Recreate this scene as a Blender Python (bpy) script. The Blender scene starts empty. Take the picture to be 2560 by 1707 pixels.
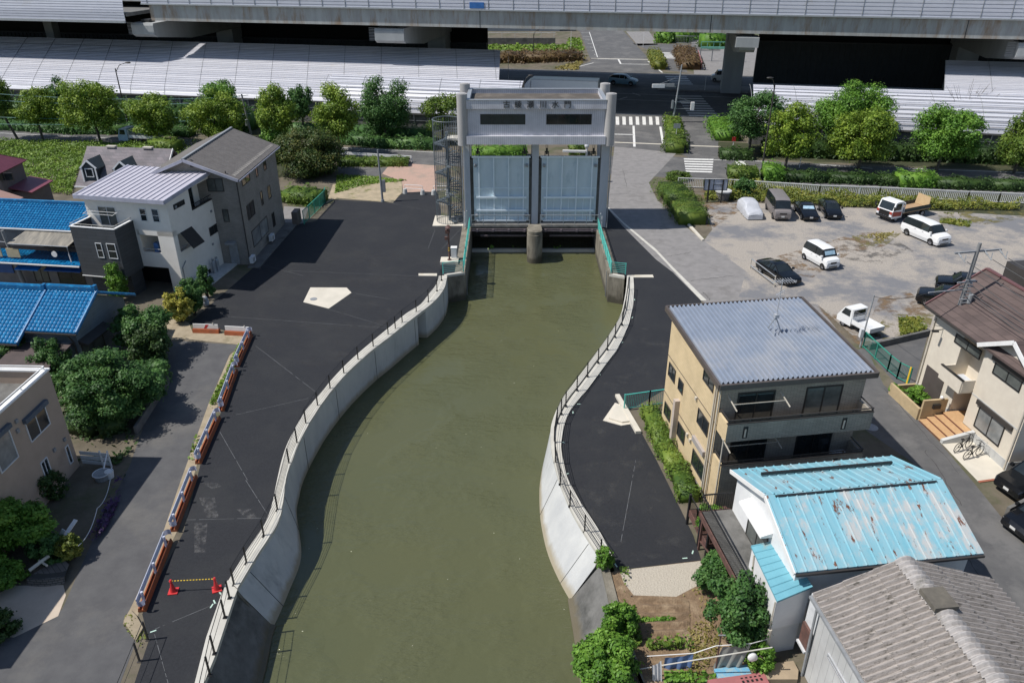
import bpy, math, random
import numpy as np
from mathutils import Vector, Matrix
from mathutils.geometry import tessellate_polygon
random.seed(7); rng=np.random.default_rng(7)
scene=bpy.context.scene; COL=scene.collection
R=math.radians
# ------------------------------------------------------------------ camera (a drone 28 m above the quay)
CAMZ=28.0; PITCH=R(28.0); FOC=1934.0
cp,sp=math.cos(PITCH),math.sin(PITCH)
cam=bpy.data.objects.new('camera',bpy.data.cameras.new('camera')); COL.objects.link(cam)
cam.location=(0,0,CAMZ); cam.rotation_euler=(R(62.0),0,0)
cam.data.sensor_width=36; cam.data.lens=FOC/2560*36; cam.data.clip_end=3000; cam.data.clip_start=.5
scene.camera=cam
# survey: reads a ground position (metres) off the survey photo's sheets
SHEET=dict(n=(0,0,1),z1=(0,0,.27421),z1b=(0,360,.27421),z2=(640,0,.27421),z2b=(640,380,.27421),z3=(1280,0,.27421),z4=(1920,0,.27421),
Z4=(1640,380,.26151),Z5=(2050,380,.26154),c1=(0,700,.3252),c2=(0,1200,.32333),c3=(500,660,.34432),c4=(1300,650,.31888),c5=(1640,720,.3699),
c6=(2100,560,.4718),c7=(1300,1150,.35524),c8=(1800,1100,.38716),tw=(1040,180,.34443),d1=(1100,560,.21259),d2=(1080,180,.14028),d3=(0,420,.2168),
d4=(580,360,.21689),d5=(0,1180,.20408),d6=(1560,1480,.21259),d7=(1700,1200,.14029),d8=(2300,1000,.19132),f=(0,0,1.08844),
e1=(200,340,.14028),e2=(340,560,.15308),e3=(1560,60,.17215),e4=(1680,420,.18707),e5=(2180,440,.12754),e6=(1860,600,.11054),e7=(480,820,.15306),e8=(1060,280,.19139))
def ray(k,x,y):
    a=SHEET[k]; u=a[0]+a[2]*x; v=a[1]+a[2]*y
    X=(u-1280)/FOC; Y=-(v-853.5)/FOC
    return Vector((X,cp+Y*sp,-sp+Y*cp))
EYE=Vector((0,0,CAMZ))
def G(k,x,y,z=0.0):
    d=ray(k,x,y); t=(z-CAMZ)/d.z
    return Vector((d.x*t,d.y*t,z))
def GL(k,pts,z=0.0): return [G(k,a,b,z) for a,b in pts]
def up(base,k,y):          # height above the ground at base seen at sheet row y
    d=ray(k,0,y); return CAMZ+d.z*base.y/d.y
class Frame:
    def __init__(s,O,A):   # local x runs from O towards A
        s.O=Vector((O.x,O.y,0)); s.a=math.atan2(A.y-O.y,A.x-O.x)
        s.x=Vector((math.cos(s.a),math.sin(s.a),0)); s.y=Vector((-s.x.y,s.x.x,0))
    def l(s,p): d=p-s.O; return Vector((d.dot(s.x),d.dot(s.y),p.z))
    def w(s,x,y,z=0.0): return s.O+s.x*x+s.y*y+Vector((0,0,z))
    def hy(s,k,px,py,c):   # sight line meets local plane y=c -> (x,z)
        d=ray(k,px,py); t=(c-(EYE-s.O).dot(s.y))/d.dot(s.y); p=EYE+d*t; q=s.l(p); return q.x,q.z
    def hx(s,k,px,py,c):
        d=ray(k,px,py); t=(c-(EYE-s.O).dot(s.x))/d.dot(s.x); p=EYE+d*t; q=s.l(p); return q.y,q.z
# ------------------------------------------------------------------ materials
MATS={}
def nodes(name):
    m=bpy.data.materials.new(name); m.use_nodes=True; nt=m.node_tree
    return m,nt,nt.nodes['Principled BSDF']
def N(nt,t,**kw):
    n=nt.nodes.new(t)
    for k,v in kw.items():
        if k.startswith('_'): n.inputs[k[1:].replace('_',' ')].default_value=v
        else: setattr(n,k,v)
    return n
def coords(nt,mode):
    tc=N(nt,'ShaderNodeTexCoord')
    if mode=='o': return tc.outputs['Object']
    g=N(nt,'ShaderNodeNewGeometry'); return g.outputs['Position']
def c4(c): return (c[0],c[1],c[2],1)
def mat(name,c,c2=None,sc=1.5,rough=.8,bump=0.0,bsc=30,metal=0,lo=.35,hi=.65,c3=None,sc3=.3,lo3=.5,hi3=.62,mode='w',streak=None,spec=.5,detail=6):
    if name in MATS: return MATS[name]
    m,nt,b=nodes(name); L=nt.links.new
    b.inputs['Roughness'].default_value=rough; b.inputs['Metallic'].default_value=metal
    b.inputs['Specular IOR Level'].default_value=spec
    co=coords(nt,mode)
    if streak:
        mp=N(nt,'ShaderNodeMapping'); mp.inputs['Scale'].default_value=streak; L(co,mp.inputs['Vector']); cs=mp.outputs[0]
    else: cs=co
    if c2 is None: c2=tuple(x*.8 for x in c)
    n=N(nt,'ShaderNodeTexNoise',_Scale=sc,_Detail=detail,_Roughness=.62); L(cs,n.inputs['Vector'])
    r=N(nt,'ShaderNodeMapRange'); r.inputs[1].default_value=lo; r.inputs[2].default_value=hi; L(n.outputs[0],r.inputs[0])
    mx=N(nt,'ShaderNodeMix',data_type='RGBA'); mx.inputs[6].default_value=c4(c); mx.inputs[7].default_value=c4(c2); L(r.outputs[0],mx.inputs[0])
    out=mx.outputs[2]
    if c3 is not None:
        n2=N(nt,'ShaderNodeTexNoise',_Scale=sc3,_Detail=8,_Roughness=.7); L(cs,n2.inputs['Vector'])
        r2=N(nt,'ShaderNodeMapRange'); r2.inputs[1].default_value=lo3; r2.inputs[2].default_value=hi3; L(n2.outputs[0],r2.inputs[0])
        m2=N(nt,'ShaderNodeMix',data_type='RGBA'); L(out,m2.inputs[6]); m2.inputs[7].default_value=c4(c3); L(r2.outputs[0],m2.inputs[0]); out=m2.outputs[2]
    L(out,b.inputs['Base Color'])
    if bump:
        nb=N(nt,'ShaderNodeTexNoise',_Scale=bsc,_Detail=5); L(co,nb.inputs['Vector'])
        bp=N(nt,'ShaderNodeBump',_Strength=bump,_Distance=.05); L(nb.outputs[0],bp.inputs['Height']); L(bp.outputs[0],b.inputs['Normal'])
    MATS[name]=m; return m
def brick(name,c,c2,mortar,w,h,ms=.012,rough=.8,off=.5,bump=.3,dirt=.75):
    m,nt,b=nodes(name); L=nt.links.new
    tc=N(nt,'ShaderNodeTexCoord'); sx=N(nt,'ShaderNodeSeparateXYZ'); L(tc.outputs['Object'],sx.inputs[0])
    ad=N(nt,'ShaderNodeMath',operation='ADD'); L(sx.outputs[0],ad.inputs[0]); L(sx.outputs[1],ad.inputs[1])
    cx=N(nt,'ShaderNodeCombineXYZ'); L(ad.outputs[0],cx.inputs[0]); L(sx.outputs[2],cx.inputs[1])
    t=N(nt,'ShaderNodeTexBrick',offset=off); t.inputs['Color1'].default_value=c4(c); t.inputs['Color2'].default_value=c4(c2); t.inputs['Mortar'].default_value=c4(mortar)
    t.inputs['Scale'].default_value=1; t.inputs['Brick Width'].default_value=w; t.inputs['Row Height'].default_value=h; t.inputs['Mortar Size'].default_value=ms
    L(cx.outputs[0],t.inputs['Vector'])
    n=N(nt,'ShaderNodeTexNoise',_Scale=.8,_Detail=7); L(tc.outputs['Object'],n.inputs['Vector'])
    r=N(nt,'ShaderNodeMapRange'); r.inputs[1].default_value=.3; r.inputs[2].default_value=.7; r.inputs[3].default_value=dirt; r.inputs[4].default_value=1.1; L(n.outputs[0],r.inputs[0])
    mx=N(nt,'ShaderNodeMix',data_type='RGBA',blend_type='MULTIPLY'); mx.inputs[0].default_value=1; L(t.outputs[0],mx.inputs[6]); L(r.outputs[0],mx.inputs[7])
    L(mx.outputs[2],b.inputs['Base Color']); b.inputs['Roughness'].default_value=rough
    if bump:
        bp=N(nt,'ShaderNodeBump',_Strength=bump,_Distance=.02); bp.invert=True; L(t.outputs['Fac'],bp.inputs['Height']); L(bp.outputs[0],b.inputs['Normal'])
    MATS[name]=m; return m
def leafmat(name,a,b_,c,trans=.25):
    m,nt,b=nodes(name); L=nt.links.new
    g=N(nt,'ShaderNodeNewGeometry'); tc=N(nt,'ShaderNodeTexCoord')
    n=N(nt,'ShaderNodeTexNoise',_Scale=.7,_Detail=3); L(g.outputs['Position'],n.inputs['Vector'])
    ad=N(nt,'ShaderNodeMath',operation='MULTIPLY_ADD'); L(g.outputs['Random Per Island'],ad.inputs[0]); ad.inputs[1].default_value=.55; 
    mr=N(nt,'ShaderNodeMapRange'); mr.inputs[1].default_value=.36; mr.inputs[2].default_value=.64; mr.inputs[3].default_value=0; mr.inputs[4].default_value=.5; L(n.outputs[0],mr.inputs[0]); L(mr.outputs[0],ad.inputs[2])
    cr=N(nt,'ShaderNodeValToRGB'); e=cr.color_ramp.elements; e[0].color=c4(a); e[1].color=c4(c); x=e.new(.5); x.color=c4(b_); L(ad.outputs[0],cr.inputs[0])
    L(cr.outputs[0],b.inputs['Base Color']); b.inputs['Roughness'].default_value=.55; b.inputs['Specular IOR Level'].default_value=.35
    tr=N(nt,'ShaderNodeBsdfTranslucent'); L(cr.outputs[0],tr.inputs[0]); ms=N(nt,'ShaderNodeMixShader'); ms.inputs[0].default_value=trans
    L(b.outputs[0],ms.inputs[1]); L(tr.outputs[0],ms.inputs[2]); L(ms.outputs[0],nt.nodes['Material Output'].inputs[0])
    MATS[name]=m; return m
def glass(name,c=(.012,.016,.018),rough=.06,c2=None):
    return mat(name,c,c2 or tuple(x*1.8 for x in c),sc=.8,rough=rough,spec=.6)
# ------------------------------------------------------------------ mesh building
class MB:
    def __init__(s,T=None): s.v=[]; s.f=[]; s.T=T
    def add(s,vs,fs):
        o=len(s.v); T=s.T
        s.v+= [tuple(T(*p)) if T else tuple(p) for p in vs]; s.f+=[tuple(i+o for i in f) for f in fs]; return s
    def box(s,x0,x1,y0,y1,z0,z1):
        return s.hexa([(x0,y0,z0),(x1,y0,z0),(x1,y1,z0),(x0,y1,z0),(x0,y0,z1),(x1,y0,z1),(x1,y1,z1),(x0,y1,z1)])
    def hexa(s,p): return s.add(p,[(0,3,2,1),(4,5,6,7),(0,1,5,4),(1,2,6,5),(2,3,7,6),(3,0,4,7)])
    def prism(s,poly,z0,z1):     # poly: xy list
        n=len(poly); vs=[(p[0],p[1],z0) for p in poly]+[(p[0],p[1],z1) for p in poly]
        tri=tessellate_polygon([[Vector((p[0],p[1],0)) for p in poly]])
        fs=[tuple(i+n for i in t) for t in tri]+[tuple(reversed(t)) for t in tri]+[(i,(i+1)%n,(i+1)%n+n,i+n) for i in range(n)]
        return s.add(vs,fs)
    def sheet(s,poly,z):
        tri=tessellate_polygon([[Vector((p[0],p[1],0)) for p in poly]])
        vs=[(p[0],p[1],z) for p in poly]; fs=[]
        for t in tri:
            a,b,c=(Vector(vs[i]) for i in t)
            fs.append(t if (b-a).cross(c-a).z>0 else tuple(reversed(t)))
        return s.add(vs,fs)
    def extr(s,prof,axis,a,b):   # prof 2-D list; axis 'x': (y,z) profile from x=a to b ; 'y': (x,z)
        n=len(prof)
        mk=(lambda p,t:(t,p[0],p[1])) if axis=='x' else (lambda p,t:(p[0],t,p[1]))
        vs=[mk(p,a) for p in prof]+[mk(p,b) for p in prof]
        tri=tessellate_polygon([[Vector((p[0],p[1],0)) for p in prof]])
        return s.add(vs,[tuple(t) for t in tri]+[tuple(i+n for i in reversed(t)) for t in tri]+[(i,(i+1)%n,(i+1)%n+n,i+n) for i in range(n)])
    def cyl(s,c,r,z0,z1,n=16,r2=None):
        r2=r if r2 is None else r2; vs=[]; 
        for z,q in ((z0,r),(z1,r2)):
            vs+=[(c[0]+q*math.cos(2*math.pi*i/n),c[1]+q*math.sin(2*math.pi*i/n),z) for i in range(n)]
        return s.add(vs,[tuple(range(n-1,-1,-1)),tuple(range(n,2*n))]+[(i,(i+1)%n,(i+1)%n+n,i+n) for i in range(n)])
    def tube(s,pts,r,n=6,close=False):
        pts=[Vector(p) for p in pts]; m=len(pts); vs=[]; fs=[]
        rr=r if isinstance(r,(list,tuple)) else [r]*m
        for i,p in enumerate(pts):
            a=pts[(i-1)%m] if (i>0 or close) else p; b=pts[(i+1)%m] if (i<m-1 or close) else p
            d=(b-a); d=d.normalized() if d.length>1e-9 else Vector((0,0,1))
            u=d.cross(Vector((0,0,1))); u=u.normalized() if u.length>.05 else d.cross(Vector((0,1,0))).normalized()
            w=u.cross(d)
            vs+=[tuple(p+(u*math.cos(2*math.pi*k/n)+w*math.sin(2*math.pi*k/n))*rr[i]) for k in range(n)]
        for i in range(m if close else m-1):
            j=(i+1)%m
            fs+=[(i*n+k,i*n+(k+1)%n,j*n+(k+1)%n,j*n+k) for k in range(n)]
        if not close: fs+=[tuple(range(n)),tuple((m-1)*n+k for k in range(n-1,-1,-1))]
        return s.add(vs,fs)
    def bar(s,a,b,w,h=None):     # square bar
        a=Vector(a);b=Vector(b);h=h or w; d=(b-a).normalized(); u=d.cross(Vector((0,0,1)))
        u=u.normalized() if u.length>.05 else Vector((1,0,0)); q=u.cross(d)
        P=[]
        for p in (a,b):
            P+=[p-u*w/2-q*h/2,p+u*w/2-q*h/2,p+u*w/2+q*h/2,p-u*w/2+q*h/2]
        return s.add([tuple(x) for x in P],[(0,1,2,3),(7,6,5,4),(0,4,5,1),(1,5,6,2),(2,6,7,3),(3,7,4,0)])
    def quad(s,*p): return s.add([tuple(x) for x in p],[tuple(range(len(p)))])
    def grid(s,fn,nu,nv):
        vs=[fn(i/nu,j/nv) for j in range(nv+1) for i in range(nu+1)]
        return s.add(vs,[(j*(nu+1)+i,j*(nu+1)+i+1,(j+1)*(nu+1)+i+1,(j+1)*(nu+1)+i) for j in range(nv) for i in range(nu)])
    def ball(s,c,r,n=10,m=7):
        rx,ry,rz=r if isinstance(r,(tuple,list)) else (r,r,r)
        return s.grid(lambda u,v:(c[0]+rx*math.cos(2*math.pi*u)*math.sin(math.pi*v),c[1]+ry*math.sin(2*math.pi*u)*math.sin(math.pi*v),c[2]-rz*math.cos(math.pi*v)),n,m)
def link(name,me,parent=None):
    o=bpy.data.objects.new(name,me); COL.objects.link(o)
    if parent is not None: o.parent=parent
    return o
def obj(name,mb,m,parent=None,smooth=False,loc=None):
    """one mesh object; a child's vertices are in its thing's own coordinates"""
    me=bpy.data.meshes.new(name)
    me.from_pydata(mb.v,[],mb.f); me.update(); me.materials.append(m)
    if smooth: me.polygons.foreach_set('use_smooth',[True]*len(me.polygons))
    o=link(name,me,parent)
    if loc: o.location=loc
    return o
def absobj(name,mb,m,loc):   # mesh given in world metres, origin moved to loc
    mb.v=[(a-loc[0],b-loc[1],c-loc[2]) for a,b,c in mb.v]; return obj(name,mb,m,loc=loc)
def tag(o,label,cat,group=None,kind=None):
    o['label']=label; o['category']=cat
    if group: o['group']=group
    if kind: o['kind']=kind
    return o
def thing(name,label,cat,loc=(0,0,0),rz=0,group=None):
    o=bpy.data.objects.new(name,None); COL.objects.link(o); o.location=loc; o.rotation_euler=(0,0,rz); o.empty_display_size=.3
    return tag(o,label,cat,group)
def fthing(fr,name,label,cat,group=None): return thing(name,label,cat,tuple(fr.O),fr.a,group)
def wthing(mbs,name,label,cat,loc,group=None):
    """thing whose parts were modelled in world metres: [(part name, MB, material[, smooth])]"""
    r=thing(name,label,cat,tuple(loc),0,group); 
    for it in mbs:
        it[1].v=[(a-loc[0],b-loc[1],c-loc[2]) for a,b,c in it[1].v]
        obj(it[0],it[1],it[2],r,smooth=len(it)>3 and it[3])
    return r
def dup(root,loc=None,rz=None,label=None,scale=None):
    r=root.copy(); COL.objects.link(r)
    if loc is not None: r.location=loc
    if rz is not None: r.rotation_euler=(0,0,rz)
    if scale is not None: r.scale=scale if isinstance(scale,(tuple,list)) else (scale,)*3
    if label: r['label']=label
    for ch in list(root.children):
        c=ch.copy(); COL.objects.link(c); c.parent=r
        for g in ch.children:
            d=g.copy(); COL.objects.link(d); d.parent=c
    return r
def struct(name,mb,m): o=obj(name,mb,m); o['kind']='structure'; return o
def wallT(side,c):
    return {'S':lambda s,d,z:(s,c-d,z),'N':lambda s,d,z:(s,c+d,z),'W':lambda s,d,z:(c-d,s,z),'E':lambda s,d,z:(c+d,s,z)}[side]
def window(root,side,c,s0,z0,s1,z1,fm,gm,mull=1,horiz=0,t=.06,name='window',depth=.05,sill=False):
    if s0>s1: s0,s1=s1,s0
    if z0>z1: z0,z1=z1,z0
    T=wallT(side,c); m=MB(T)
    def bx(a,b,d0,d1,e,f): 
        m.hexa([(a,d1,e),(b,d1,e),(b,d0,e),(a,d0,e),(a,d1,f),(b,d1,f),(b,d0,f),(a,d0,f)])
    bx(s0-t,s1+t,-.03,depth,z0-t,z0); bx(s0-t,s1+t,-.03,depth,z1,z1+t)
    bx(s0-t,s0,-.03,depth,z0,z1); bx(s1,s1+t,-.03,depth,z0,z1)
    for i in range(1,mull+1):
        q=s0+(s1-s0)*i/(mull+1); bx(q-t*.45,q+t*.45,-.03,depth*.8,z0,z1)
    for i in range(1,horiz+1):
        q=z0+(z1-z0)*i/(horiz+1); bx(s0,s1,-.03,depth*.75,q-t*.4,q+t*.4)
    if sill: bx(s0-t*1.8,s1+t*1.8,.0,depth*2.2,z0-t*1.6,z0-t)
    w=obj(name,m,fm,root)
    p=MB(T); p.add([(s0,.015,z0),(s1,.015,z0),(s1,.015,z1),(s0,.015,z1)],[(0,1,2,3)])
    obj('pane',p,gm,w); return w
def winpx(root,fr,side,c,k,p0,p1,fm,gm,**kw):
    h=fr.hy if side in 'SN' else fr.hx
    s0,z0=h(k,p0[0],p0[1],c); s1,z1=h(k,p1[0],p1[1],c)
    return window(root,side,c,s0,min(z0,z1),s1,max(z0,z1),fm,gm,**kw)
def mesh_np(name,V,quads,m,parent=None,smooth=False):
    me=bpy.data.meshes.new(name); nv=len(V); nf=len(quads)
    me.vertices.add(nv); me.vertices.foreach_set('co',np.asarray(V,dtype=np.float32).ravel())
    me.loops.add(nf*4); me.loops.foreach_set('vertex_index',np.asarray(quads,dtype=np.int32).ravel())
    me.polygons.add(nf); me.polygons.foreach_set('loop_start',np.arange(0,nf*4,4,dtype=np.int32))
    me.update(calc_edges=True); me.validate(); me.materials.append(m)
    return link(name,me,parent)
def leaves(C,Nrm,size):
    """quads of leaf sprays at centres C facing Nrm"""
    n=len(C); Nrm=Nrm/np.linalg.norm(Nrm,axis=1,keepdims=True)
    a=rng.normal(size=(n,3)); u=np.cross(Nrm,a); u/=np.linalg.norm(u,axis=1,keepdims=True); w=np.cross(Nrm,u)
    s=(size*rng.uniform(.45,1.5,n))[:,None]; asp=rng.uniform(.45,.8,n)[:,None]
    bend=Nrm*s*rng.uniform(-.3,.3,n)[:,None]
    V=np.stack([C-u*s,C-w*s*asp+bend,C+u*s,C+w*s*asp+bend],axis=1).reshape(-1,3)
    return V,np.arange(n*4).reshape(n,4)
def crown_pts(K,n,rad,clump,seed,flat=.0,inner=.25,taper=0.):
    g=np.random.default_rng(seed)
    P=g.normal(size=(K,3)); P/=np.linalg.norm(P,axis=1,keepdims=True)
    rr=np.where(g.random(K)<inner,g.uniform(.2,.6,K),g.uniform(.62,.95,K)); P*=rr[:,None]
    P[:,2]=np.where(P[:,2]<-.55,-.55+.3*(P[:,2]+.55),P[:,2])
    tp=1-taper*np.clip(P[:,2:3],-1,1)
    P[:,:2]*=tp
    cs=g.uniform(.65,1.25,K)*clump
    idx=g.choice(K,n,p=(cs**2)/np.sum(cs**2))
    D=g.normal(size=(n,3)); D/=np.linalg.norm(D,axis=1,keepdims=True); q=g.random(n)**.38*np.where(g.random(n)<.16,g.uniform(1.0,1.55,n),1)
    C=P[idx]+D*(q*cs[idx])[:,None]*np.array([1,1,.75])
    Nn=D*.8+g.normal(size=(n,3))*.45+np.array([0,0,.45])
    R3=np.array(rad); return C*R3, Nn/R3*R3.mean()
def tree(name,label,base,h,rad,m,bark,seed=1,n=2600,K=34,clump=.34,leaf=.28,trunk=.16,cz=None,group=None,cat='tree',inner=.25,lean=(0,0),taper=0.,limbs=6):
    """rad: crown half-extents; crown's top reaches h"""
    root=thing(name,label,cat,(base[0],base[1],base[2] if len(base)>2 else 0),0,group)
    cz=h-rad[2]*.97 if cz is None else cz
    n=int(n*1.6); leaf*=.74
    C,Nn=crown_pts(K,n,rad,clump,seed,inner=inner,taper=taper); C=C+np.array([lean[0],lean[1],cz])
    C[:,2]=np.maximum(C[:,2],.12)
    V,q=leaves(C,Nn,leaf); mesh_np('crown',V,q,m,root)
    t=MB(); g=random.Random(seed)
    mid=(lean[0]*.5+g.uniform(-.1,.1),lean[1]*.5+g.uniform(-.1,.1),cz*.55)
    t.tube([(0,0,-.15),mid,(lean[0],lean[1],cz),(lean[0]*1.05,lean[1],cz+rad[2]*.5)],[trunk*1.25,trunk,trunk*.75,trunk*.3],7)
    for i in range(limbs):
        a=g.uniform(0,6.28); z0=cz*g.uniform(.6,1.0); e=g.uniform(.45,.75)
        f_=z0/max(cz,.1)
        t.tube([(lean[0]*f_,lean[1]*f_,z0),(lean[0]+rad[0]*e*.5*math.cos(a),lean[1]+rad[1]*e*.5*math.sin(a),z0+rad[2]*.35),(lean[0]+rad[0]*e*math.cos(a),lean[1]+rad[1]*e*math.sin(a),cz+rad[2]*g.uniform(.1,.5))],[trunk*.5,trunk*.33,trunk*.12],5)
    obj('trunk',t,bark,root); return root
def hedge_mb(path,w,h,leaf,dens,seed=1,z=0,round_=.25):
    g=np.random.default_rng(seed); Cs=[];Ns=[]; core=MB()
    for a,b in zip(path[:-1],path[1:]):
        a=Vector(a[:2]);b=Vector(b[:2]); L=(b-a).length; d=(b-a)/L; nn=Vector((-d.y,d.x))
        n=int(dens*L*(w+2*h)); s=g.uniform(-.06*w,L+.06*w,n); t=g.uniform(0,w+2*h,n)
        off=np.where(t<h,-w/2,np.where(t>h+w,w/2,t-h-w/2)); zz=np.where(t<h,t,np.where(t>h+w,w+2*h-t,h))
        wob=1+.14*np.sin(s*2.1+seed)+.1*np.sin(s*5.3+off*3)
        edge=np.clip((np.abs(off)-w*.32)/(w*.18),0,1)*np.clip((zz-h*.6)/(h*.4),0,1)
        zz=zz*wob-edge*h*round_+g.normal(0,.04,n); off=off*(1-.12*edge)*wob+g.normal(0,.05,n)
        C=np.stack([a.x+d.x*s+nn.x*off,a.y+d.y*s+nn.y*off,z+np.maximum(zz,.03)],1)
        nr=np.where(t<h,-1.,np.where(t>h+w,1.,0.)); top=((t>=h)&(t<=h+w)).astype(float)
        Nn=np.stack([nn.x*nr,nn.y*nr,top+.35],1)+g.normal(0,.4,(n,3)); Cs.append(C);Ns.append(Nn)
        k=.8
        P=[a+d*0+nn*(w*k/2),a-nn*(w*k/2),b-nn*(w*k/2),b+nn*(w*k/2)]
        core.hexa([(p.x,p.y,z) for p in P]+[(a.x*.5+p.x*.5,a.y*.5+p.y*.5,z+h*.86) if 0 else (p.x,p.y,z+h*.84) for p in P])
    V,q=leaves(np.concatenate(Cs),np.concatenate(Ns),leaf)
    cv=np.array(core.v); cq=np.array(core.f)+len(V)
    return np.concatenate([V,cv]),np.concatenate([q,cq])
def hedge(name,label,path,w,h,m,leaf=.12,dens=40,seed=1,group=None,cat='hedge',z=0):
    V,q=hedge_mb(path,w,h,leaf*.72,dens*1.8,seed,z); b=np.array([path[0][0],path[0][1],z])
    o=mesh_np(name,V-b,q,m); o.location=b; return tag(o,label,cat,group)
def pip(P,poly):
    x,y=P[:,0],P[:,1]; ins=np.zeros(len(P),bool); n=len(poly)
    for i in range(n):
        x0,y0=poly[i][0],poly[i][1]; x1,y1=poly[(i+1)%n][0],poly[(i+1)%n][1]
        c=((y0>y)!=(y1>y)); t=(x1-x0)*(y-y0)/((y1-y0) if abs(y1-y0)>1e-9 else 1e-9)+x0
        ins^=(c&(x<t))
    return ins
def ground_cover(name,poly,m,n,h,leaf,seed,patch=0.,z=0,pscale=.4,label=None,cat=None,lay=.9):
    g=np.random.default_rng(seed); A=np.array([(p[0],p[1]) for p in poly]); lo,hi=A.min(0),A.max(0)
    P=g.uniform(lo,hi,(n*3,2)); P=P[pip(P,poly)][:n]
    if patch:
        v=np.sin(P[:,0]*pscale*2.1+seed)+np.sin(P[:,1]*pscale*2.7+seed*2)+np.sin((P[:,0]+P[:,1])*pscale*1.3)+g.normal(0,.5,len(P))
        P=P[v>patch]
    hh=h*g.uniform(.15,1,len(P))*(1+.5*np.sin(P[:,0]*1.1)*np.sin(P[:,1]*.9))
    C=np.stack([P[:,0],P[:,1],z+hh],1); Nn=g.normal(0,1,(len(P),3))*.6+np.array([0,-.25,lay])
    V,q=leaves(C,Nn,leaf); o=mesh_np(name,V,q,m); o['kind']='stuff'
    if label: o['label']=label; o['category']=cat
    return o
def resample(pts,n):
    """Catmull-Rom through points, n samples evenly spaced"""
    P=[Vector(p) for p in pts]; P=[2*P[0]-P[1]]+P+[2*P[-1]-P[-2]]; out=[]
    for i in range(1,len(P)-2):
        for k in range(14):
            t=k/14; a,b,c,d=P[i-1],P[i],P[i+1],P[i+2]
            out.append(.5*((2*b)+(c-a)*t+(2*a-5*b+4*c-d)*t*t+(3*b-a-3*c+d)*t**3))
    out.append(P[-2]); S=[0]
    for a,b in zip(out[:-1],out[1:]): S.append(S[-1]+(b-a).length)
    res=[];j=0
    for i in range(n):
        s=S[-1]*i/(n-1)
        while j<len(S)-2 and S[j+1]<s: j+=1
        t=(s-S[j])/max(S[j+1]-S[j],1e-9); res.append(out[j].lerp(out[j+1],min(t,1)))
    return res
# ------------------------------------------------------------------ daylight
sd=Vector((-.68,-.115,1)).normalized(); SUN_EL=math.asin(sd.z)   # towards the sun
w=bpy.data.worlds.new("World"); scene.world=w; w.use_nodes=True
sky=w.node_tree.nodes.new('ShaderNodeTexSky'); sky.sky_type='NISHITA'; sky.sun_disc=False
sky.sun_elevation=SUN_EL; sky.sun_rotation=math.atan2(sd.x,sd.y); sky.air_density=1.0; sky.dust_density=.6; sky.ozone_density=1.6
bg=w.node_tree.nodes['Background']; w.node_tree.links.new(sky.outputs[0],bg.inputs[0]); bg.inputs[1].default_value=.108
sl=bpy.data.lights.new('sun','SUN'); sl.energy=4.9; sl.angle=R(.5); sl.color=(1,.965,.91)
so=bpy.data.objects.new('sun',sl); COL.objects.link(so); so.rotation_euler=sd.to_track_quat('Z','Y').to_euler(); so.location=(-60,-20,90)
scene.view_settings.view_transform='Standard'; scene.view_settings.look='None'; scene.view_settings.gamma=1; scene.view_settings.exposure=0
scene.cycles.max_bounces=6; scene.cycles.transparent_max_bounces=8
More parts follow.
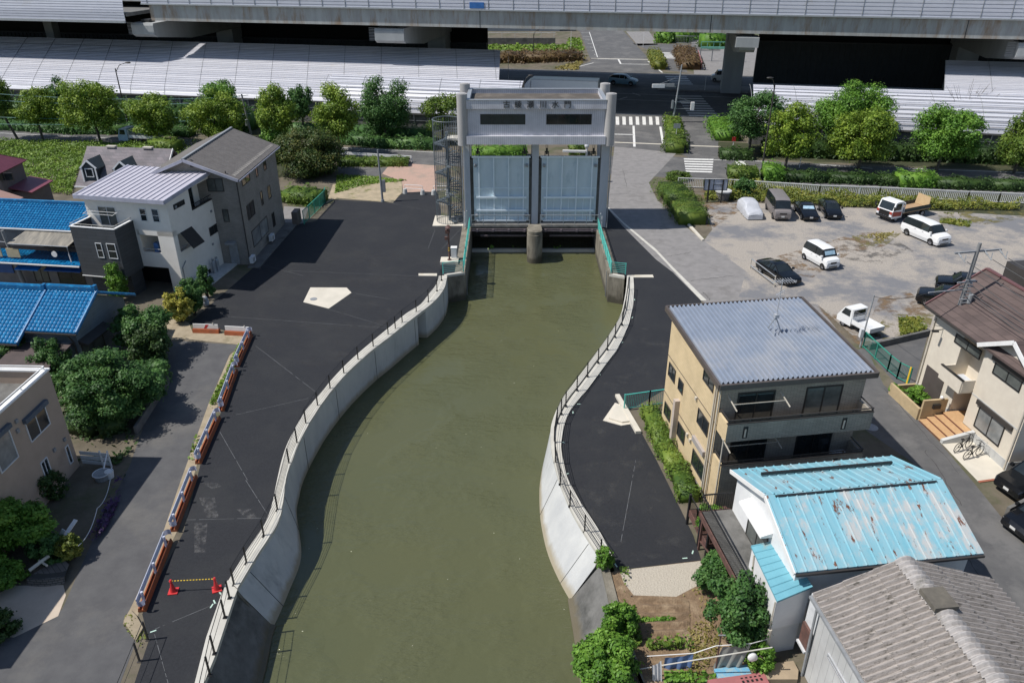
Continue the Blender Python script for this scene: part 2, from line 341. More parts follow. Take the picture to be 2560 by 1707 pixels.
# ------------------------------------------------------------------ palette
M=dict(
 earth=mat('earth',(.16,.135,.1),(.1,.085,.06),sc=.5,rough=1,bump=.4,bsc=12,c3=(.07,.08,.035),sc3=.15),
 newasph=mat('new_asphalt',(.026,.0275,.032),(.019,.02,.0235),sc=7,rough=.8,bump=.5,bsc=60,c3=(.032,.033,.035),sc3=.25,lo3=.45,hi3=.7,spec=.3),
 oldasph=mat('old_asphalt',(.115,.112,.11),(.085,.084,.085),sc=.7,rough=.9,bump=.4,bsc=40,c3=(.145,.14,.135),sc3=.22),
 alley=mat('alley_asphalt',(.1,.099,.1),(.075,.074,.077),sc=.9,rough=.9,bump=.4,bsc=45,c3=(.135,.128,.118),sc3=.2,lo3=.5,hi3=.7),
 concroad=mat('worn_concrete_road',(.245,.232,.224),(.195,.186,.18),sc=1.2,rough=.9,bump=.3,bsc=30,c3=(.17,.16,.152),sc3=.3,lo3=.55,hi3=.7),
 gravel=mat('gravel',(.4,.355,.305),(.26,.235,.205),sc=9,rough=1,bump=.8,bsc=9,c3=(.17,.17,.178),sc3=.12,lo3=.47,hi3=.58,detail=9),
 wallconc=mat('new_concrete',(.52,.52,.5),(.42,.425,.42),sc=.7,rough=.85,bump=.15,bsc=20,c3=(.27,.275,.275),sc3=.5,lo3=.55,hi3=.75,streak=(1,1,.35)),
 coping=mat('coping_concrete',(.55,.53,.47),(.46,.44,.39),sc=1.1,rough=.85,bump=.1,c3=(.36,.34,.29),sc3=.6,lo3=.6,hi3=.75),
 oldconc=mat('old_concrete',(.25,.225,.18),(.15,.135,.105),sc=1.0,rough=.95,bump=.4,bsc=14,c3=(.08,.07,.055),sc3=.6,lo3=.52,hi3=.66,streak=(1,1,.3)),
 darkconc=mat('weathered_concrete',(.17,.165,.155),(.11,.107,.1),sc=1.2,rough=.95,bump=.3,c3=(.06,.06,.055),sc3=.4,lo3=.52,hi3=.7),
 pad=mat('pad_concrete',(.62,.57,.48),(.54,.5,.42),sc=.8,rough=.9,c3=(.5,.42,.3),sc3=.4,lo3=.58,hi3=.7),
 white=mat('white_paint',(.8,.79,.77),(.72,.71,.69),sc=2,rough=.6),
 roadwhite=mat('road_paint',(.68,.67,.64),(.4,.4,.39),sc=3,rough=.8,lo=.5,hi=.72),
 black=mat('black_metal',(.012,.012,.013),rough=.45), darkgrey=mat('dark_grey',(.04,.042,.045),rough=.6),
 steel=mat('galvanised_steel',(.42,.44,.46),(.33,.35,.37),sc=4,rough=.45,metal=.4),
 greysteel=mat('grey_painted_steel',(.3,.31,.32),(.22,.23,.24),sc=3,rough=.5),
 teal=mat('teal_paint',(.1,.52,.44),(.08,.43,.37),sc=3,rough=.45),
 green=mat('green_mesh_paint',(.04,.3,.22),rough=.5),
 red=mat('cone_red',(.62,.035,.04),(.5,.03,.03),rough=.5), orange=mat('orange_plastic',(.36,.095,.03),(.25,.068,.027),sc=2,rough=.65,c3=(.13,.06,.035),sc3=1.2,lo3=.52,hi3=.72),
 rust=mat('rust_red_paint',(.15,.075,.06),(.09,.05,.042),sc=3,rough=.7),
 yellow=mat('yellow_paint',(.75,.5,.03),rough=.5), bark=mat('bark',(.07,.055,.04),(.035,.028,.02),sc=6,rough=1,bump=.6),
 bark2=mat('pale_bark',(.13,.115,.09),(.07,.06,.048),sc=6,rough=1,bump=.6),
 glassd=glass('dark_glass'), glassc=glass('curtained_glass',(.14,.15,.14),.12,(.06,.07,.068)), glassb=glass('blind_glass',(.3,.3,.29),.15,(.15,.16,.16)),
 frame=mat('bronze_frame',(.05,.045,.042),rough=.5), framew=mat('white_frame',(.7,.71,.72),rough=.5), framek=mat('black_frame',(.02,.02,.021),rough=.45),
 alu=mat('aluminium',(.55,.56,.58),(.46,.47,.49),sc=3,rough=.4,metal=.3),
 tyre=mat('tyre_rubber',(.014,.014,.014),rough=.9), chrome=mat('wheel_alloy',(.5,.5,.52),rough=.3,metal=.7),
 pipe=mat('pipe_paint',(.55,.5,.42),rough=.6), meter=mat('white_box_paint',(.66,.67,.68),(.55,.56,.57),sc=3,rough=.55),
 tan=mat('tan_kerb_concrete',(.36,.3,.21),(.27,.22,.15),sc=1.5,rough=.95,c3=(.2,.17,.1),sc3=.8,lo3=.55,hi3=.7),
 verge=mat('undergrowth_verge',(.05,.055,.022),(.03,.035,.015),sc=1.2,rough=1,bump=.8,bsc=6,c3=(.12,.1,.055),sc3=.3,lo3=.58,hi3=.72),  # dark green and brown ground cover
 pink=mat('pink_paving',(.46,.31,.245),(.38,.255,.2),sc=5,rough=.95,c3=(.33,.25,.2),sc3=.4),
 soil=mat('tilled_soil',(.235,.16,.095),(.15,.1,.06),sc=4,rough=1,bump=.9,bsc=14,c3=(.3,.22,.14),sc3=.6),
 sand=mat('bare_sand',(.42,.34,.23),(.3,.25,.17),sc=1.2,rough=1,bump=.5,bsc=14,c3=(.16,.16,.06),sc3=.35,lo3=.52,hi3=.62),
 rubble=mat('crushed_stone',(.5,.45,.37),(.34,.3,.24),sc=26,rough=1,bump=.9,bsc=10),
)
LEAF=dict(
 camphor=leafmat('camphor_leaves',(.045,.095,.015),(.11,.185,.025),(.22,.29,.045)),
 olive=leafmat('olive_leaves',(.055,.12,.012),(.16,.25,.024),(.32,.41,.05)),
 bright=leafmat('bright_leaves',(.045,.12,.015),(.11,.24,.027),(.22,.38,.055)),
 dark=leafmat('dark_leaves',(.018,.04,.011),(.038,.08,.018),(.08,.14,.032)),
 glossy=leafmat('glossy_leaves',(.024,.07,.018),(.06,.145,.033),(.14,.26,.065)),
 brownish=leafmat('rusty_leaves',(.024,.055,.012),(.055,.095,.02),(.16,.15,.035)),
 yellow=leafmat('yellow_leaves',(.2,.22,.03),(.45,.42,.07),(.68,.6,.16)),
 grass=leafmat('grass_blades',(.07,.13,.014),(.14,.24,.025),(.25,.35,.05)),
 dry=leafmat('dry_grass',(.12,.12,.03),(.26,.22,.06),(.36,.3,.11)),
 weed=leafmat('weed_leaves',(.06,.1,.018),(.17,.2,.03),(.32,.3,.06)),
 azalea=leafmat('azalea_leaves',(.035,.08,.012),(.09,.155,.022),(.17,.22,.035)),
 heather=leafmat('heather_leaves',(.07,.045,.02),(.14,.085,.04),(.2,.15,.06)),
 flower=leafmat('purple_flowers',(.05,.03,.07),(.1,.05,.15),(.05,.08,.03)),
)
def waterline(m,z0,c,h=.45):      # algae and tide stain along the foot of a wall
    nt=m.node_tree; b=nt.nodes['Principled BSDF']; L=nt.links.new; src=b.inputs['Base Color'].links[0].from_socket
    g=N(nt,'ShaderNodeNewGeometry'); sx=N(nt,'ShaderNodeSeparateXYZ'); L(g.outputs['Position'],sx.inputs[0]); mp=N(nt,'ShaderNodeMapping'); mp.inputs['Scale'].default_value=(1,1,.25); L(g.outputs['Position'],mp.inputs['Vector'])
    n=N(nt,'ShaderNodeTexNoise',_Scale=1.6,_Detail=8,_Roughness=.7); L(mp.outputs[0],n.inputs['Vector']); ma=N(nt,'ShaderNodeMath',operation='MULTIPLY_ADD'); L(n.outputs[0],ma.inputs[0]); ma.inputs[1].default_value=-1.3*h*2; L(sx.outputs[2],ma.inputs[2])
    r=N(nt,'ShaderNodeMapRange'); r.inputs[1].default_value=z0-.65*h; r.inputs[2].default_value=z0-.65*h+.4; r.inputs[3].default_value=.85; r.inputs[4].default_value=0; L(ma.outputs[0],r.inputs[0])
    mx=N(nt,'ShaderNodeMix',data_type='RGBA'); L(src,mx.inputs[6]); mx.inputs[7].default_value=c4(c); L(r.outputs[0],mx.inputs[0]); L(mx.outputs[2],b.inputs['Base Color'])
waterline(M['wallconc'],-2.5,(.3,.25,.16),.28); waterline(M['oldconc'],-2.5,(.05,.045,.03),.7); waterline(M['darkconc'],-2.5,(.12,.1,.06),.3)
# ------------------------------------------------------------------ water
WZ=-2.5
def water_material():
    m,nt,b=nodes('canal_water'); L=nt.links.new
    g=N(nt,'ShaderNodeNewGeometry')
    n=N(nt,'ShaderNodeTexNoise',_Scale=.06,_Detail=6,_Roughness=.6); L(g.outputs['Position'],n.inputs['Vector'])
    mx=N(nt,'ShaderNodeMix',data_type='RGBA'); mx.inputs[6].default_value=(.08,.09,.046,1); mx.inputs[7].default_value=(.106,.104,.045,1); L(n.outputs[0],mx.inputs[0])
    L(mx.outputs[2],b.inputs['Base Color']); b.inputs['Roughness'].default_value=.1; b.inputs['Specular IOR Level'].default_value=.5
    mp=N(nt,'ShaderNodeMapping'); mp.inputs['Scale'].default_value=(.5,1.4,1); mp.inputs['Rotation'].default_value=(0,0,.25); L(g.outputs['Position'],mp.inputs['Vector'])
    n1=N(nt,'ShaderNodeTexNoise',_Scale=2.2,_Detail=4,_Roughness=.6); L(mp.outputs[0],n1.inputs['Vector'])
    n2=N(nt,'ShaderNodeTexNoise',_Scale=.3,_Detail=3); L(g.outputs['Position'],n2.inputs['Vector'])
    mr=N(nt,'ShaderNodeMapRange'); mr.inputs[1].default_value=.42; mr.inputs[2].default_value=.62; mr.inputs[3].default_value=.15; mr.inputs[4].default_value=1; L(n2.outputs[0],mr.inputs[0])
    mu=N(nt,'ShaderNodeMath',operation='MULTIPLY'); L(n1.outputs[0],mu.inputs[0]); L(mr.outputs[0],mu.inputs[1])
    bp=N(nt,'ShaderNodeBump',_Strength=.6,_Distance=.25); L(mu.outputs[0],bp.inputs['Height']); L(bp.outputs[0],b.inputs['Normal'])
    return m
struct('canal_water',MB().sheet([(-45,-20),(45,-20),(45,92),(-45,92)],WZ),water_material())
# ------------------------------------------------------------------ quay edges
def px(L): return [G(*q) for q in L]
LT=px([('d1',90,612),('c3',1780,175),('c3',1742,240),('c3',1690,297),('c3',1605,367),('c3',1500,447),('c3',1380,545),('c3',1265,632),('c3',1150,733),('c3',1050,832),('c3',960,937),('c3',880,1042),('c3',815,1145),('c3',755,1250),('c3',708,1350),('c3',672,1450),('c3',630,1568),('c2',2165,320),('c2',1995,600),('c2',1840,862)])
LO=px([('c3',1735,93),('c3',1715,155),('c3',1665,220),('c3',1600,300),('c3',1480,378),('c3',1380,462),('c3',1262,560),('c3',1150,655),('c3',1055,742),('c3',955,850),('c3',868,955),('c3',785,1050),('c3',735,1125),('c3',690,1205),('c3',630,1325),('c3',590,1450),('c3',563,1568),('c2',2075,290),('c2',1900,570),('c2',1765,790)])
LT2=px([('c2',1840,862),('c2',1815,925),('c2',1670,1370),('c2',1590,1568)]); LO2=px([('c2',1765,790),('c2',1740,830),('c2',1600,1230),('c2',1515,1568)])
RT=px([('c4',838,138),('c4',830,240),('c4',812,350),('c4',790,440),('c4',740,535),('c4',680,628),('c4',607,733),('c4',525,842),('c4',445,952),('c4',355,1070),('c4',300,1165),('c4',262,1255),('c4',240,1340),('c4',240,1440),('c4',252,1540),('c7',262,120),('c7',300,230),('c7',370,390),('c7',470,560),('c7',563,700)])
RO=px([('c4',888,138),('c4',893,230),('c4',888,350),('c4',872,430),('c4',848,520),('c4',765,700),('c4',690,800),('c4',595,930),('c4',520,1030),('c4',450,1110),('c4',390,1195),('c4',350,1290),('c4',330,1400),('c4',322,1480),('c7',312,50),('c7',332,130),('c7',372,210),('c7',435,320),('c7',545,485),('c7',650,680)])
def end(a,b,yy): d=b-a; return b+d*((yy-b.y)/d.y)
LT2.append(end(LT2[-2],LT2[-1],8)); LO2.append(end(LO2[-2],LO2[-1],8))
RT2=px([('c7',563,730),('c7',640,1060),('c7',760,1330)]); RO2=px([('c7',610,700),('c7',700,1040),('c7',830,1430)])
RT2.append(end(RT2[-2],RT2[-1],8)); RO2.append(end(RO2[-2],RO2[-1],8))
nS=90
lt,lo,rt,ro=resample(LT,nS),resample(LO,nS),resample(RT,nS),resample(RO,nS)
def quay_wall(name,label,T,O,foot,side,skip=()):
    """coping in two levels, water face with batter given by foot, made as one wall"""
    n=len(T); base=T[n//2]; cop=MB(); face=MB(); zt=.22; zl=.1
    C=[];F=[]
    for i in range(n):
        o,t=O[i],T[i]; mid=o.lerp(t,.6); m2=o.lerp(t,.64)
        C+=[(o.x,o.y,-.4),(o.x,o.y,zl),(mid.x,mid.y,zl),(mid.x,mid.y,zl-.06),(m2.x,m2.y,zl-.06),(m2.x,m2.y,zt),(t.x,t.y,zt),(t.x,t.y,zt-.22)]
    k=8; cop.add(C,[(i*k+j,i*k+j+1,(i+1)*k+j+1,(i+1)*k+j) if side<0 else (i*k+j+1,i*k+j,(i+1)*k+j,(i+1)*k+j+1) for i in range(n-1) for j in range(k-1)])
    def q(i,zz,back=0):
        t,f=T[i],foot[i]; s=min(1,(zt-.22-zz)/(zt-.22-WZ)); p=t.lerp(Vector((f.x,f.y,0)),s)
        if back: d=(O[i]-T[i]).normalized(); p=p+d*back
        return (p.x,p.y,zz)
    for i in range(n-1):
        b0=1.1 if i in skip else 0
        if b0:
            A=[q(i,0,b0),q(i+1,0,b0),q(i+1,WZ-.6,b0),q(i,WZ-.6,b0)]; face.quad(*A)
            if i-1 not in skip: face.quad(q(i,0),q(i,0,b0),q(i,WZ-.6,b0),q(i,WZ-.6))
            if i+1 not in skip: face.quad(q(i+1,0),q(i+1,0,b0),q(i+1,WZ-.6,b0),q(i+1,WZ-.6))
            face.quad(q(i,0),q(i+1,0),q(i+1,0,b0),q(i,0,b0))
        else:
            for za,zb in ((0,-1.25),(-1.25,WZ),(WZ,WZ-.6)): face.quad(q(i,za),q(i+1,za),q(i+1,zb),q(i,zb))
    # expansion joints
    jm=MB()
    for i in range(8,n-2,13):
        if i in skip: continue
        a,b=Vector(q(i,-.02)),Vector(q(i,WZ)); nrm=(T[i]-O[i]).normalized()*.012
        jm.bar(a+nrm,b+nrm,.02,.02)
    return wthing([('coping',cop,M['coping']),('water_face',face,M['wallconc']),('expansion_joint',jm,M['darkgrey'])],name,label,'quay wall',base)
footL=[Vector(p) for p in lt]; footR=[Vector(p) for p in rt]
fL=G('c2',2115,1130,WZ); 
for i in range(nS):
    s=max(0,(i/(nS-1)-.70)/.30); s=s*s*(3-2*s)
    if s>0: footL[i]=lt[i].lerp(fL,s) if i==nS-1 else lt[i]+(fL-lt[-1])*s
fR=G('c7',352,985,WZ)
for i in range(nS):
    s=max(0,(i/(nS-1)-.52)/.48); s=s*s*(3-2*s)
    footR[i]=rt[i]+(fR-rt[-1])*s
    footR[i].z=0
for p in footL: p.z=0
quay_wall('quay_wall','new pale concrete quay wall with a slot opening, curving along the left bank','x' and lt,lo,footL,-1,skip=(17,18,19,20)) if False else quay_wall('quay_wall','new pale concrete quay wall with a slot opening, curving along the left bank',lt,lo,footL,-1,skip=(17,18,19))
quay_wall('quay_wall','new pale concrete quay wall curving along the right bank with a wide sloping end',rt,ro,footR,1)
def old_wall(label,T,O,foot,top):
    c=MB(); f=MB(); n=len(T)
    for i in range(n-1):
        a,b,oa,ob=T[i],T[i+1],O[i],O[i+1]; fa,fb=foot[i],foot[i+1]
        c.hexa([(oa.x,oa.y,-.5),(a.x,a.y,-.5),(b.x,b.y,-.5),(ob.x,ob.y,-.5),(oa.x,oa.y,top),(a.x,a.y,top),(b.x,b.y,top),(ob.x,ob.y,top)])
        f.quad((a.x,a.y,-.1),(b.x,b.y,-.1),(fb.x,fb.y,WZ),(fa.x,fa.y,WZ))
        for ww,zz in ((.16,.03),): 
            pa=a.lerp(Vector((fa.x,fa.y,0)),.06); pb=b.lerp(Vector((fb.x,fb.y,0)),.06)
        k_=-.45 if fa.x<0 else .45
        for q_ in (0,): f.hexa([(fa.x+k_,fa.y,WZ-.8),(fa.x-.12*(1 if k_<0 else -1)*-1,fa.y,WZ-.8),(fb.x-.12*(1 if k_<0 else -1)*-1,fb.y,WZ-.8),(fb.x+k_,fb.y,WZ-.8),(fa.x+k_,fa.y,WZ+.28),(fa.x-.12*(1 if k_<0 else -1)*-1,fa.y,WZ+.12),(fb.x-.12*(1 if k_<0 else -1)*-1,fb.y,WZ+.12),(fb.x+k_,fb.y,WZ+.28)])
        if 0: f.hexa([(fa.x-.0,fa.y,WZ-.8),(fa.x+.5*(1 if fa.x<0 else -1),fa.y,WZ-.8),(fb.x+.5*(1 if fb.x<0 else -1),fb.y,WZ-.8),(fb.x,fb.y,WZ-.8),(fa.x,fa.y,WZ+.15),(fa.x+.5*(1 if fa.x<0 else -1),fa.y,WZ+.15),(fb.x+.5*(1 if fb.x<0 else -1),fb.y,WZ+.15),(fb.x,fb.y,WZ+.15)])
    return wthing([('coping',c,M['oldconc'] if T[0].x>0 else M['coping']),('water_face',f,M['darkconc'])],'old_quay_wall',label,'quay wall',T[0])
fl2=[fL,G('c2',2090,1200,WZ),G('c2',2040,1450,WZ),G('c2',2010,1568,WZ)]; fl2.append(end(fl2[-2],fl2[-1],8))
old_wall('older grey quay wall with sloping face, continuing the left bank towards the viewer',LT2,LO2,fl2,.16)
fr2=[fR,G('c7',395,1240,WZ),G('c7',440,1568,WZ)]; fr2.append(end(fr2[-2],fr2[-1],8))
old_wall('older stained quay wall with sloping apron, beside the vegetable plot on the right bank',RT2,RO2,fr2,.1)
# wing between new and old wall
def wing(label,a,b,c):
    m=MB(); n=(b-a).normalized().cross(Vector((0,0,1)))*.35
    A=[(a.x,a.y,.1),(b.x,b.y,WZ-.5),(a.x,a.y,WZ-.5)]
    P=[Vector(p) for p in A]; Qn=[p+n for p in P]
    m.add([tuple(p) for p in P+Qn],[(0,1,2),(5,4,3),(0,3,4,1),(1,4,5,2),(2,5,3,0)])
    return wthing([('slab',m,c)],'wing_wall',label,'wall',a)
wing('raw sloping concrete edge where the new left quay wall meets the old one',lt[-1],fL,M['oldconc'])
wing('brown sloping concrete edge where the new right quay wall meets the old one',rt[-1],fR,M['oldconc'])
# ------------------------------------------------------------------ ground
gb=MB()
lb=[(p.x,p.y) for p in lo]+[(p.x,p.y) for p in LO2[1:]]
gb.sheet(lb+[(lb[-1][0],-5),(-420,-5),(-420,420),(-5.3,420),(-5.3,65.3)],0)
rb=[(p.x,p.y) for p in ro]+[(p.x,p.y) for p in RO2[1:]]
gb.sheet(rb+[(rb[-1][0],-5),(420,-5),(420,420),(9.9,420),(9.9,65.2)],0)
gb.sheet([(-5.3,82.4),(9.9,82.4),(9.9,420),(-5.3,420)],0)
struct('ground',gb,M['earth'])
Z1,Z2,Z3,Z4,Z5=.004,.008,.012,.016,.020
def area(name,pts,z,m): return struct(name,MB().sheet([(p.x,p.y) for p in pts],z),m)
xy=lambda L:[Vector((a,b,0)) for a,b in L]
# left quay asphalt
barL=px([('c1',1455,330),('c1',1935,430),('c1',1800,700),('c1',1690,1040),('c1',1540,1420),('c2',1420,400),('c2',1250,720),('c2',1100,1035),('c2',1150,1240),('c2',1040,1568)])
area('quay_asphalt',px([('z2b',725,434),('z2b',1250,463),('z2b',1310,395),('z2b',1345,372),('z2b',1530,362),('z2b',1655,368),('z2b',1700,640),('z2b',1885,650)])+xy([(-4.75,79),(-4.75,65.6),(-6.2,65.4)])+lo+LO2[1:]+[end(barL[-2],barL[-1],8)]+barL[::-1]+px([('c1',1560,240),('z2b',0,1035),('z2b',380,660),('z2b',545,630)]),Z3,M['newasph'])
# right quay asphalt
area('quay_asphalt',xy([(9.6,65.2),(9.6,81)])+px([('tw',1385,985),('tw',1500,1120),('tw',1742,1362),('Z4',160,1150),('Z4',430,1420)])+[G('c5',330,300)]+px([('c4',1180,900),('c4',1145,1010),('c4',850,1180),('c4',905,1360),('c4',945,1340),('c7',960,0),('c7',1220,530),('c7',1275,705),('c7',690,772)])+ro[::-1],Z3,M['newasph'])
# concrete road to the junction
CR=px([('tw',1385,985),('tw',1500,1120),('tw',1742,1362),('Z4',430,1420),('c5',520,180),('c5',1300,480)])
area('concrete_road',px([('tw',1385,985),('f',1400,440),('f',1412,330),('f',1560,345),('f',1490,420),('f',1510,460),('f',1580,525),('Z4',455,850),('Z4',860,1140),('c5',560,60),('c5',1090,110),('c5',1420,540),('c5',1420,640)])+px([('c5',900,400),('Z4',430,1420),('tw',1742,1362),('tw',1500,1120)]),Z2,M['concroad'])
area('road_gutter',px([('tw',1385,985),('tw',1505,1105),('Z4',0,958),('Z4',430,1420),('Z4',485,1420),('Z4',170,1110),('Z4',0,930),('tw',1510,1095),('tw',1400,985)]),Z4,M['coping'])
# side street on the right running down past the houses
area('side_street',px([('c5',1290,440),('c5',1420,400),('c6',230,850),('c6',520,1150),('c6',700,1360),('c6',975,1700)])+xy([(46,14),(20,8)])+px([('c8',1400,1500),('c8',1300,700),('c8',1250,150),('c5',1330,900)]),Z2+.0026,M['oldasph'])
# alley on the left
area('alley',px([('c1',1180,480),('c1',1420,470),('c1',1860,500),('c1',1770,560),('c1',1600,960),('c1',1400,1540),('c2',1180,640),('c2',950,1110),('c2',1050,1250),('c2',930,1568)])+xy([(-14,5),(-46,5),(-46,22)])+px([('c2',0,1200),('c2',480,1000),('c2',700,500),('c2',880,130),('c1',1000,1420),('c1',1180,900),('c1',1290,560)]),Z1,M['alley'])
area('kerb_strip',px([('c1',1860,500),('c1',1905,440),('c1',1770,700),('c1',1520,1400),('c2',1390,350),('c2',1085,1000),('c2',1060,1060),('c2',950,1110),('c2',1180,640),('c1',1390,1540),('c1',1600,960),('c1',1765,580)]),Z2+.002,M['tan'])
struct('kerb',MB().prism([(p.x,p.y) for p in px([('c2',960,1100),('c2',1010,1010),('c2',1060,1060),('c2',1110,1150),('c2',1055,1250)])],0,.12),M['tan'])
area('kerb_strip',px([('c1',1455,335),('c1',1480,400),('c1',1870,420),('c1',1860,500),('c1',1450,455)]),Z3,M['tan'])
area('house_forecourt',px([('c1',1280,280),('c1',1350,270),('c1',1455,330),('c1',1450,450),('c1',1290,465)]),Z3,M['tan'])
area('concrete_apron',px([('c2',-60,900),('c2',110,815),('c2',490,810),('c2',510,890),('c2',450,1050),('c2',110,1215),('c2',-60,1210)]),Z3,mat('warm_concrete',(.52,.43,.34),(.44,.365,.29),sc=1.2,rough=.9))
# gravel car park
area('car_park',px([('Z4',440,500),('Z4',540,740),('Z4',455,850),('Z4',860,1140),('c5',560,60),('c5',1090,110),('c5',1420,400),('c6',170,640),('c6',460,570)])+xy([(70,45),(120,50)])+px([('Z5',1950,560),('Z5',1100,560),('Z5',230,530),('Z4',760,480)]),Z1,M['gravel'])
# old yards
area('side_yard',px([('c6',110,640),('c6',170,650),('c6',470,570),('c6',395,840),('c6',300,850)]),Z1,M['oldasph'])
area('yard_asphalt',px([('z2b',255,495),('z2b',480,510),('z2b',430,660),('z2b',370,655),('z2b',240,640)]),Z1,M['concroad'])
area('bare_ground',px([('z2b',740,420),('z2b',640,470),('z2b',700,300),('z2b',1000,240),('z2b',1330,260),('z2b',1330,370),('z2b',1250,463)]),Z2,M['sand'])
area('pink_pavement',px([('z2b',1150,200),('z2b',1200,140),('z2b',1410,108),('z2b',1640,125),('z2b',1650,362),('z2b',1345,372),('z2b',1330,270)]),Z2,M['pink'])
area('footpath',px([('z2b',745,130),('z2b',1130,145),('z2b',1200,142),('z2b',1150,200),('z2b',1060,235),('z2b',750,190)]),Z1,M['oldasph'])
area('crushed_stone',px([('c7',700,775),('c7',1275,708),('c7',1290,860),('c7',1100,960),('c7',800,950),('c7',730,860)]),Z2,M['rubble'])
area('soil_bed',px([('c7',610,790),('c7',700,775),('c7',1300,700),('c7',1700,900),('c7',1700,1568),('c7',830,1568)]),Z1,M['soil'])
# pads
def padthing(name,label,pts,z): 
    b=pts[0]; m=MB().prism([(p.x,p.y) for p in pts],0,z); return tag(absobj(name,m,M['pad'],(b.x,b.y,0)),label,'concrete pad')
padthing('concrete_pad','five-sided pale concrete pad with a round manhole in the left quay asphalt',px([('c3',802,172),('c3',1065,173),('c3',1100,210),('c3',935,325),('c3',750,278)]),.03)
def manhole(label,c,r): 
    o=obj('manhole_cover',MB().cyl((0,0),r,.0,.022,24),M['greysteel'],loc=tuple(c)); return tag(o,label,'manhole')
c=G('c3',825,257); c.z=.03; manhole('round iron manhole cover set in the five-sided pale pad',c,.3)
c=G('c6',165,1077); c.z=Z2; manhole('round iron manhole cover in the side street by the brown apartment house',c,.42)
padthing('concrete_pad','five-sided pale concrete pad beside the teal fence on the right quay',px([('c4',745,1122),('c4',795,1140),('c4',890,1285),('c4',795,1300),('c4',650,1260)]),.05)
padthing('concrete_pad','low five-sided slab standing on the right quay pad',px([('c4',755,1143),('c4',800,1165),('c4',865,1275),('c4',800,1283),('c4',695,1252)]),.16)
padthing('concrete_kerb','long diagonal pale kerb beside the pad on the right quay',px([('c4',745,1070),('c4',778,1068),('c4',950,1360),('c4',905,1362)]),.2)
padthing('concrete_kerb','short pale concrete strip from the left teal railing into the asphalt',px([('z2b',1482,1112),('z2b',1650,1112),('z2b',1650,1134),('z2b',1482,1132)]),.06)
padthing('concrete_kerb','short pale concrete strip from the right teal railing into the asphalt',px([('c4',850,122),('c4',1040,120),('c4',1048,140),('c4',850,140)]),.06)
# chalk lines
ck=MB()
for (a,b) in [(('c3',405,595),('c3',835,925)),(('c3',260,1095),('c3',830,965)),(('c3',145,1220),('c3',345,1568)),(('c3',170,380),('c3',1390,468)),(('c3',920,325),('c3',1400,468)),(('c2',1900,0),('c2',2085,290)),(('c2',1440,307),('c2',2080,292)),(('c2',1200,1150),('c2',1680,950)),(('c2',1195,1190),('c2',1300,1568)),(('z2b',1570,880),('z2b',1632,712)),(('z2b',1690,890),('z2b',1878,690)),(('c7',705,600),('c7',815,0)),(('z2b',1240,470),('z2b',1560,535)),(('z2b',60,1030),('z2b',430,1130)),(('c3',640,50),('c3',1590,88)),(('c3',1100,210),('c3',1400,260))]:
    A,B=G(*a),G(*b); d=(B-A).normalized(); p=Vector((-d.y,d.x,0))*.009
    segs=26
    for i in range(segs):
        if random.random()<.93:
            u,v_=A.lerp(B,i/segs),A.lerp(B,(i+1.0)/segs); ck.quad((u-p)+Vector((0,0,Z4)),(v_-p)+Vector((0,0,Z4)),(v_+p)+Vector((0,0,Z4)),(u+p)+Vector((0,0,Z4)))
struct('chalk_lines',ck,mat('chalk',(.22,.23,.24),(.1,.1,.1),sc=2,rough=1))
# scuffs on the new asphalt
sc_=MB()
def scuff(k,x0,y0,x1,y1,nst,slope=.1):
    for i in range(nst):
        t=i/nst; A=G(k,x0+(x1-x0)*t,y0); B=G(k,x0+(x1-x0)*(t+.6/nst)+slope*(y1-y0),y1)
        d=(B-A); 
        C=G(k,x0+(x1-x0)*(t+.75/nst),y0); D=G(k,x0+(x1-x0)*(t+1.2/nst)+slope*(y1-y0),y1)
        sc_.quad(*[p+Vector((0,0,Z4+.003)) for p in (A,C,D,B)])
for a in [('c2',1560,20,1720,70,4,-.3),('c2',1540,135,1700,290,3,-.25),('c2',1830,225,1980,300,3,-.2),('c2',1500,330,1640,560,3,-.35)]: scuff(*(a[:5]+(1,)+a[6:]))
def scuffmat():
    m,nt,b=nodes('dusty_scuff'); L=nt.links.new
    g=N(nt,'ShaderNodeNewGeometry'); n=N(nt,'ShaderNodeTexNoise',_Scale=2.2,_Detail=8,_Roughness=.75); L(g.outputs['Position'],n.inputs['Vector'])
    r=N(nt,'ShaderNodeMapRange'); r.inputs[1].default_value=.45; r.inputs[2].default_value=.7; r.inputs[3].default_value=0; r.inputs[4].default_value=.6; L(n.outputs[0],r.inputs[0])
    L(r.outputs[0],b.inputs['Alpha']); b.inputs['Base Color'].default_value=(.2,.195,.19,1); b.inputs['Roughness'].default_value=1; return m
struct('dust_marks',sc_,scuffmat())
# ------------------------------------------------------------------ railings along the quay
def fence_posts(name,label,pts,top,wires,pm,group=None,r=.035,arm=0,cat='railing'):
    b=pts[0].copy(); b.z=0; root=thing(name,label,cat,tuple(b)); 
    for p in pts:
        q=p-b; m=MB(); m.bar((q.x,q.y,q.z),(q.x,q.y,q.z+top),r*2); m.box(q.x-.09,q.x+.09,q.y-.09,q.y+.09,q.z,q.z+.03); obj('post',m,pm,root)
    for zf in wires:
        m=MB(); m.tube([(p.x-b.x,p.y-b.y,p.z-b.z+top*zf) for p in pts],.012 if zf<.95 else .018,4); obj('wire',m,pm,root)
    return root
LP=px([('c3',1755,128),('c3',1722,205),('c3',1660,285),('c3',1572,362),('c3',1470,440),('c3',1420,485),('c3',1368,527),('c3',1260,615),('c3',1150,710),('c3',1047,810),('c3',948,920),('c3',857,1045),('c3',772,1175),('c3',708,1317),('c3',650,1465),('c2',2150,250),('c2',2045,450),('c2',1912,662),('c2',1815,828)])
for p in LP: p.z=.14
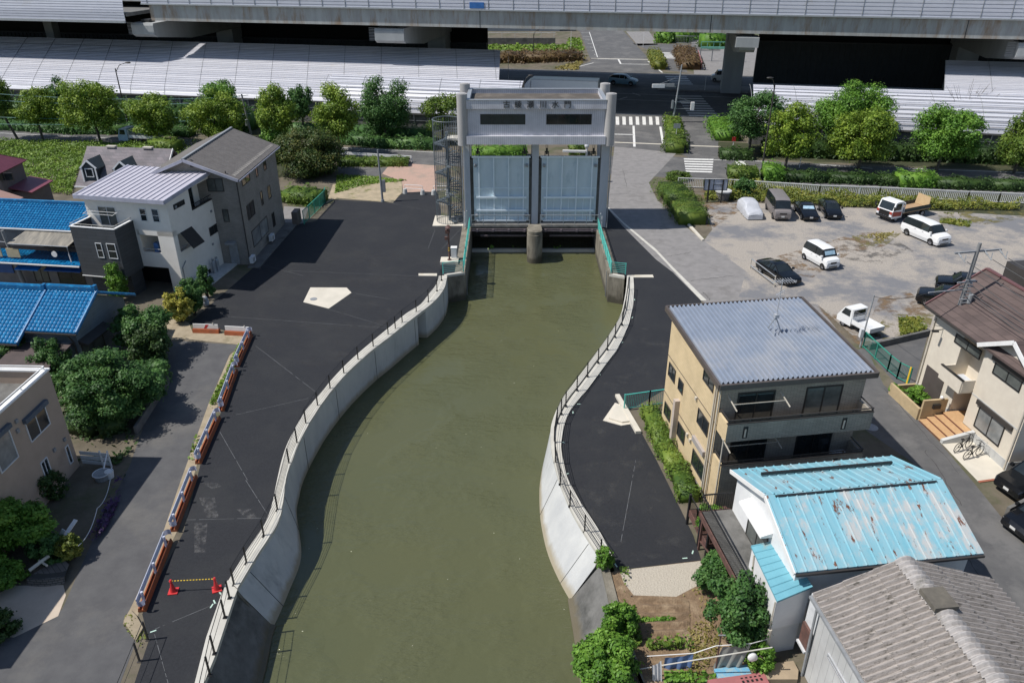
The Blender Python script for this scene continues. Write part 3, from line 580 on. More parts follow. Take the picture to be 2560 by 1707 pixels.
fence_posts('cable_railing','black post and cable railing along the top of the left new quay wall',LP,1.12,[.18,.35,.52,.69,.86,1.0],M['black'])
LP2=px([('c2',1780,930),('c2',1745,1080),('c2',1665,1360),('c2',1630,1525)]); LP2.append(end(LP2[-2],LP2[-1],16)); 
for p in LP2: p.z=.16
fence_posts('cable_railing','black post railing with a rusty top rope on the older left quay wall',LP2,1.12,[.5,1.0],M['black'])
RP=px([('c4',846,240),('c4',825,400),('c4',798,522),('c4',744,618),('c4',683,716),('c4',611,820),('c4',527,926),('c4',445,1035),('c4',358,1160),('c4',322,1222),('c4',290,1292),('c4',268,1440),('c7',247,35),('c7',282,190),('c7',350,345),('c7',453,520),('c7',565,695)])
for p in RP: p.z=.18
fence_posts('cable_railing','black post and cable railing along the top of the right quay wall',RP,1.12,[.18,.35,.52,.69,.86,1.0],M['black'])

# dirt and worn patches lying on the yards (real stains with their own ragged outlines)
def stainmat(name,c,lo,hi,amax,sc):
    m,nt,b=nodes(name); L=nt.links.new
    g=N(nt,'ShaderNodeNewGeometry'); n=N(nt,'ShaderNodeTexNoise',_Scale=sc,_Detail=9,_Roughness=.72); L(g.outputs['Position'],n.inputs['Vector'])
    r=N(nt,'ShaderNodeMapRange'); r.inputs[1].default_value=lo; r.inputs[2].default_value=hi; r.inputs[3].default_value=0; r.inputs[4].default_value=amax; L(n.outputs[0],r.inputs[0])
    L(r.outputs[0],b.inputs['Alpha']); b.inputs['Base Color'].default_value=c4(c); b.inputs['Roughness'].default_value=1; return m
brn=stainmat('brown_dirt',(.19,.125,.07),.47,.6,.85,.55); drk=stainmat('dark_grit',(.1,.095,.09),.5,.62,.6,.7); grn=stainmat('moss_patch',(.16,.14,.045),.48,.6,.85,.6)
area('brown_dirt',px([('Z4',320,380),('Z4',480,360),('Z4',760,470),('Z4',900,500),('Z4',560,720),('Z4',500,740),('Z4',400,500)]),Z2,brn)
area('brown_dirt',px([('Z4',1150,1000),('Z4',1400,930),('Z5',330,780),('Z5',600,760),('Z5',620,900),('Z5',300,960),('Z4',1500,1200),('Z4',1300,1180)]),Z3,brn)
area('brown_dirt',px([('Z5',120,880),('Z5',640,780),('Z5',900,950),('Z5',560,1080),('Z5',200,1020)]),Z2,drk)
area('moss_patch',px([('Z5',300,800),('Z5',800,760),('Z5',620,900),('Z5',360,920)]),Z4,grn)
area('moss_patch',px([('Z5',1120,580),('Z5',1950,560),('Z5',1950,640),('Z5',1400,720),('Z5',1150,700)]),Z3,grn)
area('moss_patch',px([('c6',250,480),('c6',500,470),('c6',470,570),('c6',200,640),('c6',150,600)]),Z3,grn)
area('brown_dirt',px([('Z5',850,1330),('Z5',1100,1560),('Z5',500,1560),('Z5',560,1400)]),Z2,brn)
area('brown_dirt',px([('c5',1080,120),('c5',1250,300),('c5',1420,420),('c5',1560,360),('c5',1500,300)]),Z3,brn)
area('dark_grit',px([('z2b',-20,1040),('z2b',500,900),('z2b',1500,900),('z2b',1640,1120),('c3',1700,100),('c3',1350,440),('c3',900,800),('c3',420,560)]),Z4+.002,stainmat('faint_dust',(.07,.07,.072),.5,.68,.4,.35))
area('dark_grit',px([('c4',880,200),('c4',1180,700),('c4',1120,1000),('c4',700,1100),('c4',420,1400),('c7',420,280),('c7',690,730),('c7',1200,660),('c7',950,60),('c4',850,1200),('c4',600,930),('c4',860,520)]),Z4+.002,stainmat('faint_dust_b',(.08,.08,.08),.53,.66,.4,.6))
# cracks in the worn concrete road
cm=MB(); g_=random.Random(3)
for a,b in ((('Z4',110,1000),('Z4',330,960)),(('Z4',330,1235),('Z4',760,1180)),(('Z4',450,1340),('Z4',520,1420)),(('tw',1500,700),('tw',1530,840)),(('tw',1395,890),('tw',1742,880)),(('tw',1400,730),('tw',1742,730)),(('c6',235,870),('c6',640,1330)),(('c8',1320,60),('c8',1560,420)),(('c8',1500,600),('c8',1750,1000)),):
    A,B=G(*a),G(*b); n=14; P=[]
    for i in range(n+1): p=A.lerp(B,i/n); P.append(Vector((p.x+g_.uniform(-.09,.09),p.y+g_.uniform(-.12,.12),Z5)))
    for p,q in zip(P[:-1],P[1:]):
        d=(q-p).normalized(); w_=Vector((-d.y,d.x,0))*g_.uniform(.008,.022); cm.quad(p-w_,q-w_,q+w_,p+w_)
struct('road_cracks',cm,mat('crack_dark',(.05,.048,.046),rough=1))
tt=MB(); g_=random.Random(9)      # bits of green survey tape and paint ticks on the new asphalt
for k,x,y in (('c4',898,312),('c4',880,452),('c4',797,648),('c4',620,897),('c4',462,1130),('c4',415,1195),('c4',337,1430),('c7',328,97),('c7',373,247),('c7',675,740),('c7',1160,690),('c7',1215,648),('c2',1658,940),('c2',1637,972),('c2',1700,870),('c2',1185,1168),('c3',1225,590)):
    p=G(k,x,y); a=g_.uniform(0,3.1); d=Vector((math.cos(a),math.sin(a),0))*.13; w_=Vector((-d.y,d.x,0))*.25; z=Vector((0,0,Z5)); tt.quad(p-d-w_+z,p+d-w_+z,p+d+w_+z,p-d+w_+z)
struct('survey_ticks',tt,mat('pale_green_tape',(.5,.68,.58),rough=.7))

fl_=MB(); g_=random.Random(21)
for i in range(26):
    y=g_.uniform(26,62); x=g_.uniform(-12,6); a=g_.uniform(0,6.28); r_=g_.uniform(.02,.045)
    fl_.quad(*[(x+r_*math.cos(a+k*1.57),y+r_*.7*math.sin(a+k*1.57),WZ+.012) for k in range(4)])
o=obj('floating_leaves',fl_,mat('floating_leaf',(.42,.42,.2),(.6,.6,.5),sc=3,rough=.8)); o['kind']='stuff'; o['label']='scattered pale leaves floating on the canal'; o['category']='leaves'
# ------------------------------------------------------------------ sluice gate
tile=brick('ribbed_tile',(.57,.565,.6),(.55,.545,.58),(.4,.4,.44),.2,9.0,ms=.02,off=0,rough=.6,bump=.3,dirt=.85)
colc=mat('grey_column_concrete',(.47,.49,.52),(.41,.43,.46),sc=1.5,rough=.8,streak=(1,1,.25))
cylc=mat('column_concrete',(.4,.385,.375),(.34,.33,.32),sc=1.2,rough=.8,streak=(1,1,.3))
gatep=mat('pale_blue_gate_paint',(.6,.69,.73),(.54,.63,.67),sc=1.5,rough=.45,c3=(.4,.5,.55),sc3=.6,lo3=.58,hi3=.72,streak=(1,1,.4))
gater=mat('pale_blue_rib_paint',(.78,.86,.9),(.72,.8,.84),sc=2,rough=.45)
roofm=mat('dark_roof_screed',(.1,.085,.07),(.075,.066,.055),sc=1.3,rough=.95,c3=(.14,.12,.1),sc3=.5)
TX,TY=2.35,78.0
TL=Vector((TX,TY,0)); sg=thing('sluice_gate','tall grey sluice gate house with two pale blue gates over the canal','sluice gate',tuple(TL))
def tpart(name,mb,m,parent=None,smooth=False):
    mb.v=[(a-TX,b-TY,c) for a,b,c in mb.v]; return obj(name,mb,m,parent or sg,smooth)
xl,xr=-4.45,9.2; yf,yb=77.0,83.2
m=MB(); m.box(xl+.05,xr-.05,yf+.28,yb-.1,9.25,12.9); W_=tpart('wall',m,tile)
m=MB(); m.box(xl-.05,xr+.05,yf-.12,yf+.3,9.2,10.02); m.box(xl-.05,xr+.05,yb-.3,yb+.1,9.2,10.02); m.box(xl-.15,xl+.3,yf+.3,yb-.3,9.2,10.02); m.box(xr-.3,xr+.15,yf+.3,yb-.3,9.2,10.02); tpart('ledge',m,tile)
m=MB(); m.box(xl,xr,yf,yf+.3,12.62,13.42); m.box(xl,xr,yb-.3,yb,12.62,13.42); m.box(xl-.02,xl+.3,yf+.3,yb-.3,12.62,13.42); m.box(xr-.3,xr+.02,yf+.3,yb-.3,12.62,13.42); par=tpart('parapet',m,tile)
m=MB(); m.box(xl-.03,xr+.03,yf-.04,yf+.34,13.421,13.5); m.box(xl-.03,xr+.03,yb-.34,yb+.04,13.421,13.5); m.box(xl-.05,xl+.33,yf+.34,yb-.34,13.421,13.5); m.box(xr-.33,xr+.05,yf+.34,yb-.34,13.421,13.5); tpart('capping',m,M['steel'],par)
m=MB(); m.box(xl+.3,xr-.3,yf+.3,yb-.3,12.95,13.02); tpart('roof',m,roofm)
for (s,k) in ((-1,0),(1,0),(-1,1),(1,1)):
    x=(xl-.42) if s<0 else (xr+.42); y=yf+.35 if k==0 else yb-.3
    m=MB(); m.cyl((x,y),.52,9.05,14.02,28); m.cyl((x,y),.36,14.02,14.06,20); tpart('corner_column',m,cylc,smooth=False)
    m=MB(); m.box(x-.25,x+.25,(yf+.95),(yf+1.5),13.3,13.75)
    if k==0: tpart('roof_box',m,M['white'])
for a,b in ((470,790),(950,1270)):
    x0=TX+0; d0=ray('tw',a,311); d1=ray('tw',b,379); t0=(yf+.28)/d0.y; t1=(yf+.28)/d1.y
    w_=window(sg,'S',yf+.28-TY,d0.x*t0-TX,CAMZ+d1.z*t1,d1.x*t1-TX,CAMZ+d0.z*t0,M['framek'],M['glassd'],mull=3,t=.05,depth=.02)
# lettering, raised metal characters
for ch,px_ in zip('古綾瀬川水門',(657,741,830,922,1010,1100)):
    cu=bpy.data.curves.new('letter','FONT'); cu.body=ch; cu.size=.74; cu.extrude=.035; cu.align_x='CENTER'; cu.align_y='CENTER'
    to=bpy.data.objects.new('letter',cu); me=bpy.data.meshes.new_from_object(to); bpy.data.objects.remove(to)
    me.materials.clear(); me.materials.append(M['darkgrey'])
    d=ray('tw',px_,242); t=yf/d.y
    o=link('letter',me,sg); o.rotation_euler=(R(90),0,0); o.location=(d.x*t-TX,yf-TY-.05,13.02)
# pillars
pl=[(-4.95,-4.3),(2.05,2.72),(9.05,9.9)]
for a,b in pl:
    m=MB(); m.box(a,b,78.0,79.3,0.2,9.25); m.box(a,b,81.2,82.4,0.2,9.25); tpart('pillar',m,colc)
for a,b in ((-4.3,-3.95),(1.72,2.05),(2.72,3.06),(8.72,9.05)): m=MB(); m.box(a,b,78.35,79.6,.2,7.35); tpart('gate_guide',m,M['darkconc'])
# gates
for g0,g1 in ((-4.02,1.8),(2.98,8.82)):
    y=78.25; m=MB(); m.box(g0+.05,g1-.05,y,y+.08,.9,7.7); G_=tpart('gate_leaf',m,gatep)
    m=MB(); w2=g1-g0
    m.box(g0-.08,g1+.08,y-.28,y-.002,7.6,7.75)
    cols=[g0+.62+(w2-1.24)*i/3 for i in range(4)]
    for i,cx_ in enumerate(cols): m.box(cx_-.06,cx_+.06,y-.25,y-.002,.9,7.6)
    for zz in (3.35,1.95): m.box(g0+.3,g1-.3,y-.32,y-.252,zz,zz+.22); m.box(g0+.3,g1-.3,y-.25,y-.002,zz+.08,zz+.14)
    m.box(g0+.1,g1-.1,y-.06,y-.002,4.35,4.42); m.box(g0+.3,g1-.3,y-.28,y-.002,.86,1.0)
    for i in range(3):
        cx_=(cols[i]+cols[i+1])/2; m.box(cx_-.03,cx_+.03,y-.12,y-.002,1.0,3.35)
    tpart('rib',m,gater,G_)
    for sx in (g0+.28,g1-.28):
        for zz in (6.8,1.5):
            m=MB(); m.tube([(sx-.12,y-.2,zz),(sx+.12,y-.2,zz)],.16,10); tpart('roller',m,M['greysteel'],G_)
    for sx in (g0+.55,g1-.55):
        m=MB(); m.box(sx-.22,sx-.14,y-.1,y+.12,7.75,8.1); m.box(sx+.14,sx+.22,y-.1,y+.12,7.75,8.1); m.box(sx-.22,sx+.22,y-.1,y+.12,8.1,8.18); m.box(sx-.1,sx+.1,y-.08,y+.1,7.9,8.5); tpart('sheave',m,M['black'],G_)
        m=MB(); 
        for dx in (-.09,.09): m.tube([(sx+dx,y,8.4),(sx+dx,y,9.25)],.025,5)
        tpart('hoist_cable',m,M['black'],G_)
# walkways with railing
for a,b in ((-4.25,1.9),(2.9,9.0)):
    m=MB(); m.box(a,b,77.05,77.85,.5,.72); 
    for i in range(7): x=a+(b-a)*i/6; m.box(x-.015,x+.015,77.03,77.05,.5,.72)
    WK=tpart('walkway',m,M['darkconc'])
    m=MB(); m.bar((a,77.0,.35),(b,77.0,.35),.08); m.bar((a,76.98,.18),(b,76.98,.18),.1); 
    for i in range(4): x=a+.6+(b-a-1.2)*i/3; m.box(x-.1,x+.1,76.85,77.0,.1,.38)
    tpart('service_pipe',m,mat('purple_grey_pipe',(.2,.16,.18),(.14,.12,.13),sc=3,rough=.6),WK)
    for i in range(6):
        x=a+.05+(b-a-.1)*i/5; m=MB(); m.bar((x,77.1,.72),(x,77.1,1.85),.05); tpart('railing_post',m,M['steel'],WK)
    m=MB(); m.bar((a,77.1,1.85),(b,77.1,1.85),.06); m.bar((a,77.1,1.28),(b,77.1,1.28),.035); m.bar((a,77.1,.95),(b,77.1,.95),.035); tpart('handrail',m,M['steel'],WK)
# centre pier
m=MB(); pts=[(2.35+.78*math.cos(t),75.2+.78*math.sin(t)) for t in [math.pi+math.pi*i/16 for i in range(17)]]+[(3.13,82.4),(1.57,82.4)]
m.prism(pts,WZ-1.5,.55); tpart('centre_pier',m,M['oldconc'])
m=MB(); m.prism([(2.35+.74*math.cos(t),75.25+.74*math.sin(t)) for t in [math.pi+math.pi*i/16 for i in range(17)]]+[(3.0,77.0),(1.7,77.0)],.552,.9); tpart('pier_cap',m,M['oldconc'])
# culvert beyond: sill, screen bars, back
m=MB(); m.box(-4.3,1.57,77.7,78.1,WZ-1,WZ+.32); m.box(3.13,8.9,77.7,78.1,WZ-1,WZ+.32); tpart('sill',m,M['coping'])
for a,b in ((-4.2,1.5),(3.2,8.85)):
    m=MB()
    n=int((b-a)/.16)
    for i in range(n): x=a+(b-a)*i/n; m.box(x-.012,x+.012,78.4,78.46,WZ+.3,.4)
    sc=tpart('trash_screen',m,M['black']); m=MB(); m.box(a+.8,b,78.2,78.34,-.9,-.72); tpart('beam',m,mat('purple_grey_pipe',(.2,.16,.18)),sc)
m=MB(); m.box(-5.3,9.9,82.4,82.8,WZ-1,0); m.box(-4.3,8.9,79.4,82.4,.05,.2); tpart('culvert',m,M['darkconc'])
# drain pipes on the pillars
for xq in (-5.08,10.0): m=MB(); m.tube([(xq,77.9,.2),(xq,77.9,9.2)],.06,6); tpart('drain_pipe',m,M['greysteel'])
# ------------------------------------------------------------------ channel side walls
def abut(label,xi,xo,yend,flare,s):
    m=MB(); a=[(xi,82.4),(xi,yend),(flare,yend-.6),(flare,yend+.3),(xo,yend+.3),(xo,82.4)]
    if s>0: a=a[::-1]
    m.prism(a,WZ-1.2,.06); k=MB()
    rim=[(xi,78),(xi,yend),(xi+.35*s,yend),(xi+.35*s,78)]
    if s<0: rim=rim[::-1]
    k.prism(rim,.062,.3)
    kk=MB(); kk.prism([(xi,yend),(flare,yend-.6),(flare,yend-.25),(xi,yend+.35)] if s<0 else [(xi,yend+.35),(flare,yend-.25),(flare,yend-.6),(xi,yend)],.3 if 0 else .062,.28)
    lad=MB(); lad.bar((xi-.06*s,yend+1.2,.1),(xi-.06*s,yend+1.2,WZ),.06); 
    return wthing([('wall',m,M['oldconc']),('rim',k,M['oldconc']),('front_rim',kk,M['coping']),('level_gauge',lad,M['greysteel'])],'channel_wall',label,'channel wall',(xi,yend,0))
abut('old stained concrete channel wall in shade left of the gate',-4.3,-5.3,65.6,-5.97,-1)
abut('old stained concrete channel wall in sun right of the gate',8.85,9.75,65.2,10.2,1)
# teal railings
def teal(label,pts,nrails=6):
    b=pts[0].copy(); b.z=0; root=thing('teal_railing',label,'railing',tuple(b)); 
    P=[]
    for a,c in zip(pts[:-1],pts[1:]):
        n=max(1,round((c-a).length/1.6)); P+=[a.lerp(c,i/n) for i in range(n)]
    P.append(pts[-1])
    for p in P:
        q=p-b; m=MB(); m.bar((q.x,q.y,q.z),(q.x,q.y,q.z+1.12),.08); obj('post',m,M['teal'],root)
    for i in range(nrails):
        z=.18+.9*i/(nrails-1); m=MB(); m.tube([(p.x-b.x,p.y-b.y,p.z+z) for p in pts],.035 if i==nrails-1 else .022,5); obj('rail',m,M['teal'],root)
V=lambda x,y,z=0.: Vector((x,y,z))
teal('teal railing left of the canal, from the gate to the first quay corner',[V(-4.45,77.6,.3),V(-4.45,65.75,.3),V(-6.3,65.35,.25)])
teal('teal railing right of the canal, from the gate to the first quay corner',[V(9.0,77.6,.3),V(9.05,65.4,.3),V(10.35,65.3,.2)])
m=MB(); m.bar((-4.75,78.2,0.1),(-4.7,77.2,2.3),.06); m.bar((-5.0,77.6,.1),(-4.95,77.5,2.1),.05)
tag(absobj('flap_gate',m,M['white'],(-4.7,77.6,0)),'small white slanting bars at the walkway entrance left of the gate','barrier')
m=MB(); m.bar((9.35,78.0,.1),(9.2,77.2,2.0),.06); m.bar((9.45,77.6,.1),(9.4,77.5,1.6),.05)
tag(absobj('flap_gate',m,M['white'],(9.3,77.6,0)),'small white slanting bars at the walkway entrance right of the gate','barrier')
# ------------------------------------------------------------------ spiral stair
SC=Vector((-6.75,80.55,0)); st=thing('spiral_staircase','grey steel spiral staircase in a round bar cage left of the sluice gate','staircase',tuple(SC))
cage=MB(); Rr=1.42; H=10.9
for i in range(34):
    a=2*math.pi*i/34
    if -.55<((a+math.pi)%(2*math.pi)-math.pi)<.5: top=8.6
    else: top=H
    cage.tube([(Rr*math.cos(a),Rr*math.sin(a),.1),(Rr*math.cos(a),Rr*math.sin(a),top)],.022,4)
for z in (.15,2.3,4.5,6.7): cage.tube([(Rr*math.cos(2*math.pi*i/28),Rr*math.sin(2*math.pi*i/28),z) for i in range(28)],.025,4,close=True)
cage.tube([(Rr*math.cos(a),Rr*math.sin(a),H) for a in [.5+i*(5.23/26) for i in range(27)]],.05,5)
stm=mat('blue_grey_stair_steel',(.13,.155,.175),(.1,.12,.135),sc=3,rough=.5); obj('cage',cage,stm,st)
m=MB(); m.cyl((0,0),.17,0,9.6,14); obj('centre_column',m,stm,st)
NT=46
for i in range(NT):
    a=-1.2+i*(2*math.pi/15.5); z=.25+i*9.1/NT; b=a+.40; m=MB()
    m.prism([(.15*math.cos(a),.15*math.sin(a)),(1.36*math.cos(a),1.36*math.sin(a)),(1.36*math.cos(b),1.36*math.sin(b)),(.15*math.cos(b),.15*math.sin(b))],z,z+.045); m.v=m.v
    obj('tread',m,stm,st)
m=MB(); m.tube([(1.3*math.cos(-1.2+i*(2*math.pi/15.5)),1.3*math.sin(-1.2+i*(2*math.pi/15.5)),1.2+i*9.1/NT) for i in range(NT)],.03,5); m.tube([(.3*math.cos(-1.2+i*(2*math.pi/15.5)),.3*math.sin(-1.2+i*(2*math.pi/15.5)),1.2+i*9.1/NT) for i in range(NT)],.025,5); obj('handrail',m,stm,st)
m=MB(); m.box(.1,1.9,-1.35,.35,9.05,9.2); obj('landing',m,M['coping'],st)
m=MB(); 
for i in range(11): x=.1+1.8*i/10; m.bar((x,-1.33,9.2),(x,-1.33,10.3),.03)
m.bar((.1,-1.33,10.3),(1.9,-1.33,10.3),.05); m.bar((.1,-1.33,10.0),(1.9,-1.33,10.0),.04); m.bar((.1,-1.33,9.2),(.1,-1.33,10.45),.08); obj('landing_railing',m,M['steel'],st)
m=MB(); m.box(-1.75,1.9,-1.75,1.6,0.0,.1); obj('base_slab',m,M['pad'],st)
# ------------------------------------------------------------------ warning siren pole and control box
B=G('z2b',1765,1008); B.z=0
m=MB(); m.box(-.85,.85,-.55,.75,0,.28); m2=MB(); m2.tube([(0,0,.28),(0,0,3.5)],.085,8); m2.cyl((0,0),.2,.28,.34,10)
m3=MB(); m3.cyl((0,0),.3,3.5,3.72,12,.12); m3.cyl((0,0),.12,3.2,3.5,10); m3.box(-.3,-.1,-.1,.1,2.9,3.3); m3.box(-.36,-.1,-.12,.1,2.3,2.6); m3.box(-.12,.14,-.12,.12,3.0,3.15)
m4=MB(); m4.cyl((0,0),.09,1.2,1.3,8); m4.cyl((0,0),.09,1.45,1.52,8)
r=thing('warning_siren','rusty red siren pole on a concrete block behind the left teal railing','siren',tuple(B))
obj('base',m,M['pad'],r); obj('pole',m2,M['rust'],r); obj('siren',m3,M['rust'],r); obj('band',m4,M['yellow'],r)
B=G('z2b',1808,985)
r=thing('control_box','tall pale grey control box on the asphalt beside the red siren pole','control box',tuple(B))
m=MB(); m.box(-.26,.26,-.2,.25,.06,1.25); obj('cabinet',m,M['meter'],r); m=MB(); m.box(-.3,.3,-.24,.3,1.25,1.32); obj('lid',m,M['white'],r); m=MB(); m.box(-.22,.22,-.23,-.203,.15,1.18); obj('door',m,M['meter'],r)
# ------------------------------------------------------------------ highway and viaduct (their own straight axis)
HW=Frame(V(0,108),V(100,88.6))
def hthing(name,label,cat): return fthing(HW,name,label,cat)
def hz(k,x,y,c): return HW.hy(k,x,y,c)
def hpoly(x0,x1,y0,y1): return [HW.w(x0,y0),HW.w(x1,y0),HW.w(x1,y1),HW.w(x0,y1)]
area('side_road',hpoly(-260,260,-6.6,.6)[:2]+[HW.w(260,4.6),HW.w(22,3.9),HW.w(10,2),HW.w(-6,.2),HW.w(-260,1)],Z1,M['oldasph'])
area('junction',px([('tw',1385,560),('f',1412,337),('f',1560,352),('f',1640,390),('z3',2330,1470),('z3',1880,1440),('z3',1880,1300),('z3',1960,1080),('z3',940,1040)]),Z2+.006,M['oldasph'])
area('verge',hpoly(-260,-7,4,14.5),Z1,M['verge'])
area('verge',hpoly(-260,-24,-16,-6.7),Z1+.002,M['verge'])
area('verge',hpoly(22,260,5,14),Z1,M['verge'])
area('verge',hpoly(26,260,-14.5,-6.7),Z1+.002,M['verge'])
area('concrete_yard',hpoly(26,110,76,140),Z1,M['concroad'])
area('main_road',hpoly(-260,260,25.5,76),Z1,M['oldasph'])
area('far_road',px([('z3',620,290),('z3',1020,290),('z3',1240,530),('z3',1375,665),('z3',480,650),('z3',720,560)])+[],Z2,M['oldasph'])
area('far_road',[G('z3',620,295),G('z3',1020,295)]+[V(42,420),V(4,420)],Z1,M['oldasph'])
area('far_road',px([('z3',1100,400),('z3',1300,400),('z3',1720,410),('z3',1900,420),('z3',1900,470),('z3',1540,470),('z3',1600,665),('z3',1380,640),('z3',1300,480)]),Z2,M['oldasph'])
area('far_road',px([('z3',1040,290),('z3',1250,290),('z3',1330,410),('z3',1150,420)]),Z2,M['concroad'])
mk=MB()
def mark(k,pts,z=Z5): 
    P=GL(k,pts); 
    for p in P: p.z=z
    mk.quad(*P)
def markline(a,b,w,z=Z5):
    d=(b-a).normalized(); n=Vector((-d.y,d.x,0))*w/2; up_=Vector((0,0,z)); mk.quad(*[Vector((p.x,p.y,0))+up_ for p in (a-n,b-n,b+n,a+n)])
for i in range(8):      # zebra beside the gate
    x=945+60.5*i; mark('z3',[(x+2+i*.5,1140),(x+33+i*.5,1141),(x+30,1068),(x,1066)] if i<7 else [(x+8,1112),(x+34,1112),(x+28,1083),(x,1083)])
for i in range(9):     # zebra on the main road, near half
    t=i/8; x0=1600-170*(1-t)*.55; mark('z3',[(1492+118*t**1.0,872+178*t),(1722+158*t,876+178*t),(1722+158*t+12,876+178*t+11),(1492+118*t+9,872+178*t+11)] )
for i in range(8):     # far half
    t=i/7; mark('z3',[(1395+85*t,700+112*t),(1590+95*t,702+112*t),(1590+95*t+7,702+112*t+7),(1395+85*t+6,700+112*t+7)])
for i in range(6):     # zebra over side road
    t=i/5; mark('z3',[(1565+18*t,1446+112*t),(1838-12*t,1452+112*t),(1836-12*t,1464+112*t),(1568+18*t,1458+112*t)])
for i in range(5): t=i/4; mark('z3',[(1318+28*t,480+46*t),(1440+48*t,484+46*t),(1446+48*t,490+46*t),(1322+28*t,486+46*t)])
def ml(k,a,b,w,z=Z5): markline(G(k,*a),G(k,*b),w,z)
ml('z3',(1108,1150),(1116,1340),.35); ml('z3',(935,1226),(1108,1230),.4); ml('z3',(1352,1158),(1378,1310),.35); ml('z3',(780,540),(1240,546),.4); ml('z3',(990,586),(1250,590),.4); ml('z3',(970,545),(992,586),.4); ml('z3',(1240,560),(1370,664),.35); ml('z3',(480,642),(745,575),.3)
ml('z3',(985,905),(1050,888),.3); ml('z3',(1100,852),(1170,874),.3)
for i in range(7): ml('z3',(630+i*20,300+i*33),(700+i*10,303+i*33),.2); 
ml('z3',(705,295),(780,525),.2)
ml('z3',(2075,1472),(2110,1540),1.2); ml('z3',(1840,1460),(2330,1474),.2); ml('Z5',(0,122),(500,160),.18); ml('Z5',(730,155),(1950,200),.2)
ml('z1',(0,1215),(1000,1262),.16); ml('z2',(780,1348),(1620,1390),.16)
markline(HW.w(-40,50),HW.w(120,50),.2); markline(HW.w(-40,44),HW.w(26,44),.2); markline(HW.w(-40,73.4),HW.w(120,73.4),.2)
struct('road_markings',mk,M['roadwhite'])
kb=MB()
for a,b in ((('z3',945,1038),('z3',1900,1070)),(('z3',935,1300),('z3',1380,1318)),(('z3',1580,1330),('z3',1900,1340)),(('z3',720,535),('z3',1240,545))):
    A,B=G(*a),G(*b); d=(B-A).normalized(); n=Vector((-d.y,d.x,0))*.22; kb.prism([(p.x,p.y) for p in (A-n,B-n,B+n,A+n)],0,.03)
struct('drain_channel',kb,M['pad'])
# --- viaduct
barm=mat('noise_barrier_panel',(.56,.57,.63),(.52,.53,.59),sc=.6,rough=.55,c3=(.47,.46,.46),sc3=.25,lo3=.6,hi3=.72,metal=.0)
tunm=mat('noise_tunnel_panel',(.62,.62,.66),(.58,.58,.62),sc=.5,rough=.42,spec=.6,c3=(.5,.46,.4),sc3=.2,lo3=.62,hi3=.78,streak=(1,1,.6))
concv=mat('stained_viaduct_concrete',(.4,.41,.4),(.3,.3,.285),sc=.9,rough=.9,c3=(.26,.19,.13),sc3=.8,lo3=.5,hi3=.68,streak=(1,1,.2),detail=8)
pierm=mat('pier_concrete',(.36,.37,.37),(.3,.31,.31),sc=.7,rough=.9,streak=(1,1,.25))
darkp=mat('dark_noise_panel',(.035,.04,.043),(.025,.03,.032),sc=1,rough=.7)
vd=hthing('viaduct','long concrete motorway viaduct with silver noise barriers across the top','viaduct')
y0=27.5; xa,xz=-64.0,175.0
zb=hz('f',1176,66,y0)[1]; zt=hz('f',1176,26,y0)[1]
x_end=hz('f',345,30,y0)[0]
m=MB(); m.extr([(y0,zb),(y0,zt),(y0+43,zt),(y0+43,zb),(y0+41,zb),(y0+41,zb+.9),(y0+2.2,zb+.9),(y0+1.6,zb)],'x',x_end,xz); m.extr([(y0+14,zb-1.2),(y0+14,zb+.9),(y0+16,zb+.9),(y0+16,zb-1.2)],'x',x_end,xz); m.extr([(y0+27,zb-1.2),(y0+27,zb+.9),(y0+29,zb+.9),(y0+29,zb-1.2)],'x',x_end,xz); m.extr([(y0+8,zt-.2),(y0+8,zt+.02),(y0+36,zt+.02),(y0+36,zt-.2)],'x',-260,x_end); obj('deck',m,concv,vd)
for xj in (x_end+60,x_end+97,x_end+134): 
    m=MB(); m.box(xj-.06,xj+.06,y0-.02,y0-.003,zb,zt-.05); obj('deck_joint',m,M['darkgrey'],vd)
def corr(prof,xa,xz,ridge):      # ribbed panels along x: stepped profile up the curve (list y,z)
    P=[];S=[0]
    for a,b in zip(prof[:-1],prof[1:]): S.append(S[-1]+math.dist(a,b))
    n=int(S[-1]/ridge); pts=[]
    def at(s):
        for i in range(len(prof)-1):
            if s<=S[i+1] or i==len(prof)-2:
                t=(s-S[i])/(S[i+1]-S[i]); a,b=prof[i],prof[i+1]; d=((b[0]-a[0])/(S[i+1]-S[i]),(b[1]-a[1])/(S[i+1]-S[i])); return a[0]+(b[0]-a[0])*t,a[1]+(b[1]-a[1])*t,d
    for i in range(n):
        for (u,o) in ((.0,0),(.72,.0),(.76,.1),(.97,.1)):
            y,z,d=at(S[-1]*(i+u)/n); pts.append((y+d[1]*o,z-d[0]*o))
    y,z,d=at(S[-1]); pts.append((y,z))
    m=MB(); k=len(pts); m.add([(xa,y,z) for y,z in pts]+[(xz,y,z) for y,z in pts],[(i,i+k,i+k+1,i+1) for i in range(k-1)]); return m
pr=[(y0-.35,zt+.02),(y0-.35,zt+1.2),(y0-.3,zt+2.6),(y0-.1,zt+4.0),(y0+.3,zt+5.2)]
NB=obj('noise_barrier',corr(pr,x_end-1.2,xz,.48),barm,vd)
m=MB(); m.bar((x_end-1.2,y0-.38,zt+.1),(xz,y0-.38,zt+.1),.3,.22); obj('gutter',m,M['steel'],vd)
for i in range(58):
    x=x_end+i*4.1; m=MB(); m.tube([(x,p[0]-.04,p[1]) for p in pr],.045,4); obj('barrier_rib',m,M['greysteel'],vd)
m=MB(); m.add([(x_end-1.2,y+42.6,z) for y,z in ((y0,zt),(y0-.2,zt+4))]+[(xz,y+42.6,z) for y,z in ((y0,zt),(y0-.2,zt+4))],[(0,1,3,2)]); obj('noise_barrier',m,barm,vd)
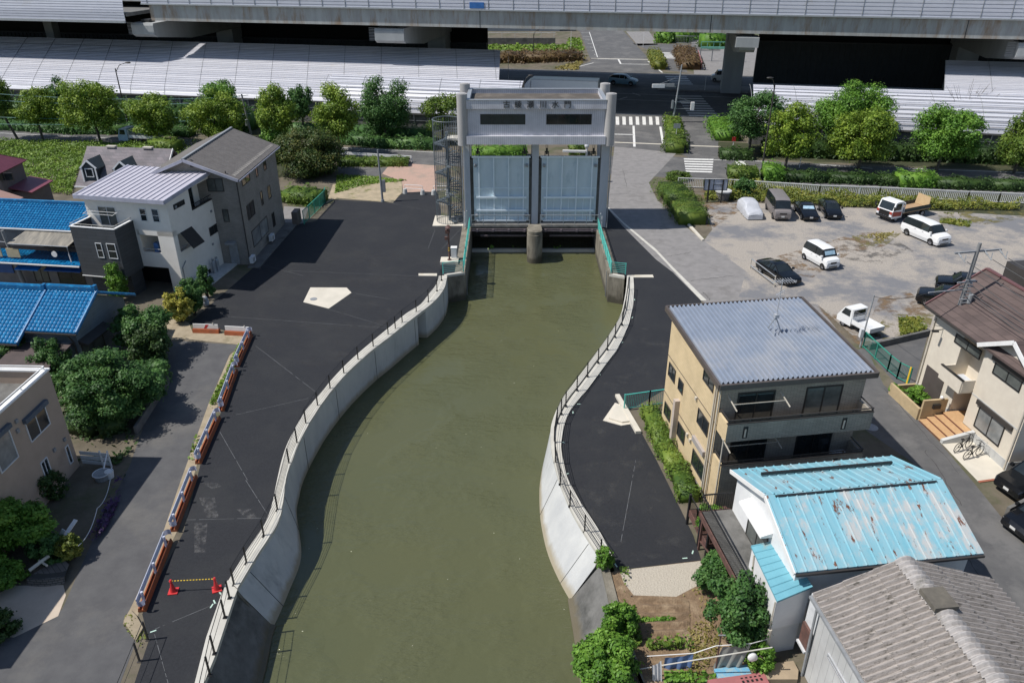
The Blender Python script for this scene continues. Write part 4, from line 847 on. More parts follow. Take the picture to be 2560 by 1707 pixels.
bx=hz('f',1095,13,y0-.4); m=MB(); m.box(bx[0]-1.2,bx[0]+1.2,y0-.46,y0-.36,bx[1]-.45,bx[1]+.45); obj('sign_panel',m,mat('blue_panel',(.03,.14,.4),rough=.5),vd)
# piers with cantilever caps
for (k,xs,ys,wd) in (('z1',1345,230,4.4),('z2',1245,330,5.2),('z3',2140,400,2.4),('z4',2330,470,3.0)):
    x=hz(k,xs,ys,y0+2)[0]; m=MB(); lp=y0+25
    if k=='z3': m.extr([(y0-.4,zb-.55),(y0-.4,zb-2.0),(y0+3,zb-2.4),(y0+3,zb-.5)],'x',30.45,33.9)
    m.extr([(y0+.5,zb-.5),(y0+.3,zb-.9),(y0+.3,zb-2.4),(y0+1.2,zb-2.9),(y0+12,zb-4.2),(y0+36,zb-4.2),(y0+41,zb-2.4),(y0+41,zb-.5)],'x',x-wd/2,x+wd/2)
    cw=1.85
    if k=='z3': xc=32.6
    else: xc=x+.6
    P_=hthing('viaduct_pier',{'z1':'concrete viaduct pier with a wide cap at the far left in deep shade','z2':'concrete viaduct pier with a wide rounded cap left of the sluice gate','z3':'pale concrete viaduct pier beside the main road crossing','z4':'concrete viaduct pier at the far right behind the silver noise walls'}[k],'viaduct pier')
    obj('cap',m,pierm,P_); m=MB(); m.box(xc-cw,xc+cw,54.2,58.2,0,zb+.5 if k=='z3' else zb-4.2); obj('column',m,pierm,P_)
    m=MB(); m.box(x-.8,x+.8,y0+1.5,y0+3.2,zb-.5,zb); obj('bearing',m,M['darkgrey'],P_)
    if k!='z3':
        m=MB()
        for i in range(9): z=zb-2.5+i*.24; m.box(x-wd/2-1.3,x-wd/2-.02,y0+1.1,y0+1.25,z,z+.07)
        obj('louvre_screen',m,M['greysteel'],P_)
# nearer ramp barrier top left
yr=25.0; a=hz('f',288,48,yr); m=corr([(yr,a[1]),(yr,a[1]+1.5),(yr+.3,a[1]+3.2),(yr+1,a[1]+5)],-170,a[0],.42); rp=hthing('ramp_barrier','silver noise barrier of a ramp deck at the top left corner','noise barrier'); obj('panel',m,barm,rp)
m=MB(); m.box(-170,a[0],yr+.5,yr+30,a[1]+.6,a[1]+1.2); obj('deck',m,M['darkconc'],rp)
m=MB(); m.box(-170,a[0],yr-.25,yr+.1,a[1]-.4,a[1]-.01); obj('gutter',m,M['steel'],rp)
for xq in (-150,-112): 
    m=MB(); m.box(xq-1,xq+1,yr+26,yr+28,0,a[1]+.6); obj('column',m,pierm,rp)
# noise tunnels
def tunnel(label,xl_,xr_,ya,za,yb_,zb_,wall=True,bulge=.5,ridge=.5,zlow=0.0,skl=0,skr=0):
    t=hthing('noise_tunnel',label,'noise tunnel'); prof=[]
    for i in range(13):
        a=math.pi/2*i/12; prof.append((ya+(yb_-ya)*(1-math.cos(a)*1.0) if bulge else 0,za+(zb_-za)*math.sin(a)))
    prof=[(ya+(yb_-ya)*((i/12)**1.35),za+(zb_-za)*(1-(1-i/12)**1.55)) for i in range(13)]
    if yb_-ya>18: prof=[(ya+f*(yb_-ya),za+h_*(zb_-za)) for f,h_ in ((0,0),(.015,.1),(.05,.17),(.12,.26),(.22,.36),(.35,.48),(.5,.61),(.65,.73),(.8,.85),(.9,.93),(1,1))]
    sh_=corr(prof,xl_,xr_,ridge)
    sh_.v=[(x+(y-ya)*(skr if x==xr_ else skl),y,z) for x,y,z in sh_.v]
    obj('roof_shell',sh_,tunm,t)
    S_=[0]
    for p,q in zip(prof[:-1],prof[1:]): S_.append(S_[-1]+math.dist(p,q))
    jn=MB(); sp=ridge*1.25; k_=int(S_[-1]/sp); x2s=lambda y: xr_+(y-ya)*skr
    x1s=lambda y: xl_+(y-ya)*skl
    for i in range(1,k_):
        s=i*sp; j=max(a for a in range(len(S_)) if S_[a]<=s); j=min(j,len(prof)-2); tt_=(s-S_[j])/(S_[j+1]-S_[j]); p,q=prof[j],prof[j+1]; y=p[0]+(q[0]-p[0])*tt_; z=p[1]+(q[1]-p[1])*tt_; dl=math.dist(p,q); dy,dz=(q[0]-p[0])/dl,(q[1]-p[1])/dl; ny,nz=-dz,dy; o_=.115; w_=.1
        jn.quad((x1s(y),y+ny*o_,z+nz*o_),(x2s(y),y+ny*o_,z+nz*o_),(x2s(y),y+ny*o_+dy*w_,z+nz*o_+dz*w_),(x1s(y),y+ny*o_+dy*w_,z+nz*o_+dz*w_))
    obj('groove_lines',jn,mat('groove_shade',(.2,.2,.22),rough=.8),t)  # dark strips drawn for the shade in the rib grooves
    n=int((xr_-xl_)/6.2)
    for i in range(n+1):
        x=xl_+(xr_-xl_)*i/max(n,1); sk=(.22+.3*max(0,min(1,-x/65))) if yb_-ya>10 else .1; sk=-skl if skl else sk; m=MB(); m.tube([(x-(p[0]-ya)*sk,p[0]-.02,p[1]+.01) for p in prof],.035,4); obj('seam',m,M['greysteel'],t)
    if wall:
        m=MB(); m.box(xl_,xr_,ya+.3,ya+.7,zlow,za); m.box(xl_,xr_,ya+.0,ya+.75,za-.25,za-.02); W2=obj('wall',m,M['darkconc'],t)
        m=MB()
        for i in range(int((xr_-xl_)/2.5)): x=xl_+2.5*i; m.bar((x,ya+.25,za-1.6),(x,ya+.05,za-.1),.1)
        m.bar((xl_,ya+.22,za-1.2),(xr_,ya+.22,za-1.2),.06); obj('bracket',m,M['greysteel'],W2)
    return t
yA,yB=15.0,38.0
zl=hz('f',300,215,yA)[1]; zh=hz('f',600,101,yB)[1]; xe=hz('z2',2205,760,yA)[0]; xet=hz('z2',2228,462,yB)[0]
tunnel('longest white corrugated noise tunnel roof, at the left behind the street trees',-190,xe,yA,zl,yB,zh,ridge=.72,skr=(xet-xe)/(yB-yA))
yA2,yB2=12.0,17.0
x2a=hz('f',750,215,yA2+2)[0]; x2b=hz('f',1195,195,yA2+2)[0]; za2=hz('f',900,258,yA2)[1]; zb2=hz('f',900,176,yB2)[1]
tunnel('lower white corrugated noise wall in front of the tunnel, left of the gate house',x2a,x2b,yA2,za2,yB2,zb2,ridge=.62)
x3a=hz('f',1730,240,14)[0]; za3=hz('f',2000,296,13)[1]; zb3=hz('f',2000,203,18)[1]
tunnel('white corrugated noise wall behind the trees on the right side',x3a,170,13,za3,18,zb3,ridge=.6)
x4a=hz('z4',1612,830,18.5)[0]; x4t=hz('z4',1620,545,yB)[0]; zh4=hz('f',2250,141,yB)[1]; 
tunnel('short white noise tunnel end at the far right edge',x4a,170,18.5,zb3-1.0,yB,zh4,wall=False,ridge=.72,skl=(x4t-x4a)/(yB-18.5))
# dark far noise wall under the viaduct
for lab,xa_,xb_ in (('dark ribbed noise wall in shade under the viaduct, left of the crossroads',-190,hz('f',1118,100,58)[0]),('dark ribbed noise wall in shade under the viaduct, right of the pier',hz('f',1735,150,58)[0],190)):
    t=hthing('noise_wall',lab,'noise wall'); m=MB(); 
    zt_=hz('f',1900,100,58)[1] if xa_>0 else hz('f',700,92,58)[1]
    m.box(xa_,xb_,58,58.4,1.5 if xa_>0 else 0,zt_); obj('panel',m,darkp,t); m=MB(); m.box(xa_,xb_,58.8,59.2,0 if xa_<0 else 1.5,zb+1.0); obj('shade_sheet',m,mat('viaduct_shade_black',(.008,.008,.009),rough=.9),t); m=MB()  # the upper black sheet stands in for the deep shade under the deck
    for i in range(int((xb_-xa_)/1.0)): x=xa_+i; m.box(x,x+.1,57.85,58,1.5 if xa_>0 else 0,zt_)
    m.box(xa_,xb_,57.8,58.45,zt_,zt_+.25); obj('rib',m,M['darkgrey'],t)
# ------------------------------------------------------------------ houses
def slab(P,th):   # roof slab under four corners (ccw from below-left), thickness th downwards
    P=[Vector(p) for p in P]; m=MB(); D=Vector((0,0,-th)); return m.hexa([tuple(p+D) for p in P]+[tuple(p) for p in P])
def ribbed(P,nu,nv,amp,step=0.0,seg=6,lift=.02,shape='sin',jit=0,tail=0):
    """roof covering on quad P=(eave L, eave R, ridge R, ridge L): nu waves across, nv courses up"""
    A,B,C,D=[Vector(p) for p in P]; n=(B-A).cross(D-A).normalized(); 
    if n.z<0: n=-n
    U=[]
    for i in range(nu):
        if shape=='sin': U+=[((i+k/seg)/nu,amp*math.sin(2*math.pi*k/seg)) for k in range(seg)]
        elif shape=='tile': U+=[((i+k/seg)/nu,amp*(1-abs(2*k/seg-1)**2*1.6)) for k in range(seg)]
        else: U+=[(i/nu,0),((i+.06)/nu,amp),((i+.14)/nu,amp),((i+.2)/nu,0)]      # standing seam
    U.append((1,0)); Vv=[]
    for j in range(nv):
        Vv+=[(j/nv,step),((j+.999)/nv,0)] if step else [(j/nv,0)]
    Vv.append((1,0 if not step else 0)); m=MB(); vs=[]
    for v,s in Vv:
        for u,o in U:
            p=A.lerp(B,u).lerp(D.lerp(C,u),v)+n*(o+s+lift); vs.append(tuple(p))
    k=len(U); m.add(vs,[(j*k+i,j*k+i+1,(j+1)*k+i+1,(j+1)*k+i) for j in range(len(Vv)-1) for i in range(k-1)]); return m
def rail(root,name,pts,h,m,bars=.14,r=.02,z0=0,mid=None,thick=.05):
    k=MB(); pts=[Vector(p) for p in pts]
    for a,b in zip(pts[:-1],pts[1:]):
        n=max(1,int((b-a).length/bars)) if bars else 1
        for i in range(n+1): p=a.lerp(b,i/n); k.bar(p,p+Vector((0,0,h)),r*1.5)
        up_=Vector((0,0,h)); k.bar(a+up_,b+up_,thick)
        if mid: k.bar(a+up_*mid,b+up_*mid,thick*.6)
    return obj(name,k,m,root)
def gable(root,x0,x1,y0,y1,zw,ridge_at,zr,wm,axis='x',zb=0):
    """walls with gable ends; axis: ridge runs along x or y"""
    m=MB()
    if axis=='x': m.extr([(y0,zb),(y1,zb),(y1,zw),(ridge_at,zr),(y0,zw)],'x',x0,x1)
    else: m.extr([(x0,zb),(x1,zb),(x1,zw),(ridge_at,zr),(x0,zw)],'y',y0,y1)
    return obj('wall',m,wm,root)
# ---- apartment house, right bank
ybrick=brick('pale_yellow_siding',(.62,.48,.29),(.58,.45,.265),(.46,.35,.21),.42,.16,ms=.008,dirt=.9,bump=.2)
gbrick=brick('grey_brown_siding',(.4,.355,.29),(.32,.285,.235),(.18,.16,.135),.36,.075,ms=.012,dirt=.85,bump=.4)
broof=mat('blue_grey_roof_steel',(.27,.31,.38),(.23,.27,.34),sc=1.5,rough=.38,metal=.25,c3=(.32,.34,.38),sc3=.3)
fasc=mat('brown_fascia',(.1,.082,.072),rough=.5)
F=Frame(V(10.71,33.73),V(10.71+math.cos(R(8.6)),33.73+math.sin(R(8.6))))
ap=fthing(F,'apartment_house','three-storey yellow and brown apartment house with a corrugated blue-grey roof','apartment house')
w_,d_=7.95,7.75
m=MB(); m.extr([(0,0),(d_,0),(d_,8.0),(0,7.62)],'x',.005,w_-.005); obj('wall',m,ybrick,ap)
m=MB(); m.box(0,w_,-.03,-.001,0,7.6); obj('front_cladding',m,gbrick,ap)
rf=slab([(-.25,-.3,7.68),(w_+.3,-.3,7.68),(w_+.3,d_+.3,8.12),(-.25,d_+.3,8.12)],.06); RF=obj('roof',rf,broof,ap)
obj('roof_sheet',ribbed([(-.15,-.22,7.7),(w_+.2,-.22,7.7),(w_+.2,d_+.22,8.14),(-.15,d_+.22,8.14)],31,1,.1,seg=8,lift=.08),broof,RF)
m=MB(); 
for a,b in (((-.3,-.36,7.64),(w_+.36,-.36,7.64)),((-.3,-.36,7.64),(-.3,d_+.36,8.08)),((w_+.36,-.36,7.64),(w_+.36,d_+.36,8.08)),((-.3,d_+.36,8.08),(w_+.36,d_+.36,8.08))): m.bar(a,b,.14,.3)
obj('fascia',m,fasc,ap)
m=MB(); m.box(-.012,-.001,0,d_,5.08,5.13); m.box(-.012,-.001,0,d_,2.5,2.55); obj('string_course',m,fasc,ap)
def ww(k,a,b,**kw): return winpx(ap,F,'W',0,k,a,b,M['frame'],kw.pop('g',M['glassd']),**kw)
for a,b,mu in (((335,515),(385,700),1),((95,505),(125,640),1),((160,610),(178,715),0),((292,815),(345,1000),1),((65,770),(92,900),1),((155,905),(188,1055),0),((255,1090),(322,1315),1)): ww('c5',a,b,mull=mu,t=.05)
m=MB(); y_,z_=F.hx('c5',290,1070,0); m.box(-.16,-.001,y_-.9,y_+.75,z_-.05,z_+.28); obj('shutter_box',m,mat('pinkish_aluminium',(.4,.36,.34),rough=.4),ap)
m=MB(); y_,z_=F.hx('c5',140,900,0); z1=F.hx('c5',145,735,0)[1]; z0=F.hx('c5',105,1065,0)[1]; m.box(-.3,-.001,y_-.16,y_+.16,max(.2,z0),z1); obj('duct',m,mat('duct_beige',(.5,.42,.36),rough=.6),ap)
for px_,py_ in ((278,745),(217,990),(237,1028),(160,1112)):
    y_,z_=F.hx('c5',px_,py_,0); m=MB(); m.box(-.12,-.001,y_-.08,y_+.08,z_-.1,z_+.1); obj('vent_hood',m,M['pipe'],ap)
m=MB(); 
for yy in (.35,.55,): m.tube([(-.06,yy,0),(-.06,yy,7.5)],.045,6)
m.tube([(-.1,-.06,0),(-.1,-.06,7.5)],.05,6); m.tube([(-.06,-1.15,0),(-.06,-1.15,5.0)],.04,6); obj('drain_pipe',m,M['pipe'],ap)
for zf in (5.0,2.42):
    dpt=1.25; m=MB(); m.box(0,w_,-dpt,-.035,zf-.12,zf); m.box(0,w_,-dpt,-dpt+.12,zf,zf+.95); m.box(w_-.12,w_,-dpt+.12,-.035,zf,zf+.95); B_=obj('balcony',m,gbrick,ap)
    m=MB(); m.box(-.012,-.0,-dpt,-.032,zf-.12,zf+.95); m.box(-.0,.11,-dpt+.12,-.035,zf,zf+.95); obj('side_panel',m,ybrick,B_)
    m=MB(); m.bar((0,-dpt+.06,zf+1.16),(w_,-dpt+.06,zf+1.16),.055); m.bar((0,-dpt+.06,zf+1.02),(w_,-dpt+.06,zf+1.02),.045)
    for x in (.06,w_-.06): m.bar((x,-dpt+.06,zf+1.16),(x,-.06,zf+1.16),.055)
    for x in (.06,1.2,3.9,4.4,6.8,w_-.06): m.bar((x,-dpt+.06,zf+.95),(x,-dpt+.06,zf+1.16),.05)
    m.box(-.02,w_+.02,-dpt-.02,-dpt+.14,zf+.951,zf+.985); obj('handrail',m,M['frame'],B_)
    for x in (1.0,6.4):
        m=MB(); m.box(x-.13,x+.13,-dpt-.012,-dpt-.001,zf+.05,zf+.75); s_=obj('slot',m,M['framek'],B_); m=MB(); m.box(x-.045,x+.045,-dpt-.02,-dpt-.013,zf+.1,zf+.6); obj('slot_light',m,M['pipe'],s_)
for zf,g2 in ((5.0,M['glassc']),(2.42,M['glassd'])):
    window(ap,'S',-.03,1.0,zf+.05,2.9,zf+1.95,M['framek'],M['glassd'],t=.07); window(ap,'S',-.03,4.75,zf+.05,6.65,zf+1.95,M['framek'],g2,t=.07)
    m=MB(); 
    for x in (.35,3.2): m.bar((x,-.04,zf+1.95),(x+.15,-1.0,zf+1.55),.05)
    m.bar((.42,-.6,zf+1.7),(3.3,-.6,zf+1.7),.035); obj('laundry_arm',m,M['pipe'],ap)
m=MB(); m.box(.012,w_-.6,-1.24,-.035,0,2.3); GF=obj('ground_floor',m,gbrick,ap); m=MB(); m.box(-.001,.011,-1.24,-.035,0,2.3); obj('side_panel',m,ybrick,GF)
window(ap,'S',-1.24,1.3,.1,2.2,2.05,M['framek'],M['glassd'],mull=0)
m=MB(); m.box(6.6,7.4,-.85,-.35,2.43,3.0); obj('air_conditioner',m,M['meter'],ap)
m=MB(); m.box(-.08,w_+.08,-.08,d_+.08,-.1,.35); obj('plinth',m,M['darkconc'],ap)
# roof aerial
an=F.l(G('c5',795,295,8.05)); at_=thing('roof_aerial','television aerial on a tripod on the corrugated blue-grey roof','aerial',tuple(F.w(an.x,an.y,7.95)),F.a)
m=MB()
for a in (0,2.1,4.2): m.bar((.45*math.cos(a),.45*math.sin(a),.05),(0,0,1.0),.05)
obj('tripod',m,M['steel'],at_); m=MB(); m.tube([(0,0,.6),(0,0,3.3)],.028,5); 
m.bar((-.5,0,3.2),(.7,0,3.2),.03)
for i in range(8): m.bar((-.45+i*.15,-.35,3.2),(-.45+i*.15,.35,3.2),.015)
m.bar((-.4,-.3,2.5),(.4,.3,2.5),.03)
for i in range(5): m.bar((-.3+i*.14,-.3+i*.1-.2,2.5),(-.3+i*.14,-.3+i*.1+.2,2.5),.015)
m.box(-.12,.12,-.12,.12,1.0,1.2); obj('mast',m,M['alu'],at_)
# ---- blue rusty roof house
rustblue=None
def rusty():
    m,nt,b=nodes('weathered_sky_blue_paint'); L=nt.links.new
    tc=N(nt,'ShaderNodeTexCoord'); mp=N(nt,'ShaderNodeMapping'); mp.inputs['Scale'].default_value=(1.5,.36,.36); L(tc.outputs['Object'],mp.inputs['Vector'])
    def nz(s,d,lo,hi,ro=.65,src=None):
        n=N(nt,'ShaderNodeTexNoise',_Scale=s,_Detail=d,_Roughness=ro); L(src or mp.outputs[0],n.inputs['Vector'])
        r=N(nt,'ShaderNodeMapRange'); r.inputs[1].default_value=lo; r.inputs[2].default_value=hi; L(n.outputs[0],r.inputs[0]); return r.outputs[0]
    m1=N(nt,'ShaderNodeMix',data_type='RGBA'); m1.inputs[6].default_value=(.17,.4,.48,1); m1.inputs[7].default_value=(.25,.44,.5,1); L(nz(1.5,6,.35,.65),m1.inputs[0])
    m2=N(nt,'ShaderNodeMix',data_type='RGBA'); L(m1.outputs[2],m2.inputs[6]); m2.inputs[7].default_value=(.43,.44,.43,1)
    # bare weathered patches, mostly on the near slope (y below the ridge)
    sx=N(nt,'ShaderNodeSeparateXYZ'); L(tc.outputs['Object'],sx.inputs[0])
    gr=N(nt,'ShaderNodeMapRange'); gr.inputs[1].default_value=3.3; gr.inputs[2].default_value=3.5; gr.inputs[3].default_value=1; gr.inputs[4].default_value=.25; L(sx.outputs[1],gr.inputs[0])
    mu=N(nt,'ShaderNodeMath',operation='MULTIPLY'); mp3=N(nt,'ShaderNodeMapping'); mp3.inputs['Scale'].default_value=(1,.75,.75); L(tc.outputs['Object'],mp3.inputs['Vector']); a1=nz(.55,9,.46,.6,.7,mp3.outputs[0]); a2=nz(2.6,9,.38,.62,.75); mm=N(nt,'ShaderNodeMath',operation='MULTIPLY'); L(a1,mm.inputs[0]); L(a2,mm.inputs[1]); m_2=N(nt,'ShaderNodeMath',operation='MULTIPLY'); m_2.use_clamp=True; L(mm.outputs[0],m_2.inputs[0]); m_2.inputs[1].default_value=1.9; L(m_2.outputs[0],mu.inputs[0]); L(gr.outputs[0],mu.inputs[1]); L(mu.outputs[0],m2.inputs[0])
    mp2=N(nt,'ShaderNodeMapping'); mp2.inputs['Scale'].default_value=(1.8,.6,.6); L(tc.outputs['Object'],mp2.inputs['Vector'])
    m3=N(nt,'ShaderNodeMix',data_type='RGBA'); L(m2.outputs[2],m3.inputs[6]); m3.inputs[7].default_value=(.14,.055,.03,1); L(nz(1.7,9,.59,.615,.7,mp2.outputs[0]),m3.inputs[0])
    L(m3.outputs[2],b.inputs['Base Color']); b.inputs['Roughness'].default_value=.6; return m
rb_=rusty(); wwall=mat('white_render',(.74,.74,.73),(.66,.66,.66),sc=1.2,rough=.8,c3=(.55,.56,.58),sc3=.35,lo3=.6,hi3=.75)
F=Frame(V(11.7,23.7),V(11.7+math.cos(R(7.7)),23.7+math.sin(R(7.7))))
bh=fthing(F,'rusty_roof_house','white house under a peeling sky-blue sheet roof with rust patches','house')
Lb=8.45; ze,zr_,yr_,yb_=4.6,5.9,3.4,6.95
gable(bh,.25,Lb-.3,.35,yb_-.3,ze+.05,yr_,zr_-.12,wwall)
R1=slab([(0,0,ze),(Lb,0,ze),(Lb,yr_,zr_),(0,yr_,zr_)],.07); R_=obj('roof',R1,rb_,bh)
obj('near_sheet',ribbed([(0,0,ze),(Lb,0,ze),(Lb,yr_,zr_),(0,yr_,zr_)],19,1,.045,shape='seam',lift=.012),rb_,R_)
obj('far_slab',slab([(0,yr_,zr_),(Lb,yr_,zr_),(Lb,yb_,ze),(0,yb_,ze)],.07),rb_,R_)
obj('far_sheet',ribbed([(Lb,yb_,ze),(0,yb_,ze),(0,yr_,zr_),(Lb,yr_,zr_)],19,1,.045,shape='seam',lift=.012),rb_,R_)
m=MB(); m.bar((.4,yr_-.12,zr_+.0),(Lb-.35,yr_-.12,zr_+.0),.1,.06); m.bar((.9,yb_-1.25,ze+.62),(Lb-.9,yb_-1.25,ze+.62),.1,.14); obj('snow_guard',m,M['framek'],R_)
m=MB(); m.bar((-.04,0,ze-.08),(-.04,yr_,zr_-.08),.06,.2); m.bar((-.04,yr_,zr_-.08),(-.04,yb_,ze-.08),.06,.2); obj('bargeboard',m,M['white'],bh)
m=MB(); m.bar((0,-.06,ze-.1),(Lb,-.06,ze-.1),.1,.1); obj('gutter',m,M['frame'],bh)
a=F.hx('d7',1330,450,.25); b=F.hx('d7',1540,1080,.25); window(bh,'W',.25,min(a[0],b[0])-.1,2.35,max(a[0],b[0])+.25,4.0,M['frame'],M['glassc'],mull=1,t=.05)
m=MB(); q0=min(a[0],b[0])-.4; q1=max(a[0],b[0])+.5; m.hexa([(-.3,q0,4.1),(.24,q0,4.1),(.24,q1,4.1),(-.3,q1,4.1),(-.28,q0,4.2),(.24,q0,4.35),(.24,q1,4.35),(-.28,q1,4.2)]); obj('door_canopy',m,M['white'],bh)
# balcony deck of that house
m=MB(); m.box(-1.35,.24,1.7,6.7,2.2,2.32); bd=obj('balcony_floor',m,M['darkconc'],bh); m=MB(); m.box(-1.42,-1.3,1.2,6.75,2.0,2.32); m.box(-1.42,.2,6.7,6.8,2.0,2.32); obj('edge_beam',m,M['rust'],bd)
rail(bh,'balcony_railing',[(-1.36,1.0,2.32),(-1.36,6.72,2.32),(.15,6.72,2.32)],1.05,M['framek'],bars=.11,r=.012,thick=.06)
m=MB()
for y in (1.3,3.8,6.5): m.bar((-1.3,y,0),(-1.3,y,2.0),.1)
m.bar((-1.3,6.5,.6),(-1.3,1.3,2.0),.06); obj('balcony_post',m,M['rust'],bd)
# ---- lean-to annexe with its own pale blue roof
lr=[F.l(G('c8',*p,z)) for p,z in (((370,1040),3.5),((600,945),3.9),((400,640),3.9),((200,682),3.5))]
an_=fthing(F,'annexe','white annexe with a pale blue seamed roof, against the rusty roof house','annexe')
pale=mat('pale_blue_roof_paint',(.15,.37,.44),(.13,.33,.4),sc=1.5,rough=.45,c3=(.3,.27,.2),sc3=.35,lo3=.62,hi3=.72)
obj('roof',slab(lr,.08),pale,an_); obj('roof_sheet',ribbed([lr[3],lr[0],lr[1],lr[2]],8,1,.04,shape='seam',lift=.012),pale,an_)
A,B,C,D=lr; ins=lambda p,c,t:(p.x+(c.x-p.x)*t,p.y+(c.y-p.y)*t)
ctr=(A+B+C+D)/4
base=[ins(A,ctr,.05),ins(B,ctr,.05),ins(C,ctr,.05),ins(D,ctr,.05)]
m=MB(); m.hexa([(p[0],p[1],1.75) for p in base]+[(base[0][0],base[0][1],3.4),(base[1][0],base[1][1],3.8),(base[2][0],base[2][1],3.8),(base[3][0],base[3][1],3.4)]); obj('wall',m,wwall,an_)
b2=[ins(A,ctr,.18),ins(B,ctr,.12),ins(C,ctr,.1),ins(D,ctr,.12)]; m=MB(); m.prism(b2,0,1.75); obj('lower_wall',m,wwall,an_)
m=MB(); m.tube([(base[0][0]-.1,base[0][1]-.1,0),(base[0][0]-.1,base[0][1]-.1,1.9)],.09,8); m.tube([(base[0][0]-.07,base[0][1]-.0,3.4),(base[0][0]-.07,base[0][1],1.8)],.035,5); m.tube([(base[3][0]-.08,base[3][1]-.4,3.4),(base[3][0]-.08,base[3][1]-.6,2.1),(base[0][0]-.12,base[0][1]+.1,1.7)],.04,5); m.bar((base[0][0],base[0][1],1.72),(base[3][0],base[3][1],1.72),.08); obj('drain_pipe',m,M['pipe'],an_)
# brown rusty gap roof
gr_=[F.l(G('c8',*p,z)) for p,z in (((560,960),3.0),((1200,850),3.0),((1240,780),3.3),((600,890),3.3))]
o=fthing(F,'rusty_canopy','rust-brown sheet canopy in the gap below the sky-blue roof','canopy'); obj('sheet',ribbed(gr_,12,1,.03,lift=.0),mat('brown_rust_sheet',(.15,.045,.03),(.24,.09,.06),sc=2,rough=.7,c3=(.3,.28,.27),sc3=1,lo3=.6,hi3=.7),o); m=MB(); 
for p in gr_: m.bar((p.x,p.y,0),(p.x,p.y,p.z-.03),.08)
obj('post',m,M['frame'],o)
# ---- grey corrugated house
asb=mat('weathered_cement_sheet',(.36,.325,.3),(.25,.225,.205),sc=2.6,rough=.95,bump=.5,bsc=18,c3=(.1,.09,.075),sc3=3.2,lo3=.55,hi3=.66,mode='o',streak=(.8,3,1),detail=10)
F=Frame(V(12.1,22.7),V(12.1+math.cos(R(6.5)),22.7+math.sin(R(6.5))))
gh=fthing(F,'corrugated_roof_house','pale clad house with a mossy grey corrugated gable roof, nearest on the right','house')
clad=brick('pale_metal_cladding',(.5,.5,.49),(.47,.47,.46),(.3,.3,.3),.45,9,ms=.012,off=0,dirt=.8)
Wg,zeg,zrg,xrg,Lg=7.6,4.4,5.95,3.5,15.0
gable(gh,.3,Wg-.3,-Lg,-.25,zeg+.02,xrg,zrg-.1,clad,axis='y')
Rg=obj('roof',slab([(0,-Lg,zeg),(xrg,-Lg,zrg),(xrg,0,zrg),(0,0,zeg)],.05),asb,gh)
obj('left_sheet',ribbed([(0,0,zeg),(0,-Lg,zeg),(xrg,-Lg,zrg),(xrg,0,zrg)],60,3,.085,step=.05,seg=6,lift=.05),asb,Rg)
obj('right_slab',slab([(xrg,-Lg,zrg),(Wg,-Lg,zeg),(Wg,0,zeg),(xrg,0,zrg)],.05),asb,Rg)
obj('right_sheet',ribbed([(Wg,-Lg,zeg),(Wg,0,zeg),(xrg,0,zrg),(xrg,-Lg,zrg)],60,3,.085,step=.05,seg=6,lift=.05),asb,Rg)
m=MB(); n=60*6
vs=[]
for i in range(n+1):
    y=-Lg*i/n; o_=.06*math.sin(2*math.pi*i/6)+.06
    for t,zz in ((-.42,-.2),(-.2,-.045),(0,.0),(.2,-.045),(.42,-.2)): vs.append((xrg+t,y,zrg+.1+zz+o_))
m.add(vs,[(i*5+k,i*5+k+1,i*5+k+6,i*5+k+5) for i in range(n) for k in range(4)]); RC=obj('ridge_cap',m,mat('pale_ridge_sheet',(.4,.375,.36),(.29,.27,.255),sc=3,rough=.95,c3=(.16,.15,.13),sc3=1.2,lo3=.58,hi3=.7),Rg)
m=MB(); m.box(xrg-.46,xrg+.46,-2.75,-1.75,zrg+.05,zrg+.24); obj('ridge_patch',m,mat('dark_cement',(.14,.125,.1),(.1,.09,.075),sc=3,rough=1),Rg)
m=MB(); m.bar((-.08,0,zeg-.08),(-.08,-Lg,zeg-.08),.13,.12); m.tube([(.2,-.32,0),(.12,-.3,zeg-.2)],.06,6); obj('gutter',m,M['greysteel'],gh)
wp=F.hx('c8',705,1385,.3); wq=F.hx('c8',810,1568,.3); window(gh,'W',.3,wp[0]-1.7,wq[1]-.1 if wq[1]>.5 else 1.2,wp[0],wp[1],M['alu'],M['glassb'],mull=1,t=.06)
# side porch at the back corner
m=MB(); m.box(.1,1.3,-.2,.5,1.2,1.3); obj('porch_shelf',m,M['meter'],gh); m=MB(); m.box(.32,1.5,-.24,.55,2.3,3.9); P_=obj('porch',m,M['meter'],gh); m=MB(); m.box(.2,.31,-.2,.5,1.3,2.35); m.box(.5,.6,-.2,.5,1.3,2.3); obj('porch_clutter',m,M['rust'],P_)
# ---- cream house far right
cream=mat('cream_render',(.66,.6,.5),(.6,.54,.45),sc=1.5,rough=.85,c3=(.52,.47,.39),sc3=.3,lo3=.6,hi3=.8)
shing=brick('brown_shingle',(.11,.078,.07),(.085,.06,.055),(.05,.035,.03),.9,.22,ms=.01,dirt=.8)
F=Frame(V(28.95,36.51),V(28.95+math.cos(R(7.3)),36.51+math.sin(R(7.3))))
ch=fthing(F,'cream_house','two-storey cream house with a brown shingle roof and brick steps','house')
zc=5.75
m=MB(); m.prism([(0,0),(11,0),(11,9.2),(0,9.2),(0,5.6),(1.7,5.6),(1.7,4.2),(0,4.2)],.6,2.75); m.prism([(0,0),(11,0),(11,9.2),(0,9.2),(0,6.2),(.9,6.2),(.9,4.2),(0,4.2)],2.75,zc); obj('wall',m,cream,ch)
m=MB(); m.box(-.03,11,-.02,4.2,0,.6); m.box(-.03,11,5.6,9.2,0,.6); m.box(1.7,11,4.2,5.6,0,.6); m.box(-.015,.0,-.0,4.2,2.72,2.8); obj('plinth',m,M['wallconc'],ch)
